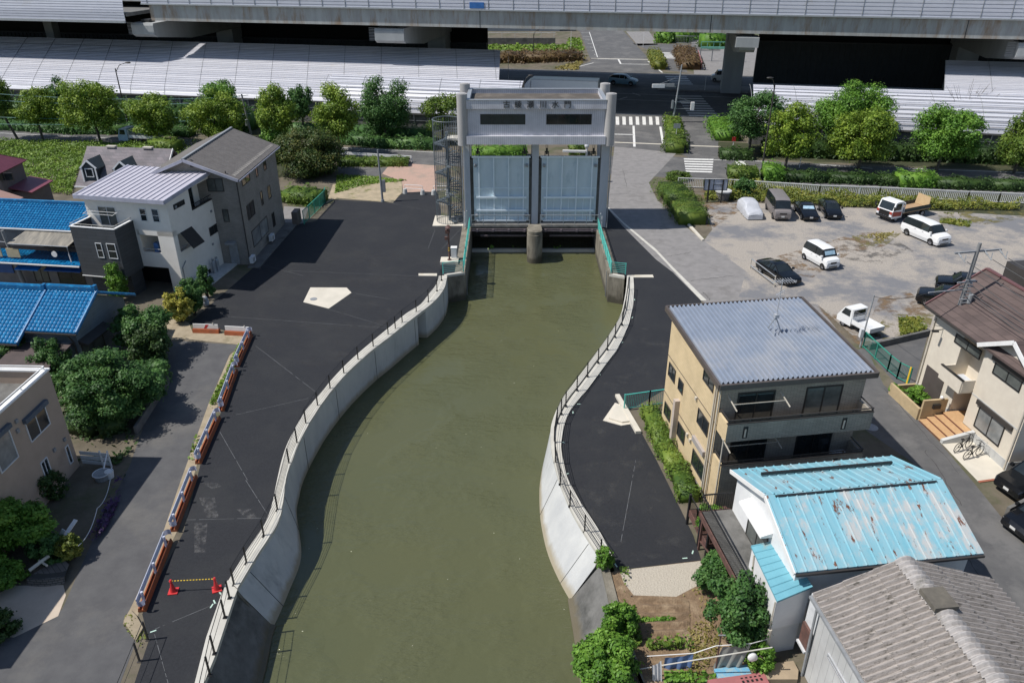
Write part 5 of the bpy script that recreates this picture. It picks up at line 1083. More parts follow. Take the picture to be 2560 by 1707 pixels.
# main gable roof, ridge along the street; a gabled wing faces the street
xr_,zr2,ze2=3.2,8.55,6.22; wy0,wy1,wym,wz=-.6,4.4,1.9,7.6
RC_=obj('roof',slab([(-.45,-.5,ze2),(xr_,-.5,zr2),(xr_,9.75,zr2),(-.45,9.75,ze2)],.14),shing,ch); obj('roof_slope',slab([(xr_,-.5,zr2),(7.2,-.5,ze2),(7.2,9.75,ze2),(xr_,9.75,zr2)],.14),shing,RC_)
m=MB(); m.add([(.0,9.19,zc),(7,9.19,zc),(7,9.19,ze2),(xr_,9.19,zr2-.15),(0,9.19,ze2)],[(0,1,2,3,4),(4,3,2,1,0)]); m.add([(.01,0.01,zc),(6.9,0.01,zc),(6.9,0.01,ze2),(xr_,0.01,zr2-.15),(.01,0.01,ze2)],[(0,1,2,3,4),(4,3,2,1,0)]); m.box(0,.2,.3,9.19,zc,6.2); m.extr([(.1,zc),(4.1,zc),(4.1,ze2-.1),(wym,wz-.2),(.1,ze2-.25)],'x',-.02,2.2); obj('gable_wall',m,cream,ch)
m=MB(); m.bar((xr_,-.5,zr2+.04),(xr_,9.75,zr2+.04),.24,.1); m.bar((-.45,9.78,ze2),(xr_,9.78,zr2),.1,.2); m.bar((xr_,9.78,zr2),(7.2,9.78,ze2),.1,.2); obj('ridge_cap',m,mat('maroon_ridge',(.16,.075,.075),rough=.6),RC_)
obj('wing_roof',slab([(-.5,wy0,ze2-.12),(2.8,wy0,ze2-.12),(2.8,wym,wz),(-.5,wym,wz)],.12),shing,RC_); obj('wing_roof',slab([(-.5,wym,wz),(2.8,wym,wz),(2.8,wy1,ze2-.05),(-.5,wy1,ze2-.05)],.12),shing,RC_)
m=MB(); m.bar((-.53,wy0,ze2-.2),(-.53,wym,wz-.06),.06,.26); m.bar((-.53,wym,wz-.06),(-.53,wy1,ze2-.14),.06,.26); obj('bargeboard',m,M['white'],ch); m=MB(); m.bar((-.5,4.5,ze2-.12),(-.5,9.75,ze2-.12),.1,.12); obj('gutter',m,M['frame'],ch)
def cw(a,b,g=M['glassc'],c=0,**kw): return winpx(ch,F,'W',c,'c6',a,b,M['framek'],g,t=.07,**kw)
cw((622,585),(735,712),M['glassc']); cw((835,722),(948,885)); cw((748,965),(838,1172),M['glassb'])
m=MB(); 
for a,b,zo in (((830,715),(955,860),.0),((745,950),(880,1150),.0)):
    s0,z0=F.hx('c6',a[0],a[1],0); s1=F.hx('c6',b[0],b[1],0)[0]
    m=MB(); m.box(-.16,-.055,min(s0,s1)-.2,max(s0,s1)+.2,z0-.1,z0+.2); obj('shutter_box',m,M['frame'],ch)
m=MB(); m.box(-.9,.88,4.25,6.3,2.75,2.87); BB=obj('balcony',m,cream,ch); m=MB(); m.box(-.9,-.8,4.25,6.3,2.87,3.65); m.box(-.8,0,4.22,4.32,2.87,3.65); m.box(-.8,0,6.2,6.3,2.87,3.65); obj('parapet',m,cream,BB); m=MB(); m.box(-.93,-.77,4.2,6.35,3.651,3.71); obj('capping',m,M['framek'],BB)
m=MB(); m.box(-.45,-.05,4.5,5.3,2.88,3.5); obj('air_conditioner',m,M['meter'],ch)
m=MB(); m.box(1.62,1.69,4.5,5.4,.62,2.65); D_=obj('door',m,M['framek'],ch); m=MB(); m.bar((1.58,4.62,1.1),(1.58,4.62,2.0),.04); obj('door_handle',m,M['alu'],D_)
m=MB(); m.box(-.05,-.001,6.7,8.6,.3,2.3); obj('garage_shutter',m,mat('dark_bronze_panel',(.09,.075,.07),rough=.5),ch)
for yq in (9.0,.1): m=MB(); m.tube([(-.07,yq,0),(-.07,yq,5.6)],.05,6); obj('drain_pipe',m,M['pipe'],ch)
# entrance steps of brick and planter wall
stp=fthing(F,'entrance_steps','orange and brown tiled steps with a side wall, leading to the cream house door','steps')
tl=mat('orange_tile',(.52,.33,.17),(.46,.28,.14),sc=5,rough=.8); tb=mat('brown_tile',(.16,.065,.045),rough=.8)
for i in range(4):
    m=MB(); m.box(-2.0+i*.5,1.65,3.2 if i<9 else 0,5.5,.0+.15*i,.15*(i+1)-.03); s_=obj('riser',m,tb,stp); m=MB(); m.box(-2.02+i*.5,1.65 if i==3 else -1.5+i*.5,3.2,5.5,.15*(i+1)-.03,.15*(i+1)); obj('tread',m,tl,s_)
m=MB(); m.hexa([(-2.05,2.95,0),(-.04,2.95,0),(-.04,3.19,0),(-2.05,3.19,0),(-2.05,2.95,.25),(-.04,2.95,.72),(-.04,3.19,.72),(-2.05,3.19,.25)]); obj('side_wall',m,M['wallconc'],stp)
gw=fthing(F,'planter_wall','beige planter wall with a letterbox beside the brick steps','wall'); m=MB(); m.box(-2.1,-1.95,5.65,8.9,0,.85); m.box(-1.95,-.3,5.55,5.7,0,1.5); m.box(-1.95,-.3,8.75,8.9,0,.7); obj('wall',m,mat('beige_wall',(.5,.38,.22),rough=.8),gw)
m=MB(); m.box(-1.3,-.8,5.4,5.55,.9,1.2); obj('letterbox',m,M['framek'],gw)
m=MB(); m.ball((-.75,5.62,1.62),.12); obj('gate_lamp',m,M['white'],gw,True)
pv=MB(); pv.box(-2.2,-.05,-.6,2.9,0,.03); o=fthing(F,'house_forecourt','','x'); bpy.data.objects.remove(o)
struct('forecourt',MB().sheet([tuple(F.w(*p))[:2] for p in ((-2.25,-.7),(-.03,-.55),(-.03,2.95),(-2.05,2.95))],Z4),M['pad'])
struct('brick_edging',MB().prism([tuple(F.w(*p))[:2] for p in ((-2.25,-.85),(-.03,-.7),(-.03,-.55),(-2.25,-.7))],0,.05),mat('edging_brick',(.35,.12,.07),rough=.8))
# second house roof glimpsed at the far right edge
F2=Frame(G('Z5',1935,1262,2.8)+V(1.6,-.5),G('Z5',1935,1262,2.8)+V(2.6,-.37)); nb=fthing(F2,'orange_roof_house','house corner with an orange tiled roof at the far right edge','house'); 
obj('roof',slab([(-.2,-.2,2.6),(9,-.2,2.6),(9,3.2,4.0),(.4,3.2,4.0)],.15),mat('orange_roof_tile',(.45,.17,.07),(.36,.13,.06),sc=4,rough=.8),nb); m=MB(); m.box(1.2,9,.4,6,0,2.5); obj('wall',m,M['frame'],nb)
# ---- white three-storey house, left
wren=mat('warm_white_siding',(.78,.74,.68),(.73,.69,.63),sc=1.4,rough=.85,c3=(.66,.62,.57),sc3=.25,lo3=.62,hi3=.8)
dkb=brick('dark_slate_cladding',(.055,.06,.066),(.047,.051,.056),(.03,.032,.035),1.8,.3,ms=.012,dirt=.9)
lav=mat('pale_lavender_roof_steel',(.5,.48,.53),(.46,.44,.49),sc=1.2,rough=.45)
F=Frame(V(-36.2,63.35),V(-36.2+math.cos(R(-11.5)),63.35+math.sin(R(-11.5))))
wh=fthing(F,'white_house','white three-storey house with a dark slate-clad front block and pale ribbed roof','house')
WX,WY=7.75,6.6
m=MB(); m.prism([(0,0),(WX,0),(WX,WY),(0,WY)],2.2,2.95); m.prism([(2.6,1.6),(WX,1.6),(WX,WY),(0,WY),(0,1.6)],0,2.2); m.prism([(WX-1.1,0),(WX,0),(WX,1.6),(WX-1.1,1.6)],0,2.2)
m.prism([(0,0),(4.4,0),(4.4,2.6),(WX,2.6),(WX,WY),(0,WY)],2.95,5.55)              # second floor with an open corner loggia
for a in ([(4.4,.0),(4.55,0),(4.55,.18),(4.4,.18)],[(6.3,0),(WX,0),(WX,.6),(WX-.18,.6),(WX-.18,.18),(6.3,.18)]): m.prism(a,2.95,5.55)
m.prism([(4.4,0),(WX,0),(WX,2.6),(4.4,2.6)],5.1,5.55)
m.prism([(4.55,0),(6.3,0),(6.3,.14),(4.55,.14)],2.95,3.55); m.prism([(WX-.14,.6),(WX,.6),(WX,2.6),(WX-.14,2.6)],2.95,3.5)
m.prism([(0,0),(WX,0),(WX,3.3),(WX-1.1,3.3),(WX-1.1,WY),(0,WY)],5.55,8.3)           # third floor with a rear side terrace
m.prism([(WX-.14,3.3),(WX,3.3),(WX,WY),(WX-.14,WY)],5.55,6.35); obj('wall',m,wren,wh)
m=MB(); m.box(WX-.16,WX+.03,3.3,WY+.1,6.351,6.45); obj('terrace_capping',m,M['framek'],wh)
rail(wh,'terrace_railing',[(WX-.05,3.5,6.45),(WX-.05,WY,6.45)],.35,M['framek'],bars=.6,r=.015)
RW=obj('roof',slab([(-.35,-.55,8.42),(WX+.2,-.55,8.42),(WX+.2,WY+.3,8.95),(-.35,WY+.3,8.95)],.1),lav,wh)
obj('roof_sheet',ribbed([(-.3,-.5,8.42),(WX+.15,-.5,8.42),(WX+.15,WY+.28,8.95),(-.3,WY+.28,8.95)],15,1,.07,shape='seam',lift=.012),lav,RW)
m=MB(); m.bar((-.4,-.6,8.32),(WX+.26,-.6,8.32),.1,.34); m.bar((WX+.24,-.6,8.32),(WX+.24,WY+.35,8.85),.1,.34); m.bar((-.4,-.6,8.32),(-.4,WY+.35,8.85),.1,.34); obj('fascia',m,mat('lavender_fascia',(.42,.42,.5),rough=.5),RW)
m=MB(); m.extr([(0,8.29),(WY,8.29),(WY,8.85),(0,8.33)],'x',0,WX); obj('gable_infill',m,wren,wh)
m=MB(); m.box(.3,6.6,1.52,1.59,.05,2.15); obj('garage_shade',m,M['framek'],wh)  # dark panel stands in for the shade inside the garage opening
# slate block in front
bx0,bx1,by=.1,4.25,-2.45
m=MB(); m.prism([(bx0,by),(bx1,by),(bx1,-.001),(bx0,-.001)],2.05,5.6); m.prism([(bx0,by+.9),(bx1-.25,by+.9),(bx1-.25,-.001),(bx0,-.001)],0,2.05)
m.prism([(bx0,by),(bx1,by),(bx1,by+.12),(bx0,by+.12)],5.6,6.35); m.prism([(bx0,by+.12),(bx0+.12,by+.12),(bx0+.12,0),(bx0,0)],5.6,6.35); m.prism([(bx1-.12,by+.12),(bx1,by+.12),(bx1,0),(bx1-.12,0)],5.6,6.35); SB=obj('slate_block',m,dkb,wh)
m=MB(); m.box(bx0-.03,bx1+.03,by-.03,by+.15,6.351,6.42); m.box(bx0-.03,bx0+.15,by+.15,-.0,6.351,6.42); m.box(bx1-.15,bx1+.03,by+.15,-.0,6.351,6.42); obj('capping',m,M['white'],SB); m=MB(); m.box(bx0-.03,bx1+.03,by-.04,by-.001,1.98,2.05); obj('base_trim',m,M['white'],SB)
rail(wh,'balcony_railing',[(bx0+.06,-.1,6.42),(bx0+.06,by+.06,6.42),(bx1-.06,by+.06,6.42),(bx1-.06,-.1,6.42)],.2,M['coping'],bars=.9,r=.012,thick=.035)
for a,b in (((865,900),(965,1040)),((965,905),(1090,1050))):
    s0,z0=F.hy('z1b',a[0],a[1],by); s1,z1=F.hy('z1b',b[0],b[1],by); window(wh,'S',by,s0+.06,z1+.05,s1-.12,z0-.05,M['framew'],M['glassd'],mull=0,horiz=1,t=.05)
def wf(a,b,g=M['glassd'],**kw): return winpx(wh,F,'S',0,'z1b',a,b,M['framew'],g,t=.05,**kw)
wf((890,570),(1085,745),M['glassc'],mull=1); wf((1270,590),(1345,700),mull=0,horiz=1); wf((1380,595),(1460,710),mull=0,horiz=1)
def we(a,b,g=M['glassd'],c=WX,**kw): return winpx(wh,F,'E',c,'z1b',a,b,M['framek'],g,t=.05,**kw)
we((1580,560),(1680,545)); 
window(wh,'E',WX-1.1,3.9,5.9,5.4,7.9,M['framew'],M['glassd'],mull=1)
we((1905,770),(1990,790)); we((1940,1130),(2000,1150)); we((1875,1170),(1920,1180),mull=0)
m=MB(); m.bar((.5,-.5,7.1),(3.3,-.5,7.1),.03); m.bar((.4,-.9,7.0),(3.1,-.9,7.0),.03); m.bar((.45,-.02,7.15),(.4,-1.0,6.98),.03); m.bar((3.3,-.02,7.15),(3.15,-1.0,6.98),.03); obj('laundry_pole',m,M['white'],wh)
m=MB(); m.hexa([(WX-.06,.62,3.55),(WX-.0,.62,5.0),(WX,2.58,5.05),(WX-.06,2.58,3.6),(WX+.05,.62,3.55),(WX+.06,.62,5.0),(WX+.06,2.58,5.05),(WX+.05,2.58,3.6)]) if 0 else m.hexa([(WX+.02,1.0,5.08),(WX+.02,2.75,5.08),(WX+1.0,2.75,3.75),(WX+1.0,1.0,3.75),(WX+.02,1.0,5.12),(WX+.02,2.75,5.12),(WX+1.03,2.75,3.79),(WX+1.03,1.0,3.79)]); obj('sun_shade',m,mat('brown_shade_cloth',(.035,.032,.03),rough=.9),wh)
rail(wh,'loggia_railing',[(4.6,.05,3.55),(6.25,.05,3.55)],.3,M['alu'],bars=.8,r=.015); rail(wh,'loggia_railing',[(WX-.06,.65,3.5),(WX-.06,2.5,3.5)],.3,M['alu'],bars=.8,r=.015)
m=MB(); m.box(5.3,5.7,.5,.9,2.96,4.2); obj('storage_rack',m,mat('blue_plastic',(.1,.22,.5),rough=.5),wh)
m=MB(); m.tube([(WX+.06,.3,0),(WX+.06,.3,2.2),(WX+.06,.9,2.6)],.05,6); m.box(WX,WX+.1,1.0,1.2,7.3,7.5); m.box(WX,WX+.1,5.2,5.4,2.4,2.6); m.box(WX,WX+.1,5.9,6.1,5.3,5.5); obj('vent_hood',m,M['greysteel'],wh)
# strip beside the house with utilities
struct('house_path',MB().prism([(p.x,p.y) for p in [F.w(WX+.01,-.4),F.w(WX+1.6,-.8),F.w(WX+1.25,7.6),F.w(WX+.01,7.2)]],0,.14),M['wallconc'])
def acunit(label,p,rz,grp='air conditioner units'):
    r=thing('air_conditioner_unit',label,'air conditioner',tuple(p),rz); m=MB(); m.box(-.42,.42,-.16,.16,.08,.68); obj('case',m,M['meter'],r); m=MB(); m.cyl((0,0),.22,0,.012,16); m.v=[(a-.08,-.161-c,b+.38) for a,b,c in m.v]; obj('fan_grille',m,M['greysteel'],r)
    m=MB(); m.box(-.35,-.25,-.16,.16,0,.08); m.box(.25,.35,-.16,.16,0,.08); obj('foot',m,M['darkgrey'],r); return r
acunit('pale air conditioner unit on the path beside the white house',F.w(WX+.5,2.5,.14),F.a+R(90)); acunit('low pale air conditioner unit nearest the shrubs beside the white house',F.w(WX+.45,1.4,.14),F.a+R(90))
for i,lab in enumerate(('first grey gas cylinder beside the white house wall','second grey gas cylinder, nearer the grey tiled house')):
    r=thing('gas_cylinder',lab,'gas cylinder',tuple(F.w(WX+.4,4.3+i*.55,.14)),0,'gas cylinders by the white house'); m=MB(); m.cyl((0,0),.18,0,1.0,14); m.cyl((0,0),.18,1.0,1.15,14,.08); obj('body',m,M['steel'],r); m=MB(); m.cyl((0,0),.11,1.15,1.3,10); obj('valve_collar',m,M['greysteel'],r)
# ---- grey tiled gable house
gtile=brick('grey_wall_tile',(.29,.27,.24),(.24,.222,.2),(.17,.158,.145),.3,.1,ms=.01,dirt=.85)
groof=brick('charcoal_roof_slate',(.15,.138,.13),(.12,.11,.104),(.045,.042,.04),9.0,.28,ms=.03,off=0,dirt=.8)
F=Frame(V(-32.6,68.35),V(-24.8,68.12)); gt=fthing(F,'grey_tiled_house','three-storey grey tiled house with a dark slate gable roof','house')
WX2=(V(-24.8,68.12)-V(-32.6,68.35)).length; D2=11.5
gable(gt,0,WX2,0,D2,8.5,3.55,9.95,gtile,axis='y')
RG=obj('roof',slab([(-.55,-.5,8.42),(3.55,-.5,10.12),(3.55,D2+.4,10.12),(-.55,D2+.4,8.42)],.16),groof,gt); obj('right_slope',slab([(3.55,-.5,10.12),(WX2+.4,-.5,8.32),(WX2+.4,D2+.4,8.32),(3.55,D2+.4,10.12)],.16),groof,RG)
rdm=mat('charcoal_roof_rib',(.15,.137,.128),(.115,.105,.098),sc=2,rough=.75)
obj('right_courses',ribbed([(WX2+.42,-.5,8.31),(WX2+.42,D2+.4,8.31),(3.55,D2+.4,10.12),(3.55,-.5,10.12)],26,7,.03,step=.0,shape='seam',lift=.01),rdm,RG)
obj('left_courses',ribbed([(-.56,D2+.4,8.42),(-.56,-.5,8.42),(3.55,-.5,10.12),(3.55,D2+.4,10.12)],26,7,.03,shape='seam',lift=.01),rdm,RG)
m=MB(); m.bar((3.55,-.5,10.17),(3.55,D2+.4,10.17),.22,.1); obj('ridge_cap',m,M['greysteel'],RG)
m=MB(); m.bar((-.55,-.55,8.36),(3.55,-.55,10.04),.08,.26); m.bar((3.55,-.55,10.04),(WX2+.4,-.55,8.26),.08,.26); m.bar((WX2+.46,-.5,8.2),(WX2+.46,D2+.4,8.2),.1,.1); obj('bargeboard',m,mat('lavender_board',(.45,.45,.52),rough=.6),gt)
m=MB(); m.tube([(WX2+.05,-.05,0),(WX2+.05,-.05,8.2)],.06,6); m.tube([(WX2-.8,-.06,8.3),(WX2-.8,-.06,9.0)],.05,5); obj('drain_pipe',m,M['frame'],gt)
def ge(a,b,g=M['glassd'],**kw): return winpx(gt,F,'E',WX2,'d4',a,b,M['frame'],g,t=.05,**kw)
for a,b,mu in (((105,380),(205,415),1),((258,230),(298,365),0),((350,165),(395,285),1),((165,720),(265,800),1),((322,560),(362,690),0),((405,500),(450,610),1),((455,810),(500,930),1)): ge(a,b,mull=mu)
ge((230,1010),(410,1020),M['glassb']) if 0 else None
s0,z0=F.hx('d4',225,1015,WX2); s1,z1=F.hx('d4',430,1060,WX2); window(gt,'E',WX2,s0,z0-1.5,s1,z0,M['frame'],M['glassb'],mull=1)
winpx(gt,F,'S',0,'z1b',(1885,320),(2040,430),M['frame'],M['glassc']); winpx(gt,F,'S',0,'z1b',(2030,600),(2090,705),M['frame'],M['glassc'],mull=0); winpx(gt,F,'S',0,'z1b',(1730,150),(1758,205),M['frame'],M['glassd'],mull=0)
m=MB(); m.box(6.0,6.9,-.7,-.001,2.2,2.4); m.box(6.1,6.9,-.08,-.001,.1,2.15); obj('door_porch',m,M['greysteel'],gt)
struct('house_path',MB().prism([(p.x,p.y) for p in [F.w(WX2+.01,-.8),F.w(WX2+1.15,-.9),F.w(WX2+1.35,11.6),F.w(WX2+.01,11.8)]],0,.1),M['darkconc'])
acunit('white air conditioner unit by the near corner of the grey tiled house',F.w(WX2+.4,-.2,.3),F.a+R(90)); acunit('white air conditioner unit half way along the grey tiled house',F.w(WX2+.45,5.6,.3),F.a+R(90))
q=fthing(F,'low_wall','low brown garden wall at the far corner of the grey tiled house','wall'); m=MB(); m.box(WX2+.9,WX2+1.5,11.2,12.6,0,1.4); obj('wall',m,mat('brown_wall',(.17,.14,.12),rough=.9),q)
# ---- slate house with two dormers
slate=brick('weathered_slate',(.22,.19,.2),(.165,.15,.16),(.12,.11,.115),.7,.25,ms=.008,dirt=.7); dslate=mat('dark_teal_slate',(.03,.045,.05),(.022,.033,.038),sc=2,rough=.6)
F=Frame(V(-44.5,77.0),V(-44.5+math.cos(R(-7)),77+math.sin(R(-7)))); dh=fthing(F,'dormer_house','grey slate roofed house with two dark dormer windows','house')
LD=9.4; zd,rd,yd=5.0,8.2,3.4
gable(dh,.5,LD-.3,.5,6.3,zd+.1,yd,rd-.25,mat('black_siding',(.03,.033,.035),rough=.8))
obj('roof',slab([(0,0,zd),(LD,0,zd),(LD,yd,rd),(0,yd,rd)],.14),slate,dh); obj('roof',slab([(0,yd,rd),(LD,yd,rd),(LD,6.8,zd),(0,6.8,zd)],.14),slate,dh)
m=MB(); m.bar((-.02,-.06,zd-.08),(LD,-.06,zd-.08),.12,.12); m.bar((LD+.03,0,zd),(LD+.03,yd,rd),.06,.2); obj('gutter',m,M['white'],dh)
m=MB(); m.box(2.2,3.2,yd-.25,yd+.25,rd-.02,rd+.12); m.box(6.2,7.2,yd-.25,yd+.25,rd-.02,rd+.12); obj('ridge_vent',m,M['pipe'],dh)
for px_,py_ in ((190,800),(840,790)):
    s_=F.l(G('e1',px_,py_-10,zd+.55)); xx=s_.x; y0_=.45; zb_=zd+.45; hw=.75
    m=MB(); m.extr([(xx-hw,zb_-.1),(xx+hw,zb_-.1),(xx+hw,zb_+1.35),(xx,zb_+2.0),(xx-hw,zb_+1.35)],'y',y0_,y0_+2.3); dm=obj('dormer',m,dslate,dh)
    m=MB(); m.bar((xx-hw-.12,y0_-.1,zb_+1.3),(xx,y0_-.1,zb_+2.08),.12,.14); m.bar((xx,y0_-.1,zb_+2.08),(xx+hw+.12,y0_-.1,zb_+1.3),.12,.14); m.bar((xx-hw,y0_-.08,zb_-.1),(xx-hw,y0_-.08,zb_+1.35),.12,.1); m.bar((xx+hw,y0_-.08,zb_-.1),(xx+hw,y0_-.08,zb_+1.35),.12,.1); obj('dormer_trim',m,M['white'],dm)
    obj('dormer_roof',slab([(xx,y0_-.15,zb_+2.12),(xx+hw+.2,y0_-.15,zb_+1.25),(xx+hw+.2,y0_+2.2,zb_+1.25),(xx,y0_+2.4,zb_+2.12)],.1),dslate,dm); obj('dormer_roof',slab([(xx-hw-.2,y0_-.15,zb_+1.25),(xx,y0_-.15,zb_+2.12),(xx,y0_+2.4,zb_+2.12),(xx-hw-.2,y0_+2.2,zb_+1.25)],.1),dslate,dm)
    window(dh,'S',y0_-.03,xx-.35,zb_+.45,xx+.35,zb_+1.2,M['framew'],M['glassd'],mull=0,t=.07)
# ---- maroon roofed house, far left
mar=mat('maroon_roof_steel',(.22,.06,.085),(.18,.05,.07),sc=2,rough=.5); mwall=mat('mauve_wall',(.2,.165,.155),(.17,.14,.13),sc=1.5,rough=.9)
F=Frame(V(-54.7,81.2),V(-53.7,81.22)); mh=fthing(F,'maroon_roof_house','mauve house with a maroon sheet roof at the left edge','house')
m=MB(); m.box(-9,0,0,4.6,0,5.2); m.box(0,2.0,1.2,5.2,0,2.7); obj('wall',m,mwall,mh)
obj('roof',slab([(-9,-.5,5.2),(.3,-.5,5.2),(.3,4.9,5.2),(-9,4.9,5.2)],.1),mar,mh)
R5=[(-9,-.6,5.22),(.4,-.6,5.22),(-1.5,2.2,6.7),(-9,2.2,6.7)]; obj('roof_sheet',ribbed(R5,22,1,.05,shape='seam'),mar,mh); obj('roof_sheet',ribbed([(.4,5.0,5.22),(-9,5.0,5.22),(-9,2.2,6.7),(-1.5,2.2,6.7)],22,1,.05,shape='seam'),mar,mh); m=MB(); m.add([(.4,-.6,5.22),(.4,5.0,5.22),(-1.5,2.2,6.7)],[(0,1,2)]); obj('roof_hip',m,mar,mh)
obj('porch_roof',slab([(-.1,.8,3.3),(2.4,.8,2.75),(2.4,5.4,2.75),(-.1,5.4,3.3)],.1),mar,mh)
winpx(mh,F,'S',0,'z1b',(-40,270),(125,330),M['frame'],M['glassd'])
pk=mat('salmon_roof_steel',(.4,.25,.2),(.36,.22,.18),sc=2,rough=.6)
F=Frame(V(-49.7,72.2),V(-48.7,72.2)); ph=fthing(F,'salmon_roof_house','house with a salmon pink ribbed roof at the left edge','house'); m=MB(); m.box(-8,-.3,-4.2,3.6,0,3.85); obj('wall',m,mwall,ph)
obj('roof',slab([(-8,-4.6,4.0),(.1,-4.6,4.0),(.1,4,4.0),(-8,4,4.0)],.1),pk,ph); obj('roof_sheet',ribbed([(.1,-4.6,4.02),(.1,4.0,4.02),(-4,4,5.5),(-4,-4.6,5.5)],16,1,.04,shape='seam'),pk,ph); obj('roof_sheet',ribbed([(-8,4,4.02),(-8,-4.6,4.02),(-4,-4.6,5.5),(-4,4,5.5)],16,1,.04,shape='seam'),pk,ph)
# ---- blue tiled houses
btile=mat('blue_glazed_tile',(.006,.145,.33),(.004,.1,.25),sc=6,rough=.25,c3=(.02,.27,.52),sc3=3,lo3=.52,hi3=.66); slateb=brick('blue_grey_siding',(.16,.185,.21),(.14,.165,.19),(.1,.115,.13),1.2,.18,ms=.01,dirt=.85)
F=Frame(V(-36.8,48.1),V(-36.8+math.cos(R(-6.8)),48.1+math.sin(R(-6.8)))); b1=fthing(F,'blue_tiled_house','low house with two bright blue glazed tile roof sections, nearest on the left','house')
ze1,zr1=3.4,5.15
gable(b1,0,6.5,.3,6.3,ze1-.05,3.15,zr1-.15,slateb)
for i,(xa_,xb_,ye,dz) in enumerate(((-6,3.0,-.95,0),(3.12,6.9,-.05,.1))):
    zl_=ze1+dz-(.0-ye)*.5 if ye<-.5 else ze1+dz
    Rb=obj('roof',slab([(xa_,ye,zl_),(xb_,ye,zl_),(xb_,3.15,zr1+dz),(xa_,3.15,zr1+dz)],.14),btile,b1); obj('tiles',ribbed([(xa_,ye,zl_),(xb_,ye,zl_),(xb_,3.15,zr1+dz),(xa_,3.15,zr1+dz)],int((xb_-xa_)/.29),15 if ye<-.5 else 12,.045,step=.035,seg=5,shape='tile',lift=.0),btile,Rb)
    m=MB(); m.bar((xa_,3.15,zr1+dz+.14),(xb_-.25,3.15,zr1+dz+.14),.28,.3); m.tube([(xa_,3.15,zr1+dz+.3),(xb_-.2,3.15,zr1+dz+.3)],.12,7); m.box(xb_-.28,xb_-.05,2.98,3.32,zr1+dz,zr1+dz+.45); obj('ridge_tile',m,btile,Rb)
    m=MB(); m.tube([(xb_-.02,ye,zl_+.06),(xb_-.02,3.15,zr1+dz+.06)],.11,6); obj('verge_tile',m,btile,Rb)
Rb=obj('roof',slab([(-6,3.15,zr1+.05),(6.9,3.15,zr1+.05),(7.1,7.0,ze1-.1),(-6,7.0,ze1-.1)],.14),btile,b1); obj('tiles',ribbed([(7.1,7.0,ze1-.1),(-6,7.0,ze1-.1),(-6,3.15,zr1+.05),(6.9,3.15,zr1+.05)],44,13,.045,step=.035,seg=5,shape='tile',lift=.0),btile,Rb)
m=MB(); m.bar((-6,-1.05,2.85),(3,-1.05,2.85),.1); m.bar((3.1,-.12,ze1),(6.9,-.12,ze1),.1); m.tube([(6.2,-.1,ze1),(6.3,.2,2.6),(6.3,.2,0)],.05,6); obj('gutter',m,M['frame'],b1)
s0,z0=F.hx('c1',610,450,6.5); s1,z1=F.hx('c1',760,470,6.5); window(b1,'E',6.5,s0,.6,s1+.5,2.2,M['frame'],M['glassc'],mull=1); m=MB(); m.hexa([(6.5,s0-.2,2.4),(7.15,s0-.2,2.3),(7.15,s1+1.0,2.3),(6.5,s1+1.0,2.4),(6.5,s0-.2,2.7),(7.2,s0-.2,2.42),(7.2,s1+1.0,2.42),(6.5,s1+1.0,2.7)]); obj('window_canopy',m,M['frame'],b1)
obj('porch_roof',slab([(2.2,-3.0,2.0),(6.0,-3.0,2.0),(6.2,.2,2.6),(2.2,.2,2.6)],.1),mat('brown_sheet_roof',(.08,.058,.055),(.06,.045,.043),sc=2,rough=.8),b1)
m=MB(); m.box(-6,6,-.0,.29,0,2.6); m.box(2.3,6,-2.8,-2.7,0,1.9); obj('front_wall',m,slateb,b1)
F=Frame(V(-44.9,64.5),V(-44.9+math.cos(R(-7.6)),64.5+math.sin(R(-7.6)))); b2_=fthing(F,'blue_tiled_house','two-storey house with a deep blue glazed tile roof and a cluttered balcony','house')
m=MB(); m.box(-6,8.3,.5,6.6,2.6,5.0); m.box(-6,8.6,-1.0,6.6,0,2.5); obj('wall',m,mat('drab_wall',(.22,.2,.19),(.17,.155,.15),sc=1.5,rough=.9),b2_)
for (e0,e1,r0,r1,nw,nr,ex0,ex1) in ((0,5.0,2.75,6.45,50,11,-6,8.4),):
    Rb=obj('roof',slab([(ex0,e0,e1),(ex1,e0,e1),(ex1,r0,r1),(ex0,r0,r1)],.14),btile,b2_); obj('tiles',ribbed([(ex0,e0,e1),(ex1,e0,e1),(ex1,r0,r1),(ex0,r0,r1)],nw,nr,.05,step=.035,seg=5,shape='tile',lift=0),btile,Rb)
    obj('back_slope',slab([(ex0,r0,r1),(ex1,r0,r1),(ex1,6.9,4.9),(ex0,6.9,4.9)],.14),btile,Rb); m=MB(); m.bar((ex0,r0,r1+.12),(ex1,r0,r1+.12),.26,.26); obj('ridge_tile',m,btile,Rb)
    m=MB(); m.bar((ex0,e0-.08,e1-.02),(ex1,e0-.08,e1-.02),.1); obj('gutter',m,M['white'],Rb)
L2=[(-6,-2.3,2.75),(8.5,-2.3,2.75),(8.5,-.4,3.2),(-6,-.4,3.2)]; Rb=obj('skirt_roof',slab(L2,.1),btile,b2_); obj('tiles',ribbed(L2,46,3,.035,step=.03,seg=5,shape='tile',lift=0),btile,Rb); m=MB(); m.bar((-6,-2.36,2.7),(8.5,-2.36,2.7),.1); obj('gutter',m,M['white'],Rb)
rail(b2_,'balcony_railing',[(.1,-1.75,3.0),(7.6,-1.75,3.0)],1.0,M['framek'],bars=.12,r=.012,thick=.05)
m=MB(); m.box(.1,1.1,-1.85,-1.78,3.05,3.9); m.box(1.6,2.8,-1.85,-1.78,3.05,3.85); obj('balcony_screen',m,mat('yellowed_panel',(.45,.38,.25),rough=.7),b2_)
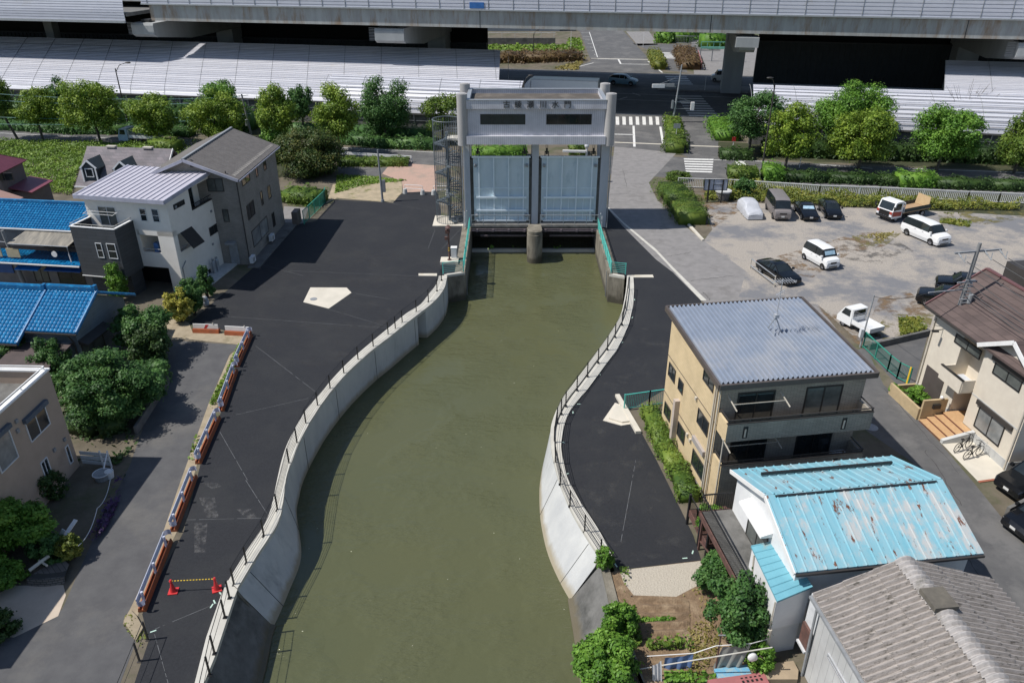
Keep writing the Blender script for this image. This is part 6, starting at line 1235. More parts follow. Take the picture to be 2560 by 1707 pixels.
aw=[(2.0,-1.9,4.35),(7.6,-1.9,4.35),(7.9,.3,4.95),(2.6,.3,4.95)]; obj('balcony_awning',slab(aw,.05),mat('dirty_plastic_sheet',(.28,.25,.2),(.13,.12,.1),sc=1.2,rough=.6,streak=(2,.3,1)),b2_); m=MB(); m.bar((2.0,-1.92,4.32),(7.6,-1.92,4.32),.06); m.tube([(7.5,-1.9,4.3),(7.5,-1.9,3.6),(7.7,-2.1,3.0)],.05,6); m.bar((0,-1.4,4.3),(2,-1.4,4.2),.05); obj('awning_frame',m,M['alu'],b2_)
m=MB(); m.box(-6,1.0,-1.1,-1.02,1.2,2.2); obj('window_shutter',m,mat('blue_canopy_sheet',(.02,.1,.33),rough=.4),b2_)
obj('window_canopy',slab([(2.2,-2.3,2.15),(4.4,-2.3,2.15),(4.4,-1.1,2.4),(2.2,-1.1,2.4)],.06),mat('blue_canopy_bright',(.01,.16,.5),rough=.35),b2_); obj('window_canopy',slab([(4.8,-2.1,2.1),(8.2,-2.1,2.1),(8.2,-1.1,2.3),(4.8,-1.1,2.3)],.06),mat('blue_canopy_sheet',(.02,.1,.33)),b2_)
window(b2_,'S',-1.0,2.9,.5,4.2,2.0,M['frame'],M['glassc']); window(b2_,'S',-1.0,5.2,.5,7.6,1.9,M['frame'],M['glassd']); window(b2_,'S',.5,3.4,3.2,6.8,4.6,M['frame'],M['glassd'],mull=3)
m=MB(); m.cyl((0,0),.26,0,.05,16); m.v=[(a+6.2,-1.95-c,b+3.6) for a,b,c in m.v]; obj('satellite_dish',m,M['white'],b2_)
# ---- flat roofed brown house bottom left
bw=mat('tan_render',(.42,.325,.255),(.38,.295,.23),sc=1.2,rough=.9,c3=(.24,.185,.145),sc3=.25,lo3=.58,hi3=.75)
F=Frame(V(-25.6,37.0),V(-25.6+math.cos(R(-2.0)),37+math.sin(R(-2.0)))); bf=fthing(F,'flat_roof_house','tan two-storey house with a flat parapet roof at the lower left','house')
zt_=6.55
m=MB(); m.box(-13,0,-15,0,0,5.7); m.box(-.2,0,-15,0,5.7,zt_); m.box(-13,-.2,-.2,0,5.7,zt_); obj('wall',m,bw,bf)
m=MB(); m.box(-13,-.2,-15,-.2,5.701,5.76); obj('roof',m,M['darkconc'],bf); m=MB(); m.box(-.26,.06,-15,.06,zt_+.001,zt_+.1); m.box(-13,-.26,-.26,.06,zt_+.001,zt_+.1); obj('capping',m,M['white'],bf)
m=MB(); m.bar((-13,-.12,zt_+.3),(-.12,-.12,zt_+.3),.05); m.bar((-.12,-.12,zt_+.3),(-.12,-15,zt_+.3),.05)
for i in range(8): m.bar((-.12,-.2-i*2.1,zt_+.1),(-.12,-.2-i*2.1,zt_+.3),.05)
obj('roof_rail',m,M['white'],bf)
m=MB(); m.box(-3.6,-2.0,-3.9,-2.4,5.76,6.9); obj('roof_hatch',m,M['pink'],bf)
def wb(a,b,g=M['glassd'],**kw): return winpx(bf,F,'E',0,'c1',a,b,M['framew'],g,t=.06,**kw)
y0_,z0_=F.hx('c1',195,1110,0); y1_,z1_=F.hx('c1',375,1090,0); yb0,zb0=F.hx('c1',235,1245,0)
window(bf,'E',0,y0_,zb0,y1_,z0_,M['framew'],M['glassd'],mull=1); m=MB(); m.box(.002,.22,y0_-.15,y1_+.2,z0_+.12,z0_+.38); obj('shutter_box',m,mat('slate_blue_box',(.09,.12,.16),rough=.5),bf)
y2,z2=F.hx('c1',0,1240,0); y3,z3=F.hx('c1',125,1330,0); window(bf,'E',0,y2-.6,z3-.2,y3,z2+.2,M['framew'],M['glassb'],mull=0); m=MB(); m.box(.002,.2,y2-.8,y3+.15,z2+.3,z2+.55); obj('shutter_box',m,mat('slate_blue_box',(.1,.1,.1)),bf)
wb((500,1290),(555,1390),mull=0); wb((312,1410),(400,1500),mull=1)
for p in ((120,1085),(130,1158),(490,1225),(412,1305)):
    y_,z_=F.hx('c1',*p,0); m=MB(); m.box(.001,.1,y_-.09,y_+.09,z_-.1,z_+.1); obj('vent_hood',m,M['greysteel'],bf)
# ------------------------------------------------------------------ vehicles
def carpaint(n,c,rough=.25): return mat(n,c,tuple(x*.95 for x in c),sc=2,rough=rough,spec=.6)
CP=dict(white=carpaint('white_car_paint',(.78,.78,.77),.3),black=carpaint('black_car_paint',(.006,.007,.009),.15),taupe=carpaint('taupe_car_paint',(.2,.18,.175),.35),blue=carpaint('pale_blue_car_paint',(.2,.33,.42)),lblue=carpaint('light_blue_cab_paint',(.35,.47,.56)))
lampm=mat('headlamp_glass',(.75,.77,.8),rough=.1); platem=mat('number_plate',(.7,.7,.68),rough=.5); grillem=mat('grille_plastic',(.015,.015,.016),rough=.4); shade_m=mat('silver_sunshade',(.45,.6,.7),(.25,.4,.5),sc=4,rough=.3); tailm=mat('tail_lamp',(.35,.01,.01),rough=.2)
PROF={ # x from front (0..1), zlow, zbelt, zroof, width factor, roof width factor
'sedan':(4.7,1.8,1.44,[(0,.32,.55,.57,.82,.7),(.03,.22,.66,.69,.93,.8),(.13,.2,.76,.8,1,.86),(.29,.2,.9,.93,1,.82),(.43,.2,.93,1.39,1,.72),(.56,.2,.95,1.44,1,.72),(.7,.2,.97,1.38,1,.7),(.85,.22,1.0,1.06,.99,.8),(.97,.28,.98,1.0,.94,.82),(1,.4,.9,.92,.88,.8)],(3,7)),
'hatch':(4.3,1.78,1.5,[(0,.32,.58,.6,.84,.7),(.04,.22,.74,.78,.95,.8),(.14,.2,.86,.9,1,.85),(.26,.2,.97,1.0,1,.82),(.42,.2,1.0,1.45,1,.74),(.6,.2,1.02,1.5,1,.74),(.86,.2,1.06,1.42,1,.72),(.98,.28,1.05,1.1,.95,.8),(1,.4,.95,.97,.9,.8)],(3,7)),
'suv':(4.8,1.9,1.72,[(0,.4,.75,.78,.86,.75),(.03,.28,.92,.97,.96,.85),(.12,.28,1.02,1.06,1,.88),(.26,.28,1.1,1.13,1,.86),(.38,.28,1.12,1.64,1,.76),(.6,.28,1.14,1.72,1,.76),(.9,.28,1.18,1.64,1,.74),(.985,.35,1.16,1.2,.97,.85),(1,.45,1.0,1.02,.93,.85)],(3,7)),
'minivan':(4.9,1.85,1.92,[(0,.3,.8,.83,.88,.78),(.025,.22,1.0,1.04,.97,.86),(.1,.2,1.1,1.14,1,.88),(.17,.2,1.16,1.2,1,.88),(.3,.2,1.18,1.82,1,.78),(.5,.2,1.18,1.92,1,.79),(.92,.2,1.18,1.88,1,.78),(.985,.28,1.15,1.3,.98,.9),(1,.4,1.05,1.1,.95,.88)],(3,7)),
'keivan':(3.45,1.5,1.78,[(0,.3,.72,.75,.9,.82),(.03,.22,.92,.96,.98,.88),(.1,.2,1.0,1.04,1,.9),(.16,.2,1.05,1.09,1,.9),(.27,.2,1.07,1.7,1,.82),(.5,.2,1.07,1.78,1,.83),(.93,.2,1.07,1.76,1,.82),(.99,.28,1.05,1.3,.98,.9),(1,.4,.95,1.1,.96,.9)],(3,7)),
'bigvan':(5.3,1.88,2.28,[(0,.35,.9,.92,.92,.86),(.015,.28,1.1,1.12,.98,.92),(.06,.26,1.22,1.25,1,.93),(.09,.26,1.27,1.3,1,.92),(.19,.26,1.28,2.12,1,.85),(.3,.26,1.28,2.27,1,.84),(.93,.26,1.28,2.28,1,.84),(.985,.3,1.25,2.1,.99,.86),(1,.4,1.1,1.4,.97,.9)],(3,7)),
'coupe':(4.65,1.8,1.38,[(0,.3,.52,.54,.8,.66),(.03,.2,.66,.69,.92,.78),(.13,.18,.76,.8,1,.84),(.31,.18,.88,.91,1,.8),(.46,.18,.91,1.33,.99,.7),(.56,.18,.93,1.38,.99,.69),(.68,.18,.96,1.32,1,.68),(.87,.2,1.0,1.04,1,.78),(.97,.28,.96,.98,.93,.8),(1,.4,.85,.87,.86,.78)],(3,7)),
}
def wheel(root,x,y,r,wd,s,rim=None):
    t=MB(); n=20; vs=[]
    for k,(rr,yy) in enumerate(((r*.62,.5),(r*.94,.5),(r,.3),(r,-.3),(r*.94,-.5),(r*.62,-.5))):
        vs+=[(x+rr*math.cos(2*math.pi*i/n),y+yy*wd,r+rr*math.sin(2*math.pi*i/n)) for i in range(n)]
    t.add(vs,[(k*n+i,k*n+(i+1)%n,(k+1)*n+(i+1)%n,(k+1)*n+i) for k in range(5) for i in range(n)]); w=obj('wheel',t,M['tyre'],root)
    q=MB(); yo=y+s*wd*.46; cc=[(x,yo,r)]
    q.add([(x+r*.64*math.cos(2*math.pi*i/n),yo-s*.02,r+r*.64*math.sin(2*math.pi*i/n)) for i in range(n)],[tuple(range(n))]); q2=MB()
    for i in range(6):
        a=2*math.pi*i/6; q.bar((x+.05*math.cos(a),yo,r+.05*math.sin(a)),(x+r*.6*math.cos(a),yo,r+r*.6*math.sin(a)),.05,.02)
    obj('rim',q,rim or M['chrome'],w); return w
def car(name,label,kind,paint,pos,heading,scale=1.0,cat='car',shade=False,rim=None,roofpaint=None,group='cars parked on the gravel'):
    L,Wd,Ht,S,(ci,ce)=PROF[kind]; h=Wd/2
    root=thing(name,label,cat,tuple(pos),heading,group); root.scale=(scale,)*3
    body,ws,rw,sw=MB(),MB(),MB(),MB(); rings=[]
    for (x,zl,zb,zr,wf,rf) in S:
        X=L/2-x*L; w=h*wf; cr=.035 if zr-zb>.2 else .025
        rings.append([(X,w*.9,zl),(X,w,zl+(zb-zl)*.35),(X,w*.985,zl+(zb-zl)*.8),(X,w*.95,zb),(X,w*rf if zr-zb>.2 else w*.86,zr),(X,w*rf*.55,zr+cr),(X,0,zr+cr*1.2)])
    def full(r): return r+[(x,-y,z) for x,y,z in r[-2::-1]]
    RG=[full(r) for r in rings]; k=len(RG[0])
    for i in range(len(RG)-1):
        cab0=S[i][3]-S[i][2]>.2; cab1=S[i+1][3]-S[i+1][2]>.2
        for j in range(k-1):
            q=[RG[i][j],RG[i][j+1],RG[i+1][j+1],RG[i+1][j]]
            side_band=j in (3,k-5); top=4<=j<=k-6
            t=body
            if cab0 and cab1 and side_band: t=sw
            elif (not cab0) and cab1 and (top): t=ws
            elif cab0 and (not cab1) and (top): t=rw
            elif (cab0!=cab1) and side_band: t=sw
            t.add(q,[(0,3,2,1)])
    for r_,fl in ((RG[0],0),(RG[-1],1)): body.add(r_,[tuple(range(k)) if not fl else tuple(range(k-1,-1,-1))])
    body.add([p for r in RG for p in (r[0],r[-1])],[(2*i,2*i+1,2*i+3,2*i+2) for i in range(len(RG)-1)])
    obj('body',body,paint,root,smooth=False); g=M['glassd']
    wso=obj('windshield',ws,g,root); obj('rear_window',rw,g,root); obj('side_windows',sw,g,root)
    # pillars between the side windows
    PM_=paint if kind in ('sedan','hatch','suv','coupe') else M['framek']
    for (x,zl,zb,zr,wf,rf) in S[ci+1:ce-1]:
        X=L/2-x*L
        for s in (1,-1): pm=MB(); pm.bar((X,s*h*wf*.955,zb),(X,s*(h*wf*rf+.012),zr-.01),.07,.03); obj('pillar',pm,PM_,root)
    a,b=S[ci],S[ci+1]
    for s in (1,-1): pm=MB(); pm.bar((L/2-a[0]*L,s*h*a[4]*.87,a[3]+.015),(L/2-b[0]*L,s*(h*b[4]*b[5]+.01),b[3]+.01),.06,.05); obj('pillar',pm,PM_,root)
    if shade:
        m=MB(); p0,p1=RG[ci],RG[ci+1]; mid=k//2
        f=lambda r,s,t:(Vector(p0[r]).lerp(Vector(p1[r]),t)); 
        qa=[Vector(p0[mid-2]).lerp(Vector(p1[mid-2]),.2),Vector(p0[mid+2]).lerp(Vector(p1[mid+2]),.2),Vector(p0[mid+2]).lerp(Vector(p1[mid+2]),.82),Vector(p0[mid-2]).lerp(Vector(p1[mid-2]),.82)]
        c_=sum(qa,Vector())/4; qa=[c_+(p-c_)*.84+Vector((.03,0,.035)) for p in qa]; m.quad(*qa); obj('sunshade',m,shade_m,wso)
    r=.33*Wd/1.8 if kind!='suv' else .37; wr=.2
    fx=L/2-.185*L; rx=-L/2+(.19 if kind!='keivan' else .11)*L; 
    if kind=='keivan': fx=L/2-.15*L
    for x in (fx,rx):
        for s in (1,-1):
            wheel(root,x,s*(h-.09),r,wr,s,rim)
            m=MB(); n=14; m.add([(x+(r+.05)*math.cos(math.pi*i/n),s*(h+.004),r+(r+.05)*math.sin(math.pi*i/n)) for i in range(n+1)],[tuple(range(n+1))]); obj('wheel_arch',m,grillem,root)
    zb=S[1][2]; 
    for s in (1,-1):
        m=MB(); m.hexa([(L/2-.02*L,s*h*.55-.2,zb-.2),(L/2-.02*L,s*h*.55+.2,zb-.2),(L/2-.07*L,s*h*.55+.2,zb-.18),(L/2-.07*L,s*h*.55-.2,zb-.18),(L/2-.025*L,s*h*.62-.2,zb-.03),(L/2-.045*L,s*h*.62+.18,zb-.01),(L/2-.1*L,s*h*.62+.16,zb+.0),(L/2-.09*L,s*h*.62-.2,zb+.0)]); obj('headlight',m,lampm,root)
        m=MB(); zz=S[-2][2]; m.box(-L/2+.005*L,-L/2+.05*L,s*h*.7-.15,s*h*.7+.15,zz-.25,zz-.08); obj('tail_light',m,tailm,root)
        m=MB(); xm=L/2-(S[ci][0]+.04)*L; zm=S[ci][2]+.12; m.box(xm-.08,xm+.1,s*(h+.02) if s>0 else -h-.2,h+.2 if s>0 else -(h+.02),zm-.07,zm+.1); obj('mirror',m,paint,root)
    m=MB(); m.box(L/2-.03*L,L/2+.006,-h*.42,h*.42,zb-.28,zb-.12); m.box(L/2-.02*L,L/2+.004,-h*.6,h*.6,S[0][1]+.02,S[0][1]+.12); obj('grille',m,grillem,root)
    m=MB(); m.box(L/2-.01,L/2+.02,-.17,.17,S[0][1]+.14,S[0][1]+.3); obj('number_plate',m,platem,root)
    m=MB(); 
    if kind in('minivan','keivan','bigvan','suv'):
        for s in (1,-1):
            for f in (.42,.62): X=L/2-f*L; m.box(X-.09,X+.09,s*h*1.0-.004,s*h*1.0+.018,S[4][2]-.16,S[4][2]-.12)
        obj('door_handle',m,M['chrome'],root)
    return root
def place(a,b,side,kind,scale=None):   # ground under the near rear and front wheels -> pose
    A,B=G(*a),G(*b); d=(B-A); hd=math.atan2(d.y,d.x); dn=d.normalized(); left=Vector((-dn.y,dn.x,0)); W_=PROF[kind][1] if kind in PROF else 2.0
    return (A+B)/2+left*(W_/2-.09)*(-1 if side=='L' else 1), hd
p,h=place(('Z5',835,800),('Z5',1035,885),'R','minivan'); car('parked_minivan','white minivan with dark windows parked alone below the flatbed truck','minivan',CP['white'],p,h,cat='minivan')
p,h=place(('Z4',1412,1022),('Z4',1607,1132),'R','keivan'); car('parked_kei_wagon','small boxy white wagon with a silver sunshade behind its windscreen','keivan',CP['white'],p,h,1.05,shade=True,cat='car')
p,h=place(('Z4',985,1147),('Z4',1200,1272),'R','coupe'); car('parked_coupe','black coupe with bright wheels beside the low pipe barrier','coupe',CP['black'],p,h,cat='car')
p,h=place(('Z4',1045,540),('Z4',1118,648),'R','bigvan'); car('parked_van','tall taupe high-roof van parked between the covered car and black sedan','bigvan',CP['taupe'],p,h,.97,cat='van')
p,h=place(('Z4',1318,560),('Z4',1392,655),'R','sedan'); car('parked_sedan','black sedan with a silver sunshade, next to the taupe van','sedan',CP['black'],p,h,.98,shade=True)
p,h=place(('Z4',1548,550),('Z4',1622,645),'R','hatch'); car('parked_hatchback','black hatchback with a plain dark windscreen, right of the black sedan','hatch',CP['black'],p,h,.98)
A=G('Z5',892,1425); car('parked_suv','black car parked half behind the cream house roof','suv',CP['black'],A+V(2.3,-1.0),R(180-30),1.0)
car('parked_suv','second black car, mostly hidden behind the other black car and the cream house','suv',CP['black'],A+V(5.2,1.7),R(180-25),1.0)
a,b=G('d8',985,1170),G('d8',1235,1350); d=(b-a).normalized(); nrm=Vector((-d.y,d.x,0)); c=(a+b)/2+nrm*2.2; car('parked_jeep','black off-road car nosing out of the cream house drive','suv',CP['black'],c,math.atan2(-nrm.y,-nrm.x),.98,group='cars parked by the cream house')
car('parked_sedan','black car corner at the right edge, behind the low dark wall','hatch',CP['black'],G('c8',2060,560),math.atan2(-nrm.y,-nrm.x),.95,group='cars parked by the cream house')
lw=MB(); P0,P1=G('c8',1840,500),G('c8',1990,425); q=(P1-P0).normalized(); P1=P0+q*3.5; lw.bar(P0+V(0,0,.35),P1+V(0,0,.35),.18,.7); o=absobj('low_wall',lw,M['darkconc'],tuple(P0)); tag(o,'low dark wall between the two black cars at the right edge','wall')
# car under a grey cover
p,h=place(('Z4',782,545),('Z4',868,645),'R','hatch'); root=thing('covered_car','car hidden under a pale silver-grey cloth cover','covered car',tuple(p),h,'cars parked on the gravel')
L,Wd,Ht,S,_=PROF['hatch']; 
def cov(u,v):
    i=u*(len(S)-1); a=int(min(i,len(S)-2)); t=i-a; s=[S[a][k]*(1-t)+S[a+1][k]*t for k in range(6)]; X=L/2-s[0]*L; w=Wd/2*s[4]*1.03; th=v
    prof=[(1,.12),(1.02,.45),(1.0,.8),(.95,1.0),(None,None)]
    pts=[(w*1.0,.1),(w*1.03,s[2]*.5),(w*.99,s[2]*.92),(w*max(s[5],.7),s[3]*.985),(w*.4,s[3]+.03),(0,s[3]+.04)]; pts=pts+[(-y,z) for y,z in pts[-2::-1]]
    j=v*(len(pts)-1); b=int(min(j,len(pts)-2)); f=j-b; y=pts[b][0]*(1-f)+pts[b+1][0]*f; z=pts[b][1]*(1-f)+pts[b+1][1]*f
    ft=max(0,1-z/1.0); return (X+.03*math.sin(v*40)*ft,y+.025*math.sin(u*46+v*9)*ft,z+.012*math.sin(u*31+v*17))
m=MB(); m.grid(cov,36,30); n_=37
e0=[cov(0,j/30) for j in range(31)]; e1=[cov(1,j/30) for j in range(31)]; m.add(e0,[tuple(range(31))]); m.add(e1,[tuple(range(30,-1,-1))]); obj('cover',m,mat('silver_cover_cloth',(.5,.51,.54),(.43,.44,.47),sc=1.5,rough=.5),root,True)
for x in (1.4,-1.4):
    for s in (1,-1): wheel(root,x,s*.78,.3,.18,s)
# flatbed truck with plywood
def truck(name,label,pos,hd,cabm,accent,Lb=4.3,W=2.0,sc=1.0,group=None,ply=True,bedm=None,sidem=None,cat='truck'):
    r=thing(name,label,cat,tuple(pos),hd,group); r.scale=(sc,)*3; h=W/2; xf=3.1; xc=1.55
    m=MB(); m.extr([(xf,.45),(xf,1.15),(xf-.08,1.3),(xf-.35,2.15),(xf-.6,2.22),(xc,2.22),(xc,.45)],'y',-h,h); m.v=[(a,b,c) for a,b,c in m.v]; obj('cab',m,cabm,r)
    m=MB(); m.quad((xf-.065,-h*.88,1.32),(xf-.065,h*.88,1.32),(xf-.325,h*.86,2.1),(xf-.325,-h*.86,2.1)); obj('windshield',m,M['glassd'],r)
    m=MB()
    for s in (1,-1): m.quad((xf-.3,s*(h+.006),1.35),(xc+.3,s*(h+.006),1.35),(xc+.3,s*(h+.006),2.05),(xf-.48,s*(h+.006),2.05))
    obj('side_windows',m,M['glassd'],r)
    m=MB(); m.box(xf-.02,xf+.02,-h*.66,h*.66,.65,1.22); obj('grille',m,grillem,r); m=MB(); m.box(xf-.05,xf+.06,-h*.99,h*.99,.4,.62); obj('bumper',m,grillem if ply else accent,r)
    for s in (1,-1):
        m=MB(); m.box(xf-.08,xf+.05,s*h*.83-.14,s*h*.83+.14,.66,.9); obj('headlight',m,lampm,r); m=MB(); m.box(xf-.1,xf+.045,s*h*.84-.15,s*h*.84+.15,.92,1.2); obj('corner_panel',m,accent,r); m=MB(); m.bar((xf-.2,s*h,1.6),(xf+.12,s*(h+.22),1.7),.04); m.box(xf+.05,xf+.12,s*(h+.24)-.1,s*(h+.24)+.1,1.45,1.85); obj('mirror',m,M['framek'],r)
        m=MB(); m.quad((xf-.05,s*(h+.004),.7),(xc+.1,s*(h+.004),.62),(xc+.1,s*(h+.004),1.1),(xf-.08,s*(h+.004),1.25)); obj('side_stripe',m,accent,r)
    m=MB(); m.box(xf+.02,xf+.04,-.2,.2,.45,.6); obj('number_plate',m,platem,r)
    m=MB(); m.box(-Lb/2-1.0,xc,-.4,.4,.5,.72); m.box(-.6,.4,-h*.9,h*.9,.35,.7); obj('chassis',m,M['darkgrey'],r)
    xb=-Lb+xc-.1; m=MB(); m.box(xb,xc-.15,-h,h,.82,.92); B_=obj('bed_floor',m,bedm or mat('plywood_floor',(.42,.28,.16),(.36,.24,.14),sc=3,rough=.8),r)
    m=MB(); m.box(xb,xc-.15,-h,-h+.05,.92,1.32); m.box(xb,xc-.15,h-.05,h,.92,1.32); m.box(xb,xb+.05,-h+.05,h-.05,.92,1.32); obj('bed_side',m,sidem or mat('dark_bed_side',(.03,.04,.04),rough=.6),r)
    m=MB(); m.bar((xc-.2,-h,.92),(xc-.2,-h,2.0),.08); m.bar((xc-.2,h,.92),(xc-.2,h,2.0),.08); m.bar((xc-.2,-h,2.0),(xc-.2,h,2.0),.09); m.box(xc-.22,xc-.18,-h+.05,h-.05,.95,1.5); obj('headboard',m,M['meter'],r)
    if ply: m=MB(); m.hexa([(xb+.1,-h+.1,.94),(xb+.15,-h+.1,.94),(xb+.15,h-.1,.94),(xb+.1,h-.1,.94),(xb-.1,-h+.15,2.1),(xb-.05,-h+.15,2.1),(xb-.05,h-.25,2.0),(xb-.1,h-.25,2.0)]); o=obj('plywood_sheet',m,mat('plywood',(.5,.36,.2),(.44,.31,.17),sc=2,rough=.8),r)
    for x in (2.25,xb+1.0):
        for s in (1,-1): wheel(r,x,s*(h-.14),.38,.24,s)
    return r
a,b=G('Z5',995,610),G('Z5',712,668); d=(b-a).normalized(); left=Vector((-d.y,d.x,0)); c=b-d*2.25-left*.86
truck('flatbed_truck','flatbed truck with a white and red cab and a plywood sheet standing on its bed',c,math.atan2(d.y,d.x),CP['white'],mat('truck_red',(.4,.06,.04),rough=.4),group='cars parked on the gravel')
A=G('e1',760,150); truck('light_truck','pale blue flatbed light truck on the side road behind the dormer house',V(A.x+2.6,A.y+.9),R(180-10),CP['lblue'],CP['lblue'],ply=False,bedm=M['concroad'],sidem=M['meter'])
# kei pick-up
a,b=G('c5',1395,330),G('c5',1262,255); d=(b-a).normalized(); left=Vector((-d.y,d.x,0)); c=(a+b)/2-left*.62
r=thing('kei_pickup','small white pick-up with an empty bed, behind the apartment house roof','pick-up truck',tuple(c),math.atan2(d.y,d.x),'cars parked on the gravel'); h=.74
m=MB(); m.extr([(1.7,.35),(1.7,.8),(1.55,1.02),(1.1,1.7),(.95,1.76),(.25,1.76),(.25,.35)],'y',-h,h); obj('cab',m,CP['white'],r); m=MB(); m.quad((1.565,-h*.86,1.04),(1.565,h*.86,1.04),(1.135,h*.84,1.66),(1.135,-h*.84,1.66)); obj('windshield',m,M['glassd'],r)
m=MB(); m.quad((.235,h*.8,1.15),(.235,-h*.8,1.15),(.235,-h*.8,1.65),(.235,h*.8,1.65)); obj('rear_window',m,M['glassd'],r)
m=MB()
for s in (1,-1): m.quad((1.35,s*(h+.006),1.08),(.45,s*(h+.006),1.08),(.45,s*(h+.006),1.64),(1.05,s*(h+.006),1.64))
obj('side_windows',m,M['glassd'],r)
m=MB(); m.box(-1.7,.18,-h,h,.6,.68); B_=obj('bed_floor',m,M['meter'],r); m=MB(); m.box(-1.7,.18,-h,-h+.04,.68,.98); m.box(-1.7,.18,h-.04,h,.68,.98); m.box(-1.7,-1.66,-h+.04,h-.04,.68,.98); obj('bed_side',m,CP['white'],r)
m=MB(); m.bar((.2,-h*.95,.98),(.2,-h*.95,1.75),.05); m.bar((.2,h*.95,.98),(.2,h*.95,1.75),.05); m.bar((.2,-h*.95,1.72),(.2,h*.95,1.72),.05); m.bar((.2,-h*.95,1.3),(.2,h*.95,1.3),.04); obj('guard_frame',m,CP['white'],r); m=MB(); m.box(-1.5,1.5,-.3,.3,.35,.6); obj('chassis',m,M['darkgrey'],r)
for x in (1.05,-.95):
    for s in (1,-1): wheel(r,x,s*(h-.1),.27,.16,s)
for s in (1,-1): m=MB(); m.box(1.66,1.72,s*.5-.12,s*.5+.12,.62,.8); obj('headlight',m,lampm,r)
# cars on the main road
A,B=G('z3',935,773),G('z3',1075,783); d=B-A; car('hatchback','pale blue compact car driving on the shaded main road','hatch',CP['blue'],(A+B)/2+Vector((-d.y,d.x,0)).normalized()*.8,math.atan2(d.y,d.x),1.35,group='traffic on the main road')
A=G('z3',1850,745); car('kei_wagon','white small van standing behind the pale viaduct pier','keivan',CP['white'],A+V(1.5,.6),R(170),1.25,group='traffic on the main road')
zt_=5.4; a,b=HW.w(-2.6,30.5,zt_),HW.w(8.9,30.5,zt_); d=(b-a).normalized(); c=(a+b)/2; r=thing('lorry','white box lorry on the main road behind the gate house roof','lorry',(c.x,c.y,0),math.atan2(d.y,d.x),'traffic on the main road'); L2=(b-a).length/2
m=MB(); m.box(-L2,L2,.0,3.2,1.2,zt_); obj('cargo_box',m,CP['white'],r); m=MB(); m.box(-L2,L2,-.03,-.001,zt_-.12,zt_+.03); obj('box_trim',m,M['alu'],r)
m=MB(); m.extr([(-L2-.1,.6),(-L2-.1,5.2),(-L2-.6,5.0),(-L2-1.3,4.2),(-L2-2.0,3.0),(-L2-2.1,.6)],'y',.1,3.1); obj('cab',m,CP['white'],r); m=MB(); m.quad((-L2-1.37,.3,4.15),(-L2-1.37,2.9,4.15),(-L2-2.04,2.9,3.05),(-L2-2.04,.3,3.05)); obj('windshield',m,M['glassd'],r); m=MB(); m.box(-L2-2,L2-.3,.3,2.2,.6,1.1); obj('chassis',m,M['darkgrey'],r)
for x in (-L2-1.3,L2-1.2,L2-2.4):
    for s,y in ((-1,.2),(1,2.3)): wheel(r,x,y,.5,.28,s)
# ------------------------------------------------------------------ bicycles
def bicycle(label,a,b):
    A,B=G(*a),G(*b); d=B-A; r=thing('bicycle',label,'bicycle',tuple((A+B)/2),math.atan2(d.y,d.x),'bicycles by the cream house'); bl=M['black']
    for x,nm in ((-.52,'rear_wheel'),(.55,'front_wheel')):
        m=MB(); m.tube([(x+.33*math.cos(2*math.pi*i/22),0,.34+.33*math.sin(2*math.pi*i/22)) for i in range(22)],.025,5,close=True)
        for i in range(8): aa=2*math.pi*i/8; m.bar((x,0,.34),(x+.32*math.cos(aa),0,.34+.32*math.sin(aa)),.006)
        obj(nm,m,bl,r)
    m=MB()
    for p,q in (((-.52,0,.34),(-.1,0,.3)),((-.52,0,.34),(-.22,0,.72)),((-.1,0,.3),(-.25,0,.82)),((-.1,0,.3),(.38,0,.78)),((-.2,0,.68),(.38,0,.85)),((.36,0,.95),(.55,0,.34))): m.tube([p,q],.022,5)
    m.ball((-.1,0,.3),.07); obj('frame',m,bl,r)
    m=MB(); m.ball((-.27,0,.87),(.14,.08,.04)); obj('saddle',m,bl,r); m=MB(); m.tube([(.3,-.28,1.02),(.4,-.1,1.05),(.4,.1,1.05),(.3,.28,1.02)],.018,5); m.bar((.37,0,.9),(.4,0,1.05),.03); obj('handlebar',m,bl,r)
    m=MB(); m.bar((-.1,-.12,.2),(-.1,.12,.4),.03); m.bar((-.55,.1,.02),(-.5,.05,.3),.02); obj('pedals',m,bl,r)
    m=MB()
    for z in (.75,.95): m.tube([(.52,-.15,z),(.8,-.15,z),(.8,.15,z),(.52,.15,z)],.01,4,close=True)
    for x,y in ((.52,-.15),(.8,-.15),(.8,.15),(.52,.15)): m.bar((x,y,.75),(x,y,.95),.008)
    obj('basket',m,M['greysteel'],r)
bicycle('black bicycle leaning nearer the brick steps','n' and ('d8',450,690),('d8',640,610)); bicycle('black bicycle with a basket, farther from the brick steps',('d8',575,780),('d8',780,710))
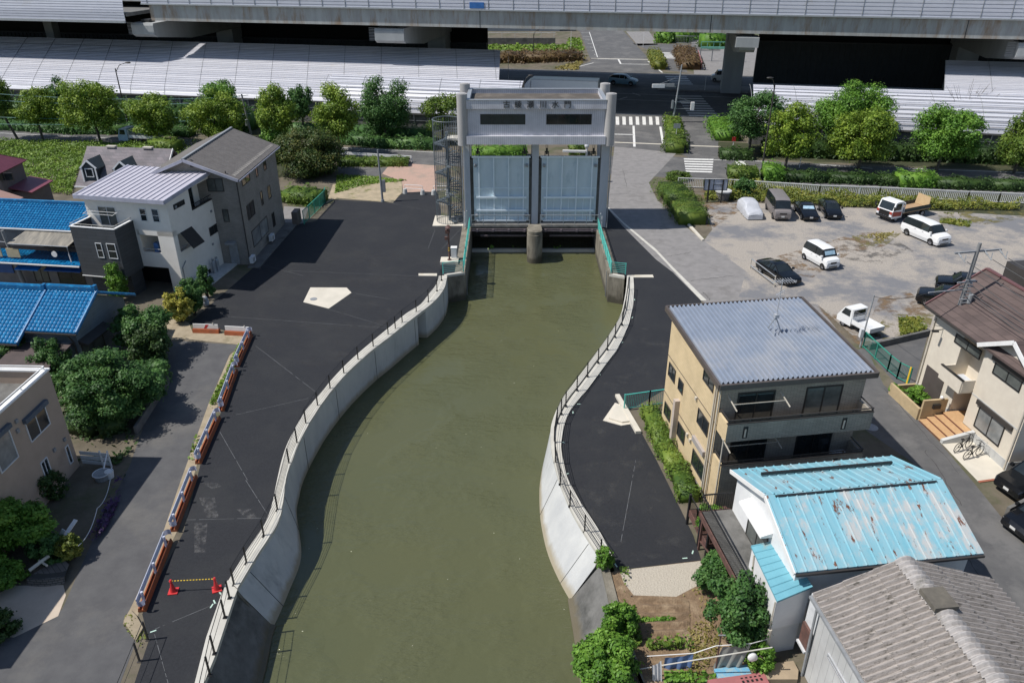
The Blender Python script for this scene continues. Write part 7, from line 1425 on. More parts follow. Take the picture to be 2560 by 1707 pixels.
# ------------------------------------------------------------------ rail barriers with rolled ends
def barrier_proto(L,label,pos,hd):
    r=thing('guardrail_barrier',label,'barrier',tuple(pos),hd,'orange guardrail barriers along the alley'); whb=mat('bluish_white_rail',(.55,.58,.68),(.48,.5,.6),sc=2,rough=.4)
    m=MB(); m.extr([(-.19,.02),(.19,.02),(.14,.26),(.08,.26),(.07,.14),(-.07,.14),(-.08,.26),(-.14,.26)],'x',-L/2,L/2); obj('base_beam',m,M['orange'],r)
    for x in (-L/2+.5,0,L/2-.5): m=MB(); m.cyl((x,0),.065,.14,.82,10); obj('post',m,whb,r)
    m=MB(); pr_=[(.0,.46),(.04,.49),(.04,.55),(0,.6),(0,.63),(.04,.68),(.04,.74),(0,.78)]
    m.add([(-L/2+.05,.12+y,z) for y,z in pr_]+[(L/2-.05,.12+y,z) for y,z in pr_],[(i,i+1,i+9,i+8) for i in range(7)]); m.add([(-L/2+.05,.10+y,z) for y,z in pr_]+[(L/2-.05,.10+y,z) for y,z in pr_],[(i+8,i+9,i+1,i) for i in range(7)]); m.bar((-L/2+.05,.13,.78),(L/2-.05,.13,.78),.025); m.bar((-L/2+.05,.13,.46),(L/2-.05,.13,.46),.025); obj('rail',m,whb,r)
    for s in (-1,1):
        m=MB(); n=10
        vs=[(s*(L/2-.05)+s*.17*math.sin(math.pi*i/n),.12-.17+.17*math.cos(math.pi*i/n),z) for z in (.46,.78) for i in range(n+1)]; m.add(vs,[(i,i+1,i+n+2,i+n+1) for i in range(n)]); m.add(vs,[(i+n+1,i+n+2,i+1,i) for i in range(n)]); obj('rolled_end',m,whb,r)
    return r
bl_=[(('e7',955,140),('e7',735,640),'orange based guardrail barrier at the far corner by the two white barriers'),(('e7',715,710),('e7',480,1365),'second orange based guardrail barrier from the far corner'),(('e7',430,1480),('c1',1525,1415),'middle orange based guardrail barrier of the five along the alley'),(('c1',1497,1520),('c2',1345,400),'orange based guardrail barrier, fourth from the far corner'),(('c2',1310,480),('c2',1100,1020),'orange based guardrail barrier nearest the viewer, by the two cones')]
pr0=None
for a,b,lab in bl_:
    A,B=G(*a),G(*b); d=A-B; L_=d.length; hd=math.atan2(d.y,d.x)
    if pr0 is None: pr0=barrier_proto(5.0,lab,(A+B)/2,hd); pr0.scale=(L_/5,1,1)
    else: dup(pr0,(A+B)/2,hd,lab,(L_/5,1,1))
def plastic_barrier(label,a,b,stripe):
    A,B=G(*a),G(*b); d=B-A; r=thing('work_barrier',label,'barrier',tuple((A+B)/2),math.atan2(d.y,d.x),'white work barriers by the house forecourt'); L=d.length
    m=MB(); m.extr([(-.22,.02),(.22,.02),(.15,.32),(-.15,.32)],'x',-L/2,L/2); obj('base_beam',m,M['orange'],r); m=MB(); m.box(-L/2+.05,L/2-.05,-.03,.03,.34,.72); pn=obj('panel',m,M['white'],r)
    m=MB(); m.ball((.6*L/2,0,.78),.06); obj('warning_lamp',m,M['pipe'],r)
    if stripe: m=MB(); m.hexa([(-.15,-.035,.36),(.05,-.035,.36),(.05,-.032,.36),(-.15,-.032,.36),(.05,-.035,.7),(.3,-.035,.7),(.3,-.032,.7),(.05,-.032,.7)]); obj('red_mark',m,M['red'],pn)
plastic_barrier('white work barrier with a red mark on an orange base, by the yellow shrub',('c1',1490,398),('c1',1690,405),True); plastic_barrier('white work barrier on an orange base at the corner of the guardrail row',('c1',1735,415),('c1',1930,425),False)
# ------------------------------------------------------------------ cones and bar
def cone(label,p):
    r=thing('traffic_cone',label,'traffic cone',tuple(p),.15,'red cones across the quay'); m=MB(); m.box(-.22,.22,-.22,.22,0,.05); obj('base',m,M['red'],r); m=MB(); m.cyl((0,0),.15,.05,.62,16,.04); obj('body',m,M['red'],r); m=MB(); m.cyl((0,0),.05,.62,.76,10); m.cyl((0,0),.075,.64,.7,10); obj('cap',m,M['red'],r); m=MB(); m.cyl((0,0),.118,.2,.32,16,.098); obj('band',m,mat('cone_dark_band',(.3,.02,.03),rough=.5),r); return r
c1_,c2_=G('c2',1342,862),G('c2',1678,845); c1_.z=c2_.z=Z3; k0=cone('red traffic cone at the barrier end of the yellow bar',c1_); dup(k0,c2_,.4,'red traffic cone at the canal end of the yellow bar')
m,nt,b=nodes('yellow_black_bar'); g_=N(nt,'ShaderNodeTexCoord'); wv=N(nt,'ShaderNodeTexWave',_Scale=2.2); nt.links.new(g_.outputs['Object'],wv.inputs['Vector']); cr=N(nt,'ShaderNodeValToRGB'); cr.color_ramp.interpolation='CONSTANT'; cr.color_ramp.elements[0].color=(.02,.02,.02,1); cr.color_ramp.elements[1].color=(.75,.5,.03,1); cr.color_ramp.elements[1].position=.4; nt.links.new(wv.outputs['Fac'],cr.inputs[0]); nt.links.new(cr.outputs[0],b.inputs['Base Color'])
d=c2_-c1_; mb=MB(); mb.tube([(0,0,0),(d.x,d.y,0)],.022,6); tag(obj('cone_bar',mb,m,loc=(c1_.x,c1_.y,.7)),'yellow and black striped bar between the two red cones','barrier bar')
# ------------------------------------------------------------------ mesh fence lower left
fp=[G('c2',1130,1175),G('c2',1125,1240),G('c2',1080,1400)]; 
fpx=px([('c2',1145,1235),('c2',1080,1400)]); fpx.append(end(fpx[-2],fpx[-1],17)); r=fence_posts('mesh_fence','dark posts and rope fence at the lower left by the broken kerb',fpx,1.15,[.5,1.0],M['frame'])
# ------------------------------------------------------------------ utility poles, lamps, wires
def upole(label,base,h,r0=.16,lean=(0,0),arms=(),name='utility_pole',m_=None):
    r=thing(name,label,'utility pole',tuple(base)); m=MB(); m.tube([(0,0,0),(lean[0],lean[1],h)],[r0,r0*.65],12); obj('pole',m,m_ or M['colc'] if 0 else (m_ or mat('pole_concrete',(.24,.24,.24),(.2,.2,.2),sc=1.5,rough=.9)),r); return r
B=G('c6',475,915); PH=up(B,'Z5',875); big=upole('tall grey utility pole with a crossarm and transformers in front of the cream house',B,PH,.17,(.35,.1)); AR=V(.98,.2)
def at(z): return Vector((.35*z/PH,.1*z/PH,z))
m=MB(); p=at(PH-.55); m.bar(p-AR*1.6,p+AR*1.7,.1); obj('crossarm',m,M['greysteel'],big); m=MB(); p=at(PH-3.1); m.bar(p-AR*2.6,p+AR*.2,.07); obj('side_arm',m,M['greysteel'],big); 
m=MB(); p=at(PH-2.6); m.bar(p-AR*.7,p+AR*.7,.08); m.bar(at(PH-2.9)-AR*.5,at(PH-2.9)+AR*.5,.07); obj('lower_crossarm',m,M['greysteel'],big)
for s in (-1.35,.5,1.55):
    m=MB(); p=at(PH-.55)+AR*s; q=Vector((.2,-.55,-.35)); m.tube([p,p+q*.5],.055,8); m.tube([p+q*.5,p+q*1.1],.035,8); m.bar(p+q*1.0,p+q*1.0+V(.05,.1,.4),.05); obj('insulator',m,M['greysteel'],big)
m=MB()
for i in range(9): 
    p=at(PH-2.4-i*.22); m.bar(p+V(-.25+.1*(i%3),-.2,0),p+V(.3-.1*(i%2),-.25,.05),.07)
m.cyl((at(PH-3.4).x+.3,-.25),.14,PH-3.9,PH-3.3,8); obj('cable_fittings',m,M['greysteel'],big)
m=MB(); p=at(5.0); m.tube([p,p+V(-.5,-.1,.2),p+V(-1.1,-.2,.15)],.03,5); m.box(p.x-1.4,p.x-1.0,-.32,-.12,p.z+.08,p.z+.18); obj('street_light',m,M['framek'],big)
m=MB()
for z in (3,): m.cyl((at(z).x,at(z).y),.19,z,z+.5,10)
obj('pole_band',m,M['greysteel'],big)
def wires(label,pairs,r=.016,sag=.5,name='overhead_wires',m_=None):
    o=Vector(pairs[0][0]); mb=MB()
    for a,b in pairs:
        a,b=Vector(a),Vector(b); mb.tube([a.lerp(b,i/14)-Vector((0,0,sag*4*(i/14)*(1-i/14)))-o for i in range(15)],r,4)
    return tag(obj(name,mb,m_ or M['darkgrey'],loc=tuple(o)),label,'wires')
W0=lambda z,s: B+at(z)+AR*s
wires('dark overhead wires running from the tall pole over the cream house',[(W0(PH-.9,-1.2)+V(.2,-.6,0),V(34,18,9)),(W0(PH-.9,.6)+V(.2,-.6,0),V(36.5,18,9)),(W0(PH-.9,1.7)+V(.2,-.6,0),V(38.5,18,9)),(W0(PH-2.6,-.6),V(33,18,7)),(W0(PH-2.6,0),V(33.7,18,7)),(W0(PH-2.6,.6),V(34.4,18,7)),(W0(PH-3.3,.2),V(33.5,18,6.4))],.024,.5)
K=G('c5',1378,400); KH=up(K,'c5',55); kp=upole('slim grey service pole with a meter box behind the apartment house',K,KH,.07,(.25,.2),m_=M['steel'],name='service_pole'); m=MB(); m.box(-.28,-.05,-.2,.1,.9,1.6); obj('meter_box',m,M['meter'],kp)
wires('thin service wire from the slim pole to the tall utility pole',[(K+V(.2,.15,KH-.1),B+at(PH-3.1)-AR*2.5),(B+at(PH-3.1)-AR*2.5,B+at(PH-2.7))],.018,.3)
def lamp(label,base,k,ytop,reach,side,m_=None,name='street_lamp'):
    h=up(base,k,ytop); r=thing(name,label,'street lamp',tuple(base)); m=MB(); m.tube([(0,0,0),(0,0,h)],[.13,.08],8); obj('post',m,m_ or M['frame'],r); m=MB(); m.tube([(0,0,h-.5),(side*reach*.4,-.1,h+.5),(side*reach,-.2,h+.85)],.05,6); obj('arm',m,m_ or M['frame'],r); m=MB(); m.ball((side*reach*1.12,-.2,h+.85),(.45,.2,.12)); obj('lamp_head',m,M['meter'] if m_ else M['frame'],r,True); return r
lamp('dark street lamp with a curved arm behind the left trees',G('z1',1180,1190),'z1',625,2.0,1)
lb=G('z3',2275,1568); lamp('slim brown street lamp with a pale head by the right car park hedge',lb,'z4',775,.7,-1)
lamp('small street lamp rising behind the gate house roof',HW.w(1.2,10.8)+V(-1.5,0),'d2',170,.9,1,name='street_lamp')
cpole=G('z2b',1155,455); ch_=up(cpole,'z2',1365); upc=upole('grey steel pole with a cabinet at the corner of the left quay asphalt',cpole,ch_,.14,(-.1,0),m_=M['greysteel'],name='steel_pole'); m=MB(); m.box(.12,.45,-.2,.2,1.2,2.6); obj('cabinet',m,M['greysteel'],upc); m=MB(); m.cyl((0,0),.2,0,.25,10); obj('foot',m,M['steel'],upc)
b_=G('z1',2290,1230); lh=up(b_,'z1',860); lp_=upole('concrete utility pole behind the grey tiled house',b_,lh,.18,(-.5,0)); m=MB(); 
for z in (lh-.3,lh-.9,lh-3.0): m.bar((-.9,0,z),(.5,0,z+.15),.08)
obj('crossarm',m,M['steel'],lp_); m=MB(); m.cyl((-.3,-.35),.2,lh-4.6,lh-3.7,10); obj('transformer',m,M['steel'],lp_)
b3=G('d3',300,1390); h3=up(b3,'d3',720); upole('plain grey utility pole between the two blue tiled houses',b3,h3,.2,(-.45,0))
b3t=b3+V(-.45,0,h3)
wires('pale blue-green overhead wires crossing the left side',[(b_+V(-.9,0,lh-.4),V(-90,112,9.5)),(b_+V(-.9,0,lh-1.0),V(-90,113,8.2)),(b_+V(-.5,0,lh-3.0),V(-95,110,6.5)),(b_+V(-.5,0,lh-3.4),V(-95,108,5.6))],.03,1.2,m_=mat('teal_cable',(.12,.28,.27),rough=.5))
# ------------------------------------------------------------------ signal pole
sb=G('z3',1465,1120); sh=up(sb,'z3',590); sp_=thing('traffic_signal','grey signal pole with two arms at the crossroads','traffic signal',tuple(sb)); m=MB(); m.tube([(0,0,0),(.6,0,sh)],[.17,.1],10); obj('pole',m,M['steel'],sp_)
def spt(k,x,y): d=ray(k,x,y); t=sb.y/d.y; return Vector((d.x*t-sb.x,0,CAMZ+d.z*t))
m=MB(); m.bar(spt('z3',1495,792),spt('z3',1300,785),.12); m.bar(spt('z3',1490,715),spt('z3',1340,770),.05); obj('arm',m,M['steel'],sp_); q=spt('z3',1335,785); m=MB(); m.box(q.x-1.0,q.x+1.0,-.25,.15,q.z-.28,q.z+.28); obj('signal_head',m,M['meter'],sp_); q=spt('z3',1418,782); m=MB(); m.box(q.x-1.1,q.x+1.1,-.1,0.1,q.z-.2,q.z+.3); obj('name_board',m,M['greysteel'],sp_)
m=MB(); m.bar(spt('z3',1480,930),spt('z3',1650,938),.09); m.bar(spt('z3',1480,990),spt('z3',1640,996),.07); m.bar(spt('z3',1490,875),spt('z3',1620,925),.04); obj('arm',m,M['steel'],sp_); q=spt('z3',1645,968); m=MB(); m.box(q.x-.28,q.x+.28,-.2,.2,q.z-.65,q.z+.6); obj('signal_head',m,M['white'],sp_)
q=spt('z3',1462,950); m=MB(); m.box(q.x-.15,q.x+.15,-.2,.2,q.z-.7,q.z+.6); obj('signal_box',m,M['steel'],sp_)
def signpost(label,k,xb,yb,yt,panel,cat='road sign',name='road_sign',thk=.05):
    b0=G(k,xb,yb); hh=up(b0,k,yt); r=thing(name,label,cat,tuple(b0)); m=MB(); m.tube([(0,0,0),(0,0,hh)],thk,6); obj('post',m,M['white'],r)
    if panel: m=MB(); m.box(-panel[0],panel[0],-.06,-.02,hh-panel[1],hh); obj('panel',m,panel[2],r)
    return r
signpost('slim white post with a grey sign back in the hedge island','z3',1490,1300,1128,(.5,.7,M['steel'])); signpost('white post with a red and white sign by the right hedge','z3',2010,1370,1250,(.25,.6,M['red']))
signpost('bare white post at the far side of the crossroads','z3',1195,430,300,None,cat='post',name='post'); signpost('white post by the far grass corner left of the crossroads','z3',535,455,285,None,cat='post',name='post'); signpost('thin white post on the traffic island by the pier','z3',1755,840,700,None,cat='post',name='post')
signpost('short white post in the hedge behind the right car park','z4',285,1530,1390,None,cat='post',name='post')
signpost('white pole rising behind the noise wall left of the lorry','z2',2300,740,515,None,cat='post',name='post')
sl2=lamp('dark double lamp post on the far grass corner','x' and G('z3',195,560),'z3',310,.8,1)
# ------------------------------------------------------------------ rails and small barriers
def pipegate(label,a,b,feet=True):
    A,B=G(*a),G(*b); r=thing('pipe_barrier',label,'barrier',tuple(A),0,'pipe barriers at the quay entrance'); d=B-A; m=MB(); m.tube([(0,0,.3),(0,0,1.0),(d.x*.06,d.y*.06,1.08),(d.x*.94,d.y*.94,1.08),(d.x,d.y,1.0),(d.x,d.y,.3)],.035,6); m.tube([(0,0,.65),(d.x,d.y,.65)],.03,6); obj('pipe_frame',m,M['white'],r)
    for q in (V(0,0),d): m=MB(); m.cyl((q.x,q.y),.3,0,.55,12,.22); obj('concrete_foot',m,M['wallconc'],r)
pipegate('white pipe barrier on two concrete feet by the pink paving, left one',('z2b',1360,378),('z2b',1520,388)); pipegate('white pipe barrier on concrete feet behind the spiral staircase',('z2b',1620,390),('z2b',1750,392))
A,B=G('e6',135,640),G('e6',680,1060); r=thing('low_pipe_barrier','low double pipe barrier beside the black coupe','barrier',tuple(A)); d=B-A; m=MB(); m.tube([(0,0,.3),(d.x,d.y,.3)],.05,6); m.tube([(.1,.3,.85),(d.x+.1,d.y+.3,.85)],.045,6); obj('pipe',m,M['steel'],r)
for q in (V(0,0),d): m=MB(); m.tube([(q.x,q.y,0),(q.x,q.y,.4)],.05,6); m.tube([(q.x+.1,q.y+.3,0),(q.x+.1,q.y+.3,.95)],.05,6); obj('post',m,M['pipe'],r)
def barfence(name,label,pts,h,m_,spacing,post=2.0,r_=.018,t=.05):
    base=pts[0].copy(); root=thing(name,label,'fence',tuple(base)); k=MB(); rl=MB(); rb2=MB()
    for a,b in zip(pts[:-1],pts[1:]):
        n=int((b-a).length/spacing); a2,b2=a-base,b-base
        for i in range(n): p=a2.lerp(b2,i/n); k.bar(p+V(0,0,.12),p+V(0,0,h),r_*1.6)
        rl.bar(a2+V(0,0,h),b2+V(0,0,h),t*1.3,t); rb2.bar(a2+V(0,0,.14),b2+V(0,0,.14),t); 
        q=max(1,int((b-a).length/post))
        for i in range(q+1): p=a2.lerp(b2,i/q); mb=MB(); mb.bar(p,p+V(0,0,h+.05),.08); obj('post',mb,m_,root)
    obj('bars',k,m_,root); obj('rail',rl,m_,root); obj('rail',rb2,m_,root); return root
fl=[G('Z4',205,325),G('Z4',465,345),G('Z5',0,440),G('Z5',560,432),G('Z5',850,455),G('Z5',1405,475),G('Z5',1950,490)]
fl=[G('e4',75,262),G('e4',425,275),G('e4',800,285),G('e4',1960,365),G('Z5',560,432),G('Z5',1405,475),G('Z5',1700,487),G('Z5',2500,520)]
barfence('white_fence','long white bar fence behind the car park',fl,1.2,M['white'],.2,2.0,.03,.07)
barfence('green_mesh_fence','green mesh fence on the left quay beside the bare ground',px([('z2b',440,660),('z2b',632,470),('z2b',640,440)]),1.5,M['green'],.11,1.6,.012)
barfence('wire_fence','thin grey wire fence in front of the dark bush by the bare ground',px([('z2b',630,440),('z2b',300,430)]),1.0,M['greysteel'],.3,1.6,.008,.03)
barfence('teal_fence','teal fence between the right quay pad and the apartment house',px([('c4',815,1178),('c4',1010,1150),('c4',1150,1130)]),1.2,M['teal'],.12,1.4,.014)
barfence('green_fence','green mesh gate fence across the side street behind the apartment house',px([('c6',120,655),('c6',250,780),('c6',300,820),('c6',360,850)]),1.3,M['green'],.1,1.2,.01)
o=MB(); A,B=G('c6',150,665),G('c6',470,590); d=B-A; o.bar((0,0,.25),(d.x,d.y,.25),.2,.5); tag(obj('low_wall',o,M['darkconc'],loc=tuple(A)),'low dark block wall between the car park and the side yard','wall')
# guard rail by the dark tree
A,B=G('z2',775,1440),G('z2',1420,1480); r=thing('guard_rail','white guard rail along the side road left of the staircase','guard rail',tuple(A)); d=B-A; m=MB(); m.bar((0,0,.7),(d.x,d.y,.7),.08,.35); obj('beam',m,M['white'],r)
for i in range(6): p=d*(i/5); m=MB(); m.cyl((p.x,p.y+.1),.07,0,.75,8); obj('post',m,M['white'],r)
# sign board and stone drum
A,B=G('Z4',487,485),G('Z4',618,487); hh=up(A,'Z4',265); r=thing('notice_board','pale blank backed notice board on two black posts by the car park hedge','notice board',tuple(A)); d=B-A; 
for p in (V(0,0),d): m=MB(); m.bar((p.x,p.y,0),(p.x,p.y,hh+.05),.14); obj('post',m,M['black'],r)
m=MB(); m.box(-.5,d.x+.55,.1,.16,hh-1.25,hh); pn=obj('panel',m,mat('pale_board',(.42,.45,.52),(.38,.41,.48),sc=2,rough=.5),r); m=MB(); m.box(-.55,d.x+.6,.06,.099,hh-1.3,hh-1.24); m.box(-.55,d.x+.6,.06,.099,hh-.03,hh+.03)
for x in (-.52,.55,1.6,d.x+.57): m.box(x-.04,x+.04,.06,.098,hh-1.24,hh-.03)
m.box(.6,1.5,.07,.097,hh-.65,hh-.6); obj('board_rib',m,M['darkgrey'],pn)
q=G('e4',675,420); r=thing('concrete_drum','squat round concrete drum behind the notice board','drum',tuple(q)); m=MB(); m.cyl((0,0),.75,0,.95,20,.85); obj('drum',m,M['darkconc'],r); m=MB(); m.cyl((0,0),.95,.95,1.1,20); obj('lid',m,M['wallconc'],r)
m=MB(); m.prism([(p.x,p.y) for p in px([('Z4',300,705),('Z4',320,695),('Z4',460,848),('Z4',440,852)])],0,.15); tag(obj('kerb_stone',m,M['pad'],loc=(0,0,0)),'loose pale kerb stones at the end of the car park hedge','kerb stone')
r=thing('yellow_gate_bar','yellow slanting bar at the planter wall by the cream house','bar',tuple(G('c6',345,872))); m=MB(); m.tube([(0,0,0),(.25,.4,1.5)],.06,6); obj('bar',m,M['yellow'],r); m=MB(); m.cyl((0,0),.12,0,.08,10); obj('foot',m,M['steel'],r)
# ------------------------------------------------------------------ garden on the right bank
A=G('c7',1375,1568); 
lp0=G('d6',1080,900); lph=1.9; r=thing('laundry_post','thin brown post holding the washing line in the vegetable plot','post',tuple(lp0)); m=MB(); m.tube([(0,0,0),(-.03,.05,2.1)],.04,6); obj('post',m,M['rust'],r); m=MB(); m.bar((-.15,0,2.05),(.15,0,2.05),.04); obj('hook',m,M['steel'],r)
def hang(k,x,y,Y): d=ray(k,x,y); t=Y/d.y; return EYE+d*t
Y0=lp0.y; L0,L1,L2,L3=hang('d6',270,750,Y0),hang('d6',820,715,Y0),hang('d6',1080,628,Y0),hang('d6',1500,600,Y0); L4=hang('d6',1720,540,Y0+.5)
tag(obj('washing_line',(lambda m:m)(MB().tube([L0-L0,L1-L0,L2-L0,L3-L0,L4-L0],.018,5)),M['white'],loc=tuple(L0)),'white washing line sagging across the vegetable plot','washing line')
def sheetcloth(name,label,a,b,h,m_,wav=.06,tilt=0):
    o=a; d=b-a; nn=Vector((-d.y,d.x,0)).normalized()
    mb=MB(); mb.grid(lambda u,v:tuple(d*u+Vector((tilt*v*d.normalized().x,0,-h*v-.06*math.sin(math.pi*u)))+nn*(wav*math.sin(u*17+v*2)*(.3+v))),26,10); return tag(obj(name,mb,m_,None,True,loc=tuple(o)),label,'laundry')
sheetcloth('blue_sheet','blue sheet hanging on the washing line',hang('d6',482,768,Y0),hang('d6',815,720,Y0),1.5,mat('blue_cloth',(.12,.2,.4),(.16,.25,.46),sc=2,rough=.8),.05)
sheetcloth('grey_sheet','translucent grey sheet hanging on the washing line',hang('d6',1160,640,Y0),hang('d6',1500,598,Y0),1.35,mat('grey_sheer_cloth',(.3,.3,.27),(.24,.25,.22),sc=2,rough=.8),.04,-.25)
sheetcloth('white_cloth','white cloth hung at the left end of the washing pole',hang('d6',330,860,Y0-.6),hang('d6',440,800,Y0-.6),2.0,mat('white_cloth',(.74,.72,.72),(.68,.66,.67),sc=2,rough=.9),.04,.3)
m=MB(); P0,P1=hang('d6',60,922,Y0-.4),hang('d6',1745,645,Y0-.4); m.tube([(0,0,0),tuple(P1-P0)],.028,6); tag(obj('washing_pole',m,M['coping'],loc=tuple(P0)),'long pale washing pole below the sheets','washing pole')
p=hang('d6',1515,730,Y0-.4); m=MB(); m.ball((0,0,-.15),(.2,.12,.25)); m.ball((.12,.05,-.25),(.14,.1,.16)); tag(obj('white_laundry',m,M['white'],None,True,loc=tuple(p)),'crumpled white cloth on the washing pole near the annexe','laundry')
A=G('d6',1090,1000); m=MB(); m.box(0,1.5,-.35,.35,0,.12); m.v=[(a*.98-b*.15,a*.15+b*.98,c) for a,b,c in m.v]; tag(obj('blue_crate_lid',m,mat('sky_blue_plastic',(.1,.35,.55),(.3,.4,.42),sc=6,rough=.6),loc=tuple(A)),'sky-blue slatted tray on the soil below the washing','tray')
A=G('d6',1010,1068,.4); rr=thing('red_container','faded red storage box with dark slots at the bottom edge','storage box',(A.x,A.y,0),R(9)); m=MB(); m.box(0,2.5,-1.2,.25,0,.3); obj('box',m,mat('faded_red_plastic',(.36,.13,.13),(.3,.11,.11),sc=2,rough=.6),rr); m=MB()
for i in range(5): m.box(1.4+i*.2,1.5+i*.2,.06,.13,.3,.305); m.box(1.4+i*.2,1.5+i*.2,-.14,-.02,.3,.305)
obj('slots',m,M['framek'],rr)
m=MB(); m.prism([(p.x,p.y) for p in px([('d6',1570,900),('d6',1980,850),('d6',2040,960),('d6',2030,1068),('d6',1620,1068)])],0,.25); tag(obj('concrete_step',m,mat('tan_cracked_concrete',(.36,.28,.19),(.28,.22,.15),sc=1.5,rough=.95),loc=(0,0,0)),'cracked tan concrete step below the annexe','step')
# deck with planter next to the quay
FB=Frame(V(11.7,23.7),V(11.7+math.cos(R(7.7)),23.7+math.sin(R(7.7))))
dk=fthing(FB,'garden_deck','rust-brown garden deck with a dark railing beside the right quay asphalt','deck'); a=FB.l(G('d7',210,1060)); b_q=FB.l(G('d7',380,1380)); c_q=FB.l(G('d7',690,1480))
m=MB(); m.box(a.x+.15,a.x+2.2,b_q.y-.2,a.y+1.2,.9,1.0); obj('platform',m,M['rust'],dk); m=MB(); m.box(a.x+.3,a.x+2.0,b_q.y-.1,b_q.y+.25,1.0,1.35); m.box(a.x+.15,a.x+.25,b_q.y-.2,a.y+1.2,.6,.9); obj('planter_box',m,M['rust'],dk)
m=MB()
for yy in (b_q.y-.2,(a.y+b_q.y)/2+.2,a.y+1.2): m.bar((a.x+.15,yy,0),(a.x+.15,yy,2.0),.12); m.bar((a.x+2.1,yy,0),(a.x+2.1,yy,.9),.1)
obj('post',m,M['framek'],dk); rail(dk,'railing',[(a.x+.2,b_q.y-.15,1.0),(a.x+.2,a.y+1.15,1.0)],.85,M['framek'],bars=.12,r=.012)
A=G('d7',380,640,.9); m=MB(); m.box(-.25,.25,-.55,.55,0,.6); m.v=[(a_*.97+b_*.2,b_*.97-a_*.2,c) for a_,b_,c in m.v]; tag(obj('white_storage_box',m,M['white'],loc=(A.x,A.y,.4)),'white box standing among the shrubs at the end of the deck','box')
# garden bits bottom left
A=G('d5',600,1300); r=thing('stone_planter','low curved stone planter by the pink apron at the lower left','planter',tuple(A)); stn=brick('grey_stone',(.17,.155,.14),(.12,.11,.1),(.05,.05,.045),.3,.12,ms=.02); m=MB()
n=14; outer=[G('d5',330+33*i,1390+24*math.sin(i/14*3.1)-i*2.0)-A for i in range(n+1)]; m.add([(p.x,p.y,0) for p in outer]+[(p.x+.05,p.y+.1,.38) for p in outer],[(i,i+1,i+n+2,i+n+1) for i in range(n)]); top=[(p.x+.05,p.y+.1,.38) for p in outer]+[(outer[-1].x-.2,outer[-1].y+1.0,.3),(outer[-1].x-1.2,outer[-1].y+1.7,.25),(outer[0].x+.9,outer[0].y+1.4,.25),(outer[0].x+.3,outer[0].y+.8,.3)]; m.add(top,[tuple(range(len(top)))]); obj('stones',m,stn,r)
m=MB(); m.tube([(-.9,.1,.42),(-.3,.9,.62)],.09,7); m.tube([(-.75,.75,.45),(-.1,.3,.55)],.06,6); obj('driftwood',m,M['pad'],r)
A=G('d5',820,890); m=MB(); m.bar((-.1,-.2,.4),(.25,.9,.9),.22,.06); m.bar((-.3,0,.3),(-.1,.3,.75),.35,.05); tag(obj('white_board',m,M['white'],loc=tuple(A)),'white board and paler panel leaning in the garden shrubs, lower left','board')
A=G('c1',640,1420); r=thing('boarded_fence','low white boarded fence beside the tan house','fence',tuple(A)); d=G('c1',860,1440)-A
for i in range(3): m=MB(); m.bar((0,0,.25+.32*i),(d.x,d.y,.25+.32*i),.03,.24); obj('board',m,M['meter'],r)
m=MB(); m.bar((d.x,d.y,0),(d.x+.3,d.y-1.1,.05),.06); m.bar((d.x,d.y,1.1),(d.x+.35,d.y-1.3,.9),.05); m.bar((d.x*.75,d.y,0),(d.x*.75,d.y,1.2),.07); m.bar((d.x,d.y,0),(d.x,d.y,1.2),.07); obj('frame',m,M['white'],r)
A=G('c1',790,1525); r=thing('laundry_tub','grey plastic tub on the ground beside the white boarded fence','tub',tuple(A)); m=MB(); m.cyl((0,0),.38,0,.4,14,.46); obj('tub',m,M['greysteel'],r); m=MB(); m.tube([(.46*math.cos(2*math.pi*i/14),.46*math.sin(2*math.pi*i/14),.4) for i in range(14)],.03,5,close=True); obj('rim',m,M['meter'],r)
A=G('c1',850,1515); r=thing('white_bucket','white bucket at the alley edge beside the grey tub','bucket',tuple(A)); m=MB(); m.cyl((0,0),.2,0,.45,14,.25); obj('pail',m,M['white'],r); m=MB(); m.tube([(.25*math.cos(math.pi*i/8),.0,.45+.2*math.sin(math.pi*i/8)) for i in range(9)],.012,4); obj('handle',m,M['greysteel'],r)
wires('thin slack cable hanging along the edge of the lower left garden',[(G('d5',1350,90,.3),G('d5',1190,440,.6)),(G('d5',1190,440,.6),G('d5',960,900,1.0))],.02,.3,'garden_cable',M['meter'])
A=G('c1',530,660); r=acunit('beige air conditioner behind the big round tree',A,R(80)); 
A=G('e2',1140,1340); m=MB(); m.ball((0,0,.35),(.35,.35,.4)); m.ball((.1,-.15,.75),(.25,.25,.25)); tag(obj('plastic_bundle',m,mat('crumpled_plastic',(.5,.51,.53),(.2,.21,.22),sc=9,rough=.3),None,False,loc=tuple(A)),'crumpled clear plastic bundle by the white house path','bundle')
# far side: building corner with railing, green shed
q=G('z3',0,405); r=thing('far_railing_wall','grey wall with a white railing at the far left corner of the crossroads','wall',tuple(q)); m=MB(); m.box(-30,12,0,.4,0,1.6); obj('wall',m,M['darkconc'],r); m=MB(); m.bar((-30,.1,3.0),(12,.1,3.0),.12); 
for i in range(12): m.bar((-28+i*3.6,.1,1.6),(-28+i*3.6,.1,3.0),.08)
obj('railing',m,M['white'],r)
q=G('z3',240,330); r=thing('far_building','blue-grey building base beyond the viaduct, left of the far road','building',tuple(q+V(0,12))); m=MB(); m.box(-34,7,0,18,0,8); obj('wall',m,mat('blue_grey_wall',(.2,.23,.26),rough=.8),r); m=MB(); m.box(-34,7,-.1,0,7.2,8.2); obj('fascia',m,M['meter'],r)
q=G('z3',1710,560); r=thing('green_footbridge_stair','mint green railing structure beside the pale pier','railing',tuple(q)); m=MB(); m.bar((0,0,3.1),(9,-1,3.1),.25,.5); m.bar((0,0,4.4),(9,-1,4.4),.15)
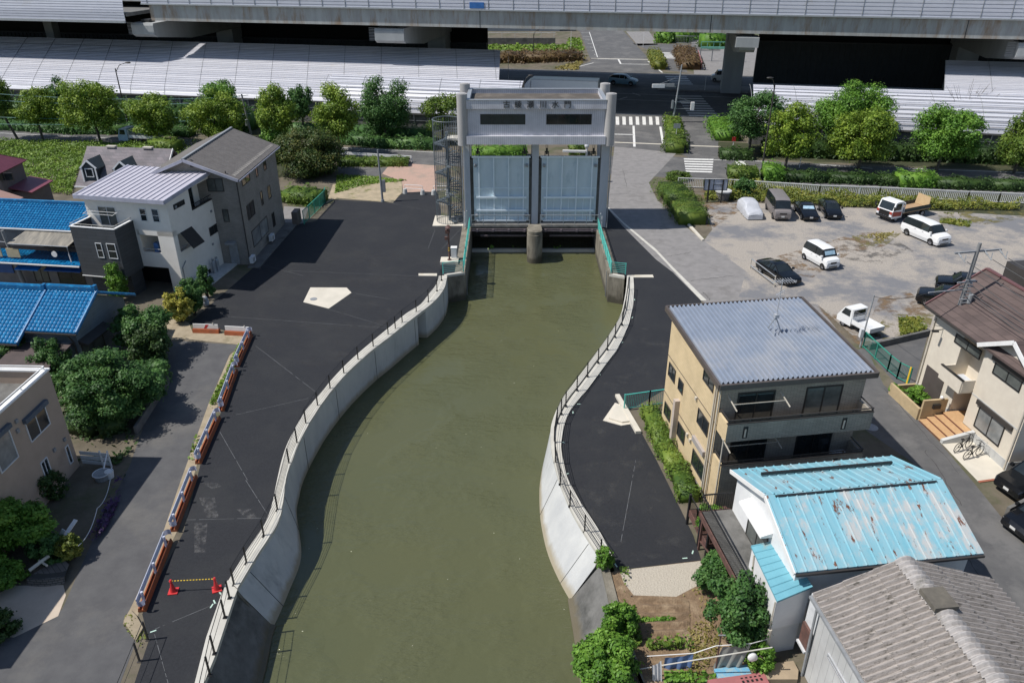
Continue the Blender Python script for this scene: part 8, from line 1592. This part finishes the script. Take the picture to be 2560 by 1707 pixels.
for i in range(7): m.bar((i*1.45,-.15*i,2.8),(i*1.45,-.15*i,4.4),.12)
obj('railing',m,mat('mint_paint',(.2,.5,.4),rough=.5),r); m=MB()
for i in range(4): m.bar((i*2.8,-.3*i,0),(i*2.8,-.3*i,3),.22)
obj('post',m,M['steel'],r)
barfence('far_fence','grey bar fence on the far right corner of the crossroads',px([('z3',1490,395),('z3',1600,402),('z3',1860,405)]),2.0,M['greysteel'],.4,4,.04,.12)
barfence('striped_barrier','red and white slanting barrier fence by the far hedge',px([('z3',1690,520),('z3',1725,640)]),1.6,mat('pinkish_red_rail',(.4,.18,.18),rough=.6),.5,3,.04,.12)
barfence('roadside_railing','short red and white roadside railing by the right trees',px([('z3',2020,1075),('z3',2050,1050),('z3',2140,1052)]),1.6,mat('pinkish_red_rail',(.4,.18,.18),rough=.6),.5,3,.04,.12)
m=MB(); q=G('z3',1860,820); m.box(-12,40,0,6,0,.3); o=struct('traffic_island',m,M['concroad']); o.location=(q.x,q.y-3,0); o.rotation_euler=(0,0,R(-11))
q=G('z2b',1790,8); r=None
b=G('tw',1240,700); m=MB(); q=hang('tw',1065,575,95); q2=hang('tw',1230,578,95); m=MB(); d=q2-q; rr=thing('white_sign_beam','white beam and fittings on a post seen through the right gate opening','sign',(q2.x,q2.y,0)); m.bar((-d.x,-d.y,q.z),(0,0,q2.z),.3,.25); obj('beam',m,M['white'],rr); m=MB(); m.tube([(.15,0,0),(.15,0,q2.z+1.2)],.12,8); m.ball((.15,0,q2.z+.7),.3); obj('post',m,M['meter'],rr)
# ------------------------------------------------------------------ vegetation
TG='roadside trees in front of the noise tunnels'
def rt(label,k,xb,yb,yt,wpx,m,seed,n=2600,lean=0,group=TG,rz=None,name='camphor_tree',K=36,leaf=.3,clump=.33,taper=0.,bark='bark2',cz=None,bury=0,ykw=None,depth=None):
    b=G(k,xb,yb); d=ray(k,0,yt); h=up(b,k,yt); sc=SHEET[k][2]; 
    dist=(b.y*cp+(CAMZ-h*.6)*sp); rx=wpx*sc*dist/FOC/2*1.12; n=int(n*3.2); K=int(K*1.5); leaf*=.6
    rzz=rz or h*.36
    return tree(name,label,(b.x,b.y),h,(rx,depth or rx*.95,rzz),LEAF[m],M[bark],seed,n,K,clump,leaf,.16 if h>5 else .09,cz=cz,group=group,lean=(lean,0),taper=taper)
rt('dark feathery tree cut by the left edge of the picture','z1',170,1280,650,330,'camphor',11,2200,-2.2,rz=3.6)
rt('yellow-green street tree, second from the left edge, airy crown','z1',395,1290,800,330,'olive',12,2000,rz=2.9)
rt('large round yellow-green street tree left of the dark street lamp','z1',920,1300,725,450,'olive',13,3600,-.4,rz=4.0)
rt('round bright yellow-green street tree right of the dark street lamp','z1',1440,1310,860,390,'olive',14,3000,rz=3.2)
rt('yellow-green street tree standing left of the concrete utility pole','z1',1990,1300,830,420,'olive',15,3000,rz=3.6)
rt('olive green street tree behind the grey tiled house roof ridge','z2',210,1420,790,340,'olive',16,3000,rz=3.4)
rt('tall olive street tree with a visible grey trunk left of the staircase','z2',765,1400,800,400,'olive',17,3400,rz=3.6)
G2='darker trees against the noise tunnels'
rt('dark green tree behind the large round tree at the left','z1',640,1180,715,260,'glossy',18,2200,rz=3.2,group=G2,name='broadleaf_tree')
rt('dark green bushy tree beside the concrete utility pole','z1',2070,1200,715,330,'bright',19,2600,rz=3.4,group=G2,name='broadleaf_tree')
rt('narrow dark tree with a bare leaning top shoot','z2',440,1250,740,190,'glossy',20,1400,rz=3.0,group=G2,name='broadleaf_tree',K=20)
rt('tall dark green tree with a notched crown against the white noise wall','z2',1190,1300,710,420,'glossy',21,4200,rz=4.0,group=G2,name='broadleaf_tree',leaf=.28)
rt('feathery pale green tree between the staircase and the noise wall','z2',1700,1300,830,330,'camphor',22,1300,rz=3.2,group=G2,name='feathery_tree',K=22)
rt('tree with rusty brown young leaves on dark foliage beside the grey tiled house','z2',490,1590,1165,560,'brownish',23,7000,rz=3.3,group=None,name='bushy_tree',leaf=.26,K=44)
rt('small leafy shrub tree left of the rusty leaved tree','z2',200,1420,1150,200,'bright',24,1200,rz=1.7,group=None,name='shrub_tree')
rt('feathery dark tree beside the crossroads with drooping sprays','z3',2160,1400,830,420,'glossy',25,3000,rz=3.4,group=G2,name='feathery_tree')
rt('yellow-green street tree in front of the slim brown lamp','z4',150,1560,975,400,'olive',26,3400,rz=3.5)
rt('large bright green dome-shaped tree high against the white wall','z4',720,1380,728,560,'bright',27,6000,rz=4.4,group=G2,name='broadleaf_tree')
rt('olive green street tree in front of the bright dome-shaped tree','z4',820,1560,975,490,'olive',28,4000,rz=3.6)
rt('wide green street tree with bare twigs behind it','z4',1530,1570,950,510,'bright',29,4600,.4,rz=3.7)
rt('green street tree cut by the right edge of the picture','z4',2240,1580,1000,380,'camphor',30,3200,rz=3.7)
# bare twiggy tree behind
b=G('z4',1700,1350); tw=MB(); g=random.Random(5)
for i in range(60):
    a=g.uniform(.5,2.7); L=g.uniform(3,7.5); e=g.uniform(-.6,.6); x=math.cos(a)*L*.9; z=4+math.sin(a)*L*.75; tw.tube([(0,0,3),(x*.5,e,3+(z-3)*.62),(x,e*1.6,z)],[.05,.03,.012],4)
r=thing('twiggy_tree','thin bare-twigged tree behind the wide green street tree','tree',tuple(b)); obj('branches',tw,M['bark2'],r); m=MB(); m.tube([(0,0,0),(0,0,3.4)],[.2,.12],8); obj('trunk',m,M['bark2'],r)
# gardens near
def nt_(label,k,xb,yb,h,rad,m,seed,n,name='garden_tree',cz=None,leaf=.15,K=40,clump=.3,group=None,taper=0.,cat='tree',lean=(0,0),trunk=.12,z=0,inner=.25):
    if seed!=41: n=int(n*1.7); leaf*=.75; K=int(K*1.5); clump*=.9
    b=G(k,xb,yb,0); return tree(name,label,(b.x,b.y),h,rad,LEAF[m],M['bark'],seed,n,K,clump,leaf,trunk,cz=cz,group=group,taper=taper,cat=cat,lean=lean,inner=inner)
nt_('large round glossy garden tree between the blue tiled house and the tan house','c1',890,1060,4.6,(3.3,3.0,2.2),'glossy',41,30000,leaf=.105,K=120,clump=.22)
nt_('loose leafy tree at the gable of the near blue tiled house','c1',1130,560,4.2,(2.0,1.9,2.0),'glossy',42,6500,leaf=.17)
nt_('smaller dark tree leaning over the alley behind the large round tree','c1',1180,640,3.0,(1.7,1.6,1.5),'dark',43,3600,leaf=.16)
nt_('slim bamboo-like bush beside the white house block','d3',1400,1540,3.4,(.9,.9,1.7),'bright',44,1800,leaf=.14,cat='bush',name='bamboo_bush')
nt_('yellow leaved shrub by the work barriers','c1',1400,320,3.1,(1.1,1.0,1.5),'yellow',45,5200,leaf=.13,cat='shrub',name='yellow_shrub',K=34)
nt_('dark green shrub right behind the yellow shrub','c1',1500,270,3.3,(1.1,1.2,1.6),'glossy',46,4200,leaf=.13,cat='shrub',name='dark_shrub')
nt_('narrow conifer beside the air conditioners of the white house','e2',1170,1200,2.9,(.75,.75,1.5),'glossy',47,3400,leaf=.11,cat='conifer',name='conifer',taper=.5)
nt_('bright green spreading shrub tree at the lower left edge','d5',110,930,2.7,(2.4,1.7,1.4),'bright',48,9500,leaf=.15,K=50)
nt_('dark shrub against the tan house wall','d5',500,330,1.7,(1.6,1.1,1.0),'dark',49,3200,leaf=.13,cat='shrub',name='dark_shrub')
nt_('small yellowish shrub on the stone planter','d5',900,1050,1.5,(.6,.6,.8),'weed',50,1400,leaf=.12,cat='shrub',name='small_shrub')
nt_('low green shrub behind the stone planter','d5',650,1050,1.3,(1.1,.8,.8),'glossy',51,2000,leaf=.12,cat='shrub',name='small_shrub')
nt_('green shrub on the bottom left edge beside the pink apron','c2',30,800,1.3,(1.2,1.1,.8),'bright',52,2600,leaf=.12,cat='shrub',name='small_shrub')
nt_('dark shrub cut by the left edge below the pink apron','c2',-20,1200,1.2,(1.0,.9,.8),'dark',53,1600,leaf=.12,cat='shrub',name='small_shrub')
nt_('shrub row behind the flat parapet of the tan house','c1',150,700,3.2,(2.2,1.6,1.5),'glossy',54,4200,leaf=.14,cat='shrub',name='garden_shrub')
nt_('leafy shrub between the parapet and the blue roof annexe','c1',280,640,3.5,(1.1,1.1,1.5),'bright',55,2600,leaf=.14,cat='shrub',name='garden_shrub')
nt_('garden shrub right of the parapet corner of the tan house','c1',440,800,3.4,(1.3,1.4,1.7),'glossy',56,3200,leaf=.14,cat='shrub',name='garden_shrub')
nt_('low bush under the slate block of the white house','c1',640,20,1.6,(2.6,.8,.9),'camphor',57,2600,leaf=.13,cat='shrub',name='garden_shrub')
nt_('leafy bush in the bottom canal corner by the old right quay wall','c7',610,1520,2.0,(1.35,1.3,1.15),'bright',61,9000,leaf=.13,K=48,cat='bush',name='leafy_bush')
nt_('slender bush growing out of the old right quay wall apron','c7',690,1230,1.9,(.8,.7,1.0),'bright',62,2800,leaf=.12,cat='bush',name='leafy_bush')
nt_('tall garden tree in front of the annexe wall','c7',1490,1270,3.5,(1.35,1.5,1.7),'glossy',63,5200,leaf=.13,K=40,inner=.4)
nt_('garden tree beside the deck, behind the taller one','c7',1370,900,2.0,(1.1,1.0,1.0),'glossy',64,3000,leaf=.13,inner=.4)
nt_('bush filling the deck planter','d7',560,1020,1.7,(.9,1.0,.6),'bright',65,3200,leaf=.1,cz=1.2,cat='bush',name='planter_bush')
nt_('small plant clump at the end of the right quay railing','c7',590,760,1.4,(.5,.5,.7),'bright',66,1000,leaf=.1,cat='bush',name='small_bush')
nt_('low bush by the planter wall of the cream house','c6',395,945,1.2,(.8,.7,.55),'bright',67,1600,leaf=.12,cat='bush',name='planter_bush')
nt_('small round bush at the kerb by the green mesh gate','c6',290,900,.75,(.45,.45,.4),'bright',68,700,leaf=.1,cat='bush',name='small_bush')
nt_('bush at the bottom edge beside the annexe post','d6',1540,860,1.3,(.7,.7,.7),'bright',69,1800,leaf=.11,cat='bush',name='small_bush')
nt_('shrub in front of the car park fence beside the covered car','e4',950,400,2.4,(1.4,1.0,1.2),'glossy',70,2600,leaf=.15,cat='shrub',name='dark_shrub')
nt_('round clipped bush at the end of the zebra crossing','Z4',215,265,1.2,(1.7,1.4,.8),'azalea',71,2600,leaf=.14,cat='bush',name='clipped_bush')
# hedges
def hp(L): return [(p.x,p.y) for p in px(L)]
hedge('hedge','clipped hedge between the concrete road and the car park',hp([('Z4',120,380),('Z4',250,540),('Z4',345,700)]),3.6,1.5,LEAF['azalea'],.11,40,1)
hedge('hedge','narrow green hedge strip along the left wall of the apartment house',hp([('c4',1010,1200),('c4',1130,1500),('c7',1110,90),('c7',1190,300)]),1.25,.75,LEAF['camphor'],.09,70,2)
hedge('hedge','dark roadside hedge under the left trees',hp([('z1',-40,1170),('z1',700,1215),('z1',1200,1215),('z1',1760,1240)]),2.4,1.3,LEAF['glossy'],.22,11,3)
hedge('hedge','roadside hedge behind the guard rail left of the staircase',hp([('z2',780,1300),('z2',1200,1340),('z2',1640,1355)]),2.6,1.6,LEAF['glossy'],.22,12,4)
hedge('hedge','low clipped hedge behind the guard rail by the pink paving',hp([('z2',760,1500),('z2',1000,1500),('z2',1390,1500)]),2.6,.9,LEAF['azalea'],.16,18,5)
hedge('hedge','overgrown hedge under the tunnel wall beyond the side road at the left',hp([('z1',-60,1090),('z1',600,1100),('z1',1750,1130),('z1',2330,1180)]),3.6,3.2,LEAF['glossy'],.26,11,6)
hedge('hedge','light green hedge island by the signal pole, front end',hp([('z3',1480,1400),('z3',1500,1290)]),3.2,1.5,LEAF['azalea'],.18,16,7)
hedge('hedge','brownish hedge island by the signal pole, rear end',hp([('z3',1485,1270),('z3',1450,1110)]),2.6,1.3,LEAF['camphor'],.2,14,8)
hedge('hedge','bright yellow-green hedge beside the footway right of the island',hp([('z3',1960,1290),('z3',1880,1140)]),4.2,1.5,LEAF['bright'],.2,14,9)
hedge('hedge','dark hedge on the corner of the side road right of the island',hp([('z3',1890,1440),('z3',2180,1450)]),2.6,1.4,LEAF['dark'],.2,14,10)
hedge('hedge','light green hedge behind the notice board',hp([('Z4',680,240),('Z4',960,250)]),3.2,1.5,LEAF['azalea'],.17,18,11)
hedge('hedge','bushy hedge right of the slim brown lamp',hp([('Z4',1020,260),('Z4',1190,262)]),2.8,2.0,LEAF['bright'],.18,18,12)
hedge('hedge','long dark clipped hedge behind the white fence',hp([('Z4',1215,268),('Z4',1640,280),('Z5',560,300),('Z5',720,310)]),2.4,1.2,LEAF['dark'],.16,18,13)
hedge('hedge','bright overgrown hedge stretch behind the flatbed truck',hp([('Z5',730,320),('Z5',1080,320)]),2.8,1.7,LEAF['bright'],.18,18,14)
hedge('hedge','dark clipped hedge behind the white fence at the right edge',hp([('Z5',1090,330),('Z5',1600,350),('Z5',2400,370)]),2.4,1.2,LEAF['dark'],.16,18,15)
hedge('hedge','dark undergrowth in front of the right noise wall',hp([('z4',-60,1400),('z4',700,1440),('z4',1600,1460),('z4',2500,1500)]),3.0,2.4,LEAF['dark'],.26,9,16)
hedge('hedge','rust-brown hedge on the far corner right of the crossroads',hp([('z3',1560,480),('z3',1630,640)]),5,1.8,LEAF['heather'],.3,7,17)
hedge('hedge','brown clipped hedge at the far left corner of the crossroads',hp([('z3',-300,560),('z3',100,560),('z3',600,540)]),8,2.0,LEAF['heather'],.32,6,18)
hedge('hedge','small green shrub island on the far side of the crossroads',hp([('z3',1290,520),('z3',1350,640)]),3,2.0,LEAF['weed'],.28,8,19)
hedge('hedge','far green hedge right of the far road',hp([('z3',1320,380),('z3',1460,385),('z3',1640,340)]),8,3,LEAF['bright'],.4,5,20)
hedge('hedge','dark green growth behind the mint green railing',hp([('z3',1740,440),('z3',1930,430)]),6,4,LEAF['bright'],.4,5,21)
hedge('hedge','weedy bush by the green mesh fence',hp([('z2b',290,430),('z2b',600,470)]),3.4,1.5,LEAF['camphor'],.17,16,22)
# ground cover
def gpoly(L): return [(p.x,p.y) for p in px(L)]
ground_cover('tall_grass',gpoly([('z1',-100,1290),('z1',1080,1320),('z1',1400,1330),('z1',1500,1600),('z1b',720,250),('z1b',650,470),('z1b',380,450),('z1b',-100,420),('z1',-100,1500)]),LEAF['grass'],26000,.6,.13,3,label='rough bright green meadow grass behind the left houses',cat='grass')
ground_cover('tall_grass',gpoly([('Z4',470,380),('Z4',740,300),('Z5',0,420),('Z5',560,440),('Z5',1400,500),('Z5',1900,520),('Z5',1900,565),('Z5',1100,560),('Z5',230,530),('Z4',760,470),('Z4',460,470)]),LEAF['weed'],14000,.8,.12,4,label='tall yellow-green weeds along the car park fence',cat='weeds')
ground_cover('weeds',gpoly([('Z5',1150,580),('Z5',1500,600),('Z5',1420,720),('Z5',1150,680)]),LEAF['weed'],1500,.12,.14,5,patch=.3,label='low weeds beside the flatbed truck',cat='weeds')
ground_cover('weeds',gpoly([('Z5',330,800),('Z5',700,770),('Z5',560,880),('Z5',400,900)]),LEAF['dry'],900,.06,.12,6,patch=.2,label='dry weed patch in the middle of the car park',cat='weeds')
ground_cover('weeds',gpoly([('c6',310,500),('c6',480,490),('c6',460,560),('c6',320,590)]),LEAF['weed'],1500,.15,.13,7,patch=.2,label='yellow weeds by the low wall of the side yard',cat='weeds')
ground_cover('grass_strip',gpoly([('c1',1855,470),('c1',1890,490),('c1',1720,850),('c1',1600,1100),('c1',1440,1500),('c1',1400,1520),('c1',1560,1050),('c1',1690,800)]),LEAF['grass'],2300,.22,.1,8,patch=-.3,label='weedy grass strip beside the guardrail barriers',cat='grass')
ground_cover('grass_strip',gpoly([('c2',980,1000),('c2',1150,1200),('c2',1090,1300),('c2',960,1130)]),LEAF['weed'],300,.12,.06,9,patch=.4,label='weeds around the broken kerb at the lower left',cat='weeds')
ground_cover('lawn',gpoly([('z2b',720,380),('z2b',740,210),('z2b',1100,230),('z2b',1380,262),('z2b',1000,300)]),LEAF['grass'],2200,.12,.14,10,patch=.0,label='patchy lawn at the edge of the bare ground',cat='grass')
ground_cover('lawn',gpoly([('z3',-600,420),('z3',500,415),('z3',520,350),('z3',620,360),('z3',660,470),('z3',0,470),('z3',-600,480)]),LEAF['grass'],2600,.35,.4,11,label='bright lawn at the far left corner of the crossroads',cat='grass')
ground_cover('dry_grass',gpoly([('z3',380,630),('z3',660,560),('z3',690,500),('z3',600,640),('z3',480,645)]),LEAF['dry'],900,.3,.3,12,label='dry yellow grass edge at the far left corner',cat='grass')
ground_cover('garden_weeds',gpoly([('c7',1080,980),('c7',1300,880),('c7',1420,1300),('c7',1250,1568),('c7',1150,1568),('c7',1200,1250)]),LEAF['dry'],1800,.12,.06,13,patch=.5,label='dry straw and weeds along the vegetable plot',cat='weeds')
ground_cover('garden_weeds',gpoly([('c7',860,1230),('c7',1200,1230),('c7',1220,1330),('c7',900,1340)]),LEAF['camphor'],1100,.35,.09,14,patch=.25,label='untidy plants at the near end of the vegetable plot',cat='plants')
ground_cover('vegetable_rows',gpoly([('c7',850,1120),('c7',1090,1095),('c7',1095,1125),('c7',855,1150)]),LEAF['bright'],260,.18,.09,15,patch=.3,label='row of small seedlings on the soil ridges',cat='plants')
ground_cover('weeds',gpoly([('c7',690,770),('c7',760,770),('c7',860,1300),('c7',800,1320)]),LEAF['camphor'],700,.25,.09,16,patch=.1,label='weeds along the old right quay wall',cat='weeds')
ground_cover('garden_weeds',gpoly([('d6',480,960),('d6',1060,940),('d6',1080,1068),('d6',480,1068)]),LEAF['bright'],900,.14,.08,17,patch=.3,label='green plants under the washing line',cat='plants')
ground_cover('purple_flowers',gpoly([('d5',1380,80),('d5',1540,60),('d5',1480,330),('d5',1250,800),('d5',1080,1000),('d5',1040,900),('d5',1230,620),('d5',1330,300)]),LEAF['flower'],1900,.35,.1,18,patch=-.4,label='dark purple flowering strip between garden and alley',cat='flowers')
ground_cover('garden_plants',gpoly([('c1',640,1240),('c1',1000,1180),('c1',1080,1260),('c1',900,1420),('c1',600,1400)]),LEAF['dark'],1800,.3,.14,19,patch=.2,label='shaded ground plants under the large round tree',cat='plants')
ground_cover('sill_plants',[(-3,77.6),(8.6,77.6),(8.6,78.0),(-3,78.0)],LEAF['bright'],260,.5,.12,20,patch=.9,z=WZ+.3,label='small weeds growing on the sill under the gates',cat='weeds',pscale=1.3)
# soil ridges of the vegetable plot
sm=MB(); A0,A1,A2,A3=G('c7',800,980),G('c7',1190,990),G('c7',1200,1240),G('c7',860,1260)
def soil(u,v):
    p=A0.lerp(A1,u).lerp(A3.lerp(A2,u),v); return (p.x,p.y,.03+.13*(.5+.5*math.cos(v*2*math.pi*4.5))*min(1,8*u*(1-u))+.012*math.sin(u*23)*math.sin(v*19+u*7))
sm.grid(soil,60,70); struct('soil_ridges',sm,M['soil'])

hedge('hedge','green hedge seen through the left gate opening beyond the tower',hp([('z2',1900,1440),('z3',130,1425)]),2.4,1.6,LEAF['bright'],.18,14,23)
hedge('hedge','short green hedge seen through the right gate opening',hp([('z3',520,1400),('z3',660,1400)]),2.4,1.6,LEAF['azalea'],.18,14,24)
hedge('hedge','dense dark shrubs added for the shade below the large round garden tree',hp([('c1',560,1120),('c1',760,1180),('c1',960,1120)]),1.8,1.1,LEAF['dark'],.13,26,25)  # dark bushes added to fill the black shade under the tree
hedge('hedge','leafy shrubs along the alley edge beside the small dark tree',hp([('c1',1200,640),('c1',1235,760),('c1',1190,900)]),1.4,1.2,LEAF['glossy'],.13,26,26)
hedge('hedge','dark undergrowth between the street trees and the left noise wall',hp([('z2',100,1230),('z2',900,1260),('z2',1600,1290)]),2.6,2.2,LEAF['glossy'],.24,11,27)
A,B=G('c1',1300,790),G('c1',1050,1190); m=MB(); d=B-A; m.bar((0,0,.3),(d.x,d.y,.3),.15,.6); tag(obj('low_wall',m,M['darkconc'],loc=tuple(A)),'low block wall along the alley under the large round garden tree','wall')

hedge('hedge','dark bush row beside the side road just above the dormer house roof',hp([('z1',1420,1350),('z1',1620,1380)]),3.0,1.6,LEAF['camphor'],.18,14,28)
ground_cover('tall_grass',gpoly([('z1',1450,1330),('z1',1760,1290),('z2',0,1290),('z2',230,1400),('z2',200,1560),('z2b',200,300),('z2b',180,500),('z2b',260,480),('z1',1500,1600)]),LEAF['camphor'],5200,.5,.12,31,label='shaded rough grass behind the grey tiled house',cat='grass')
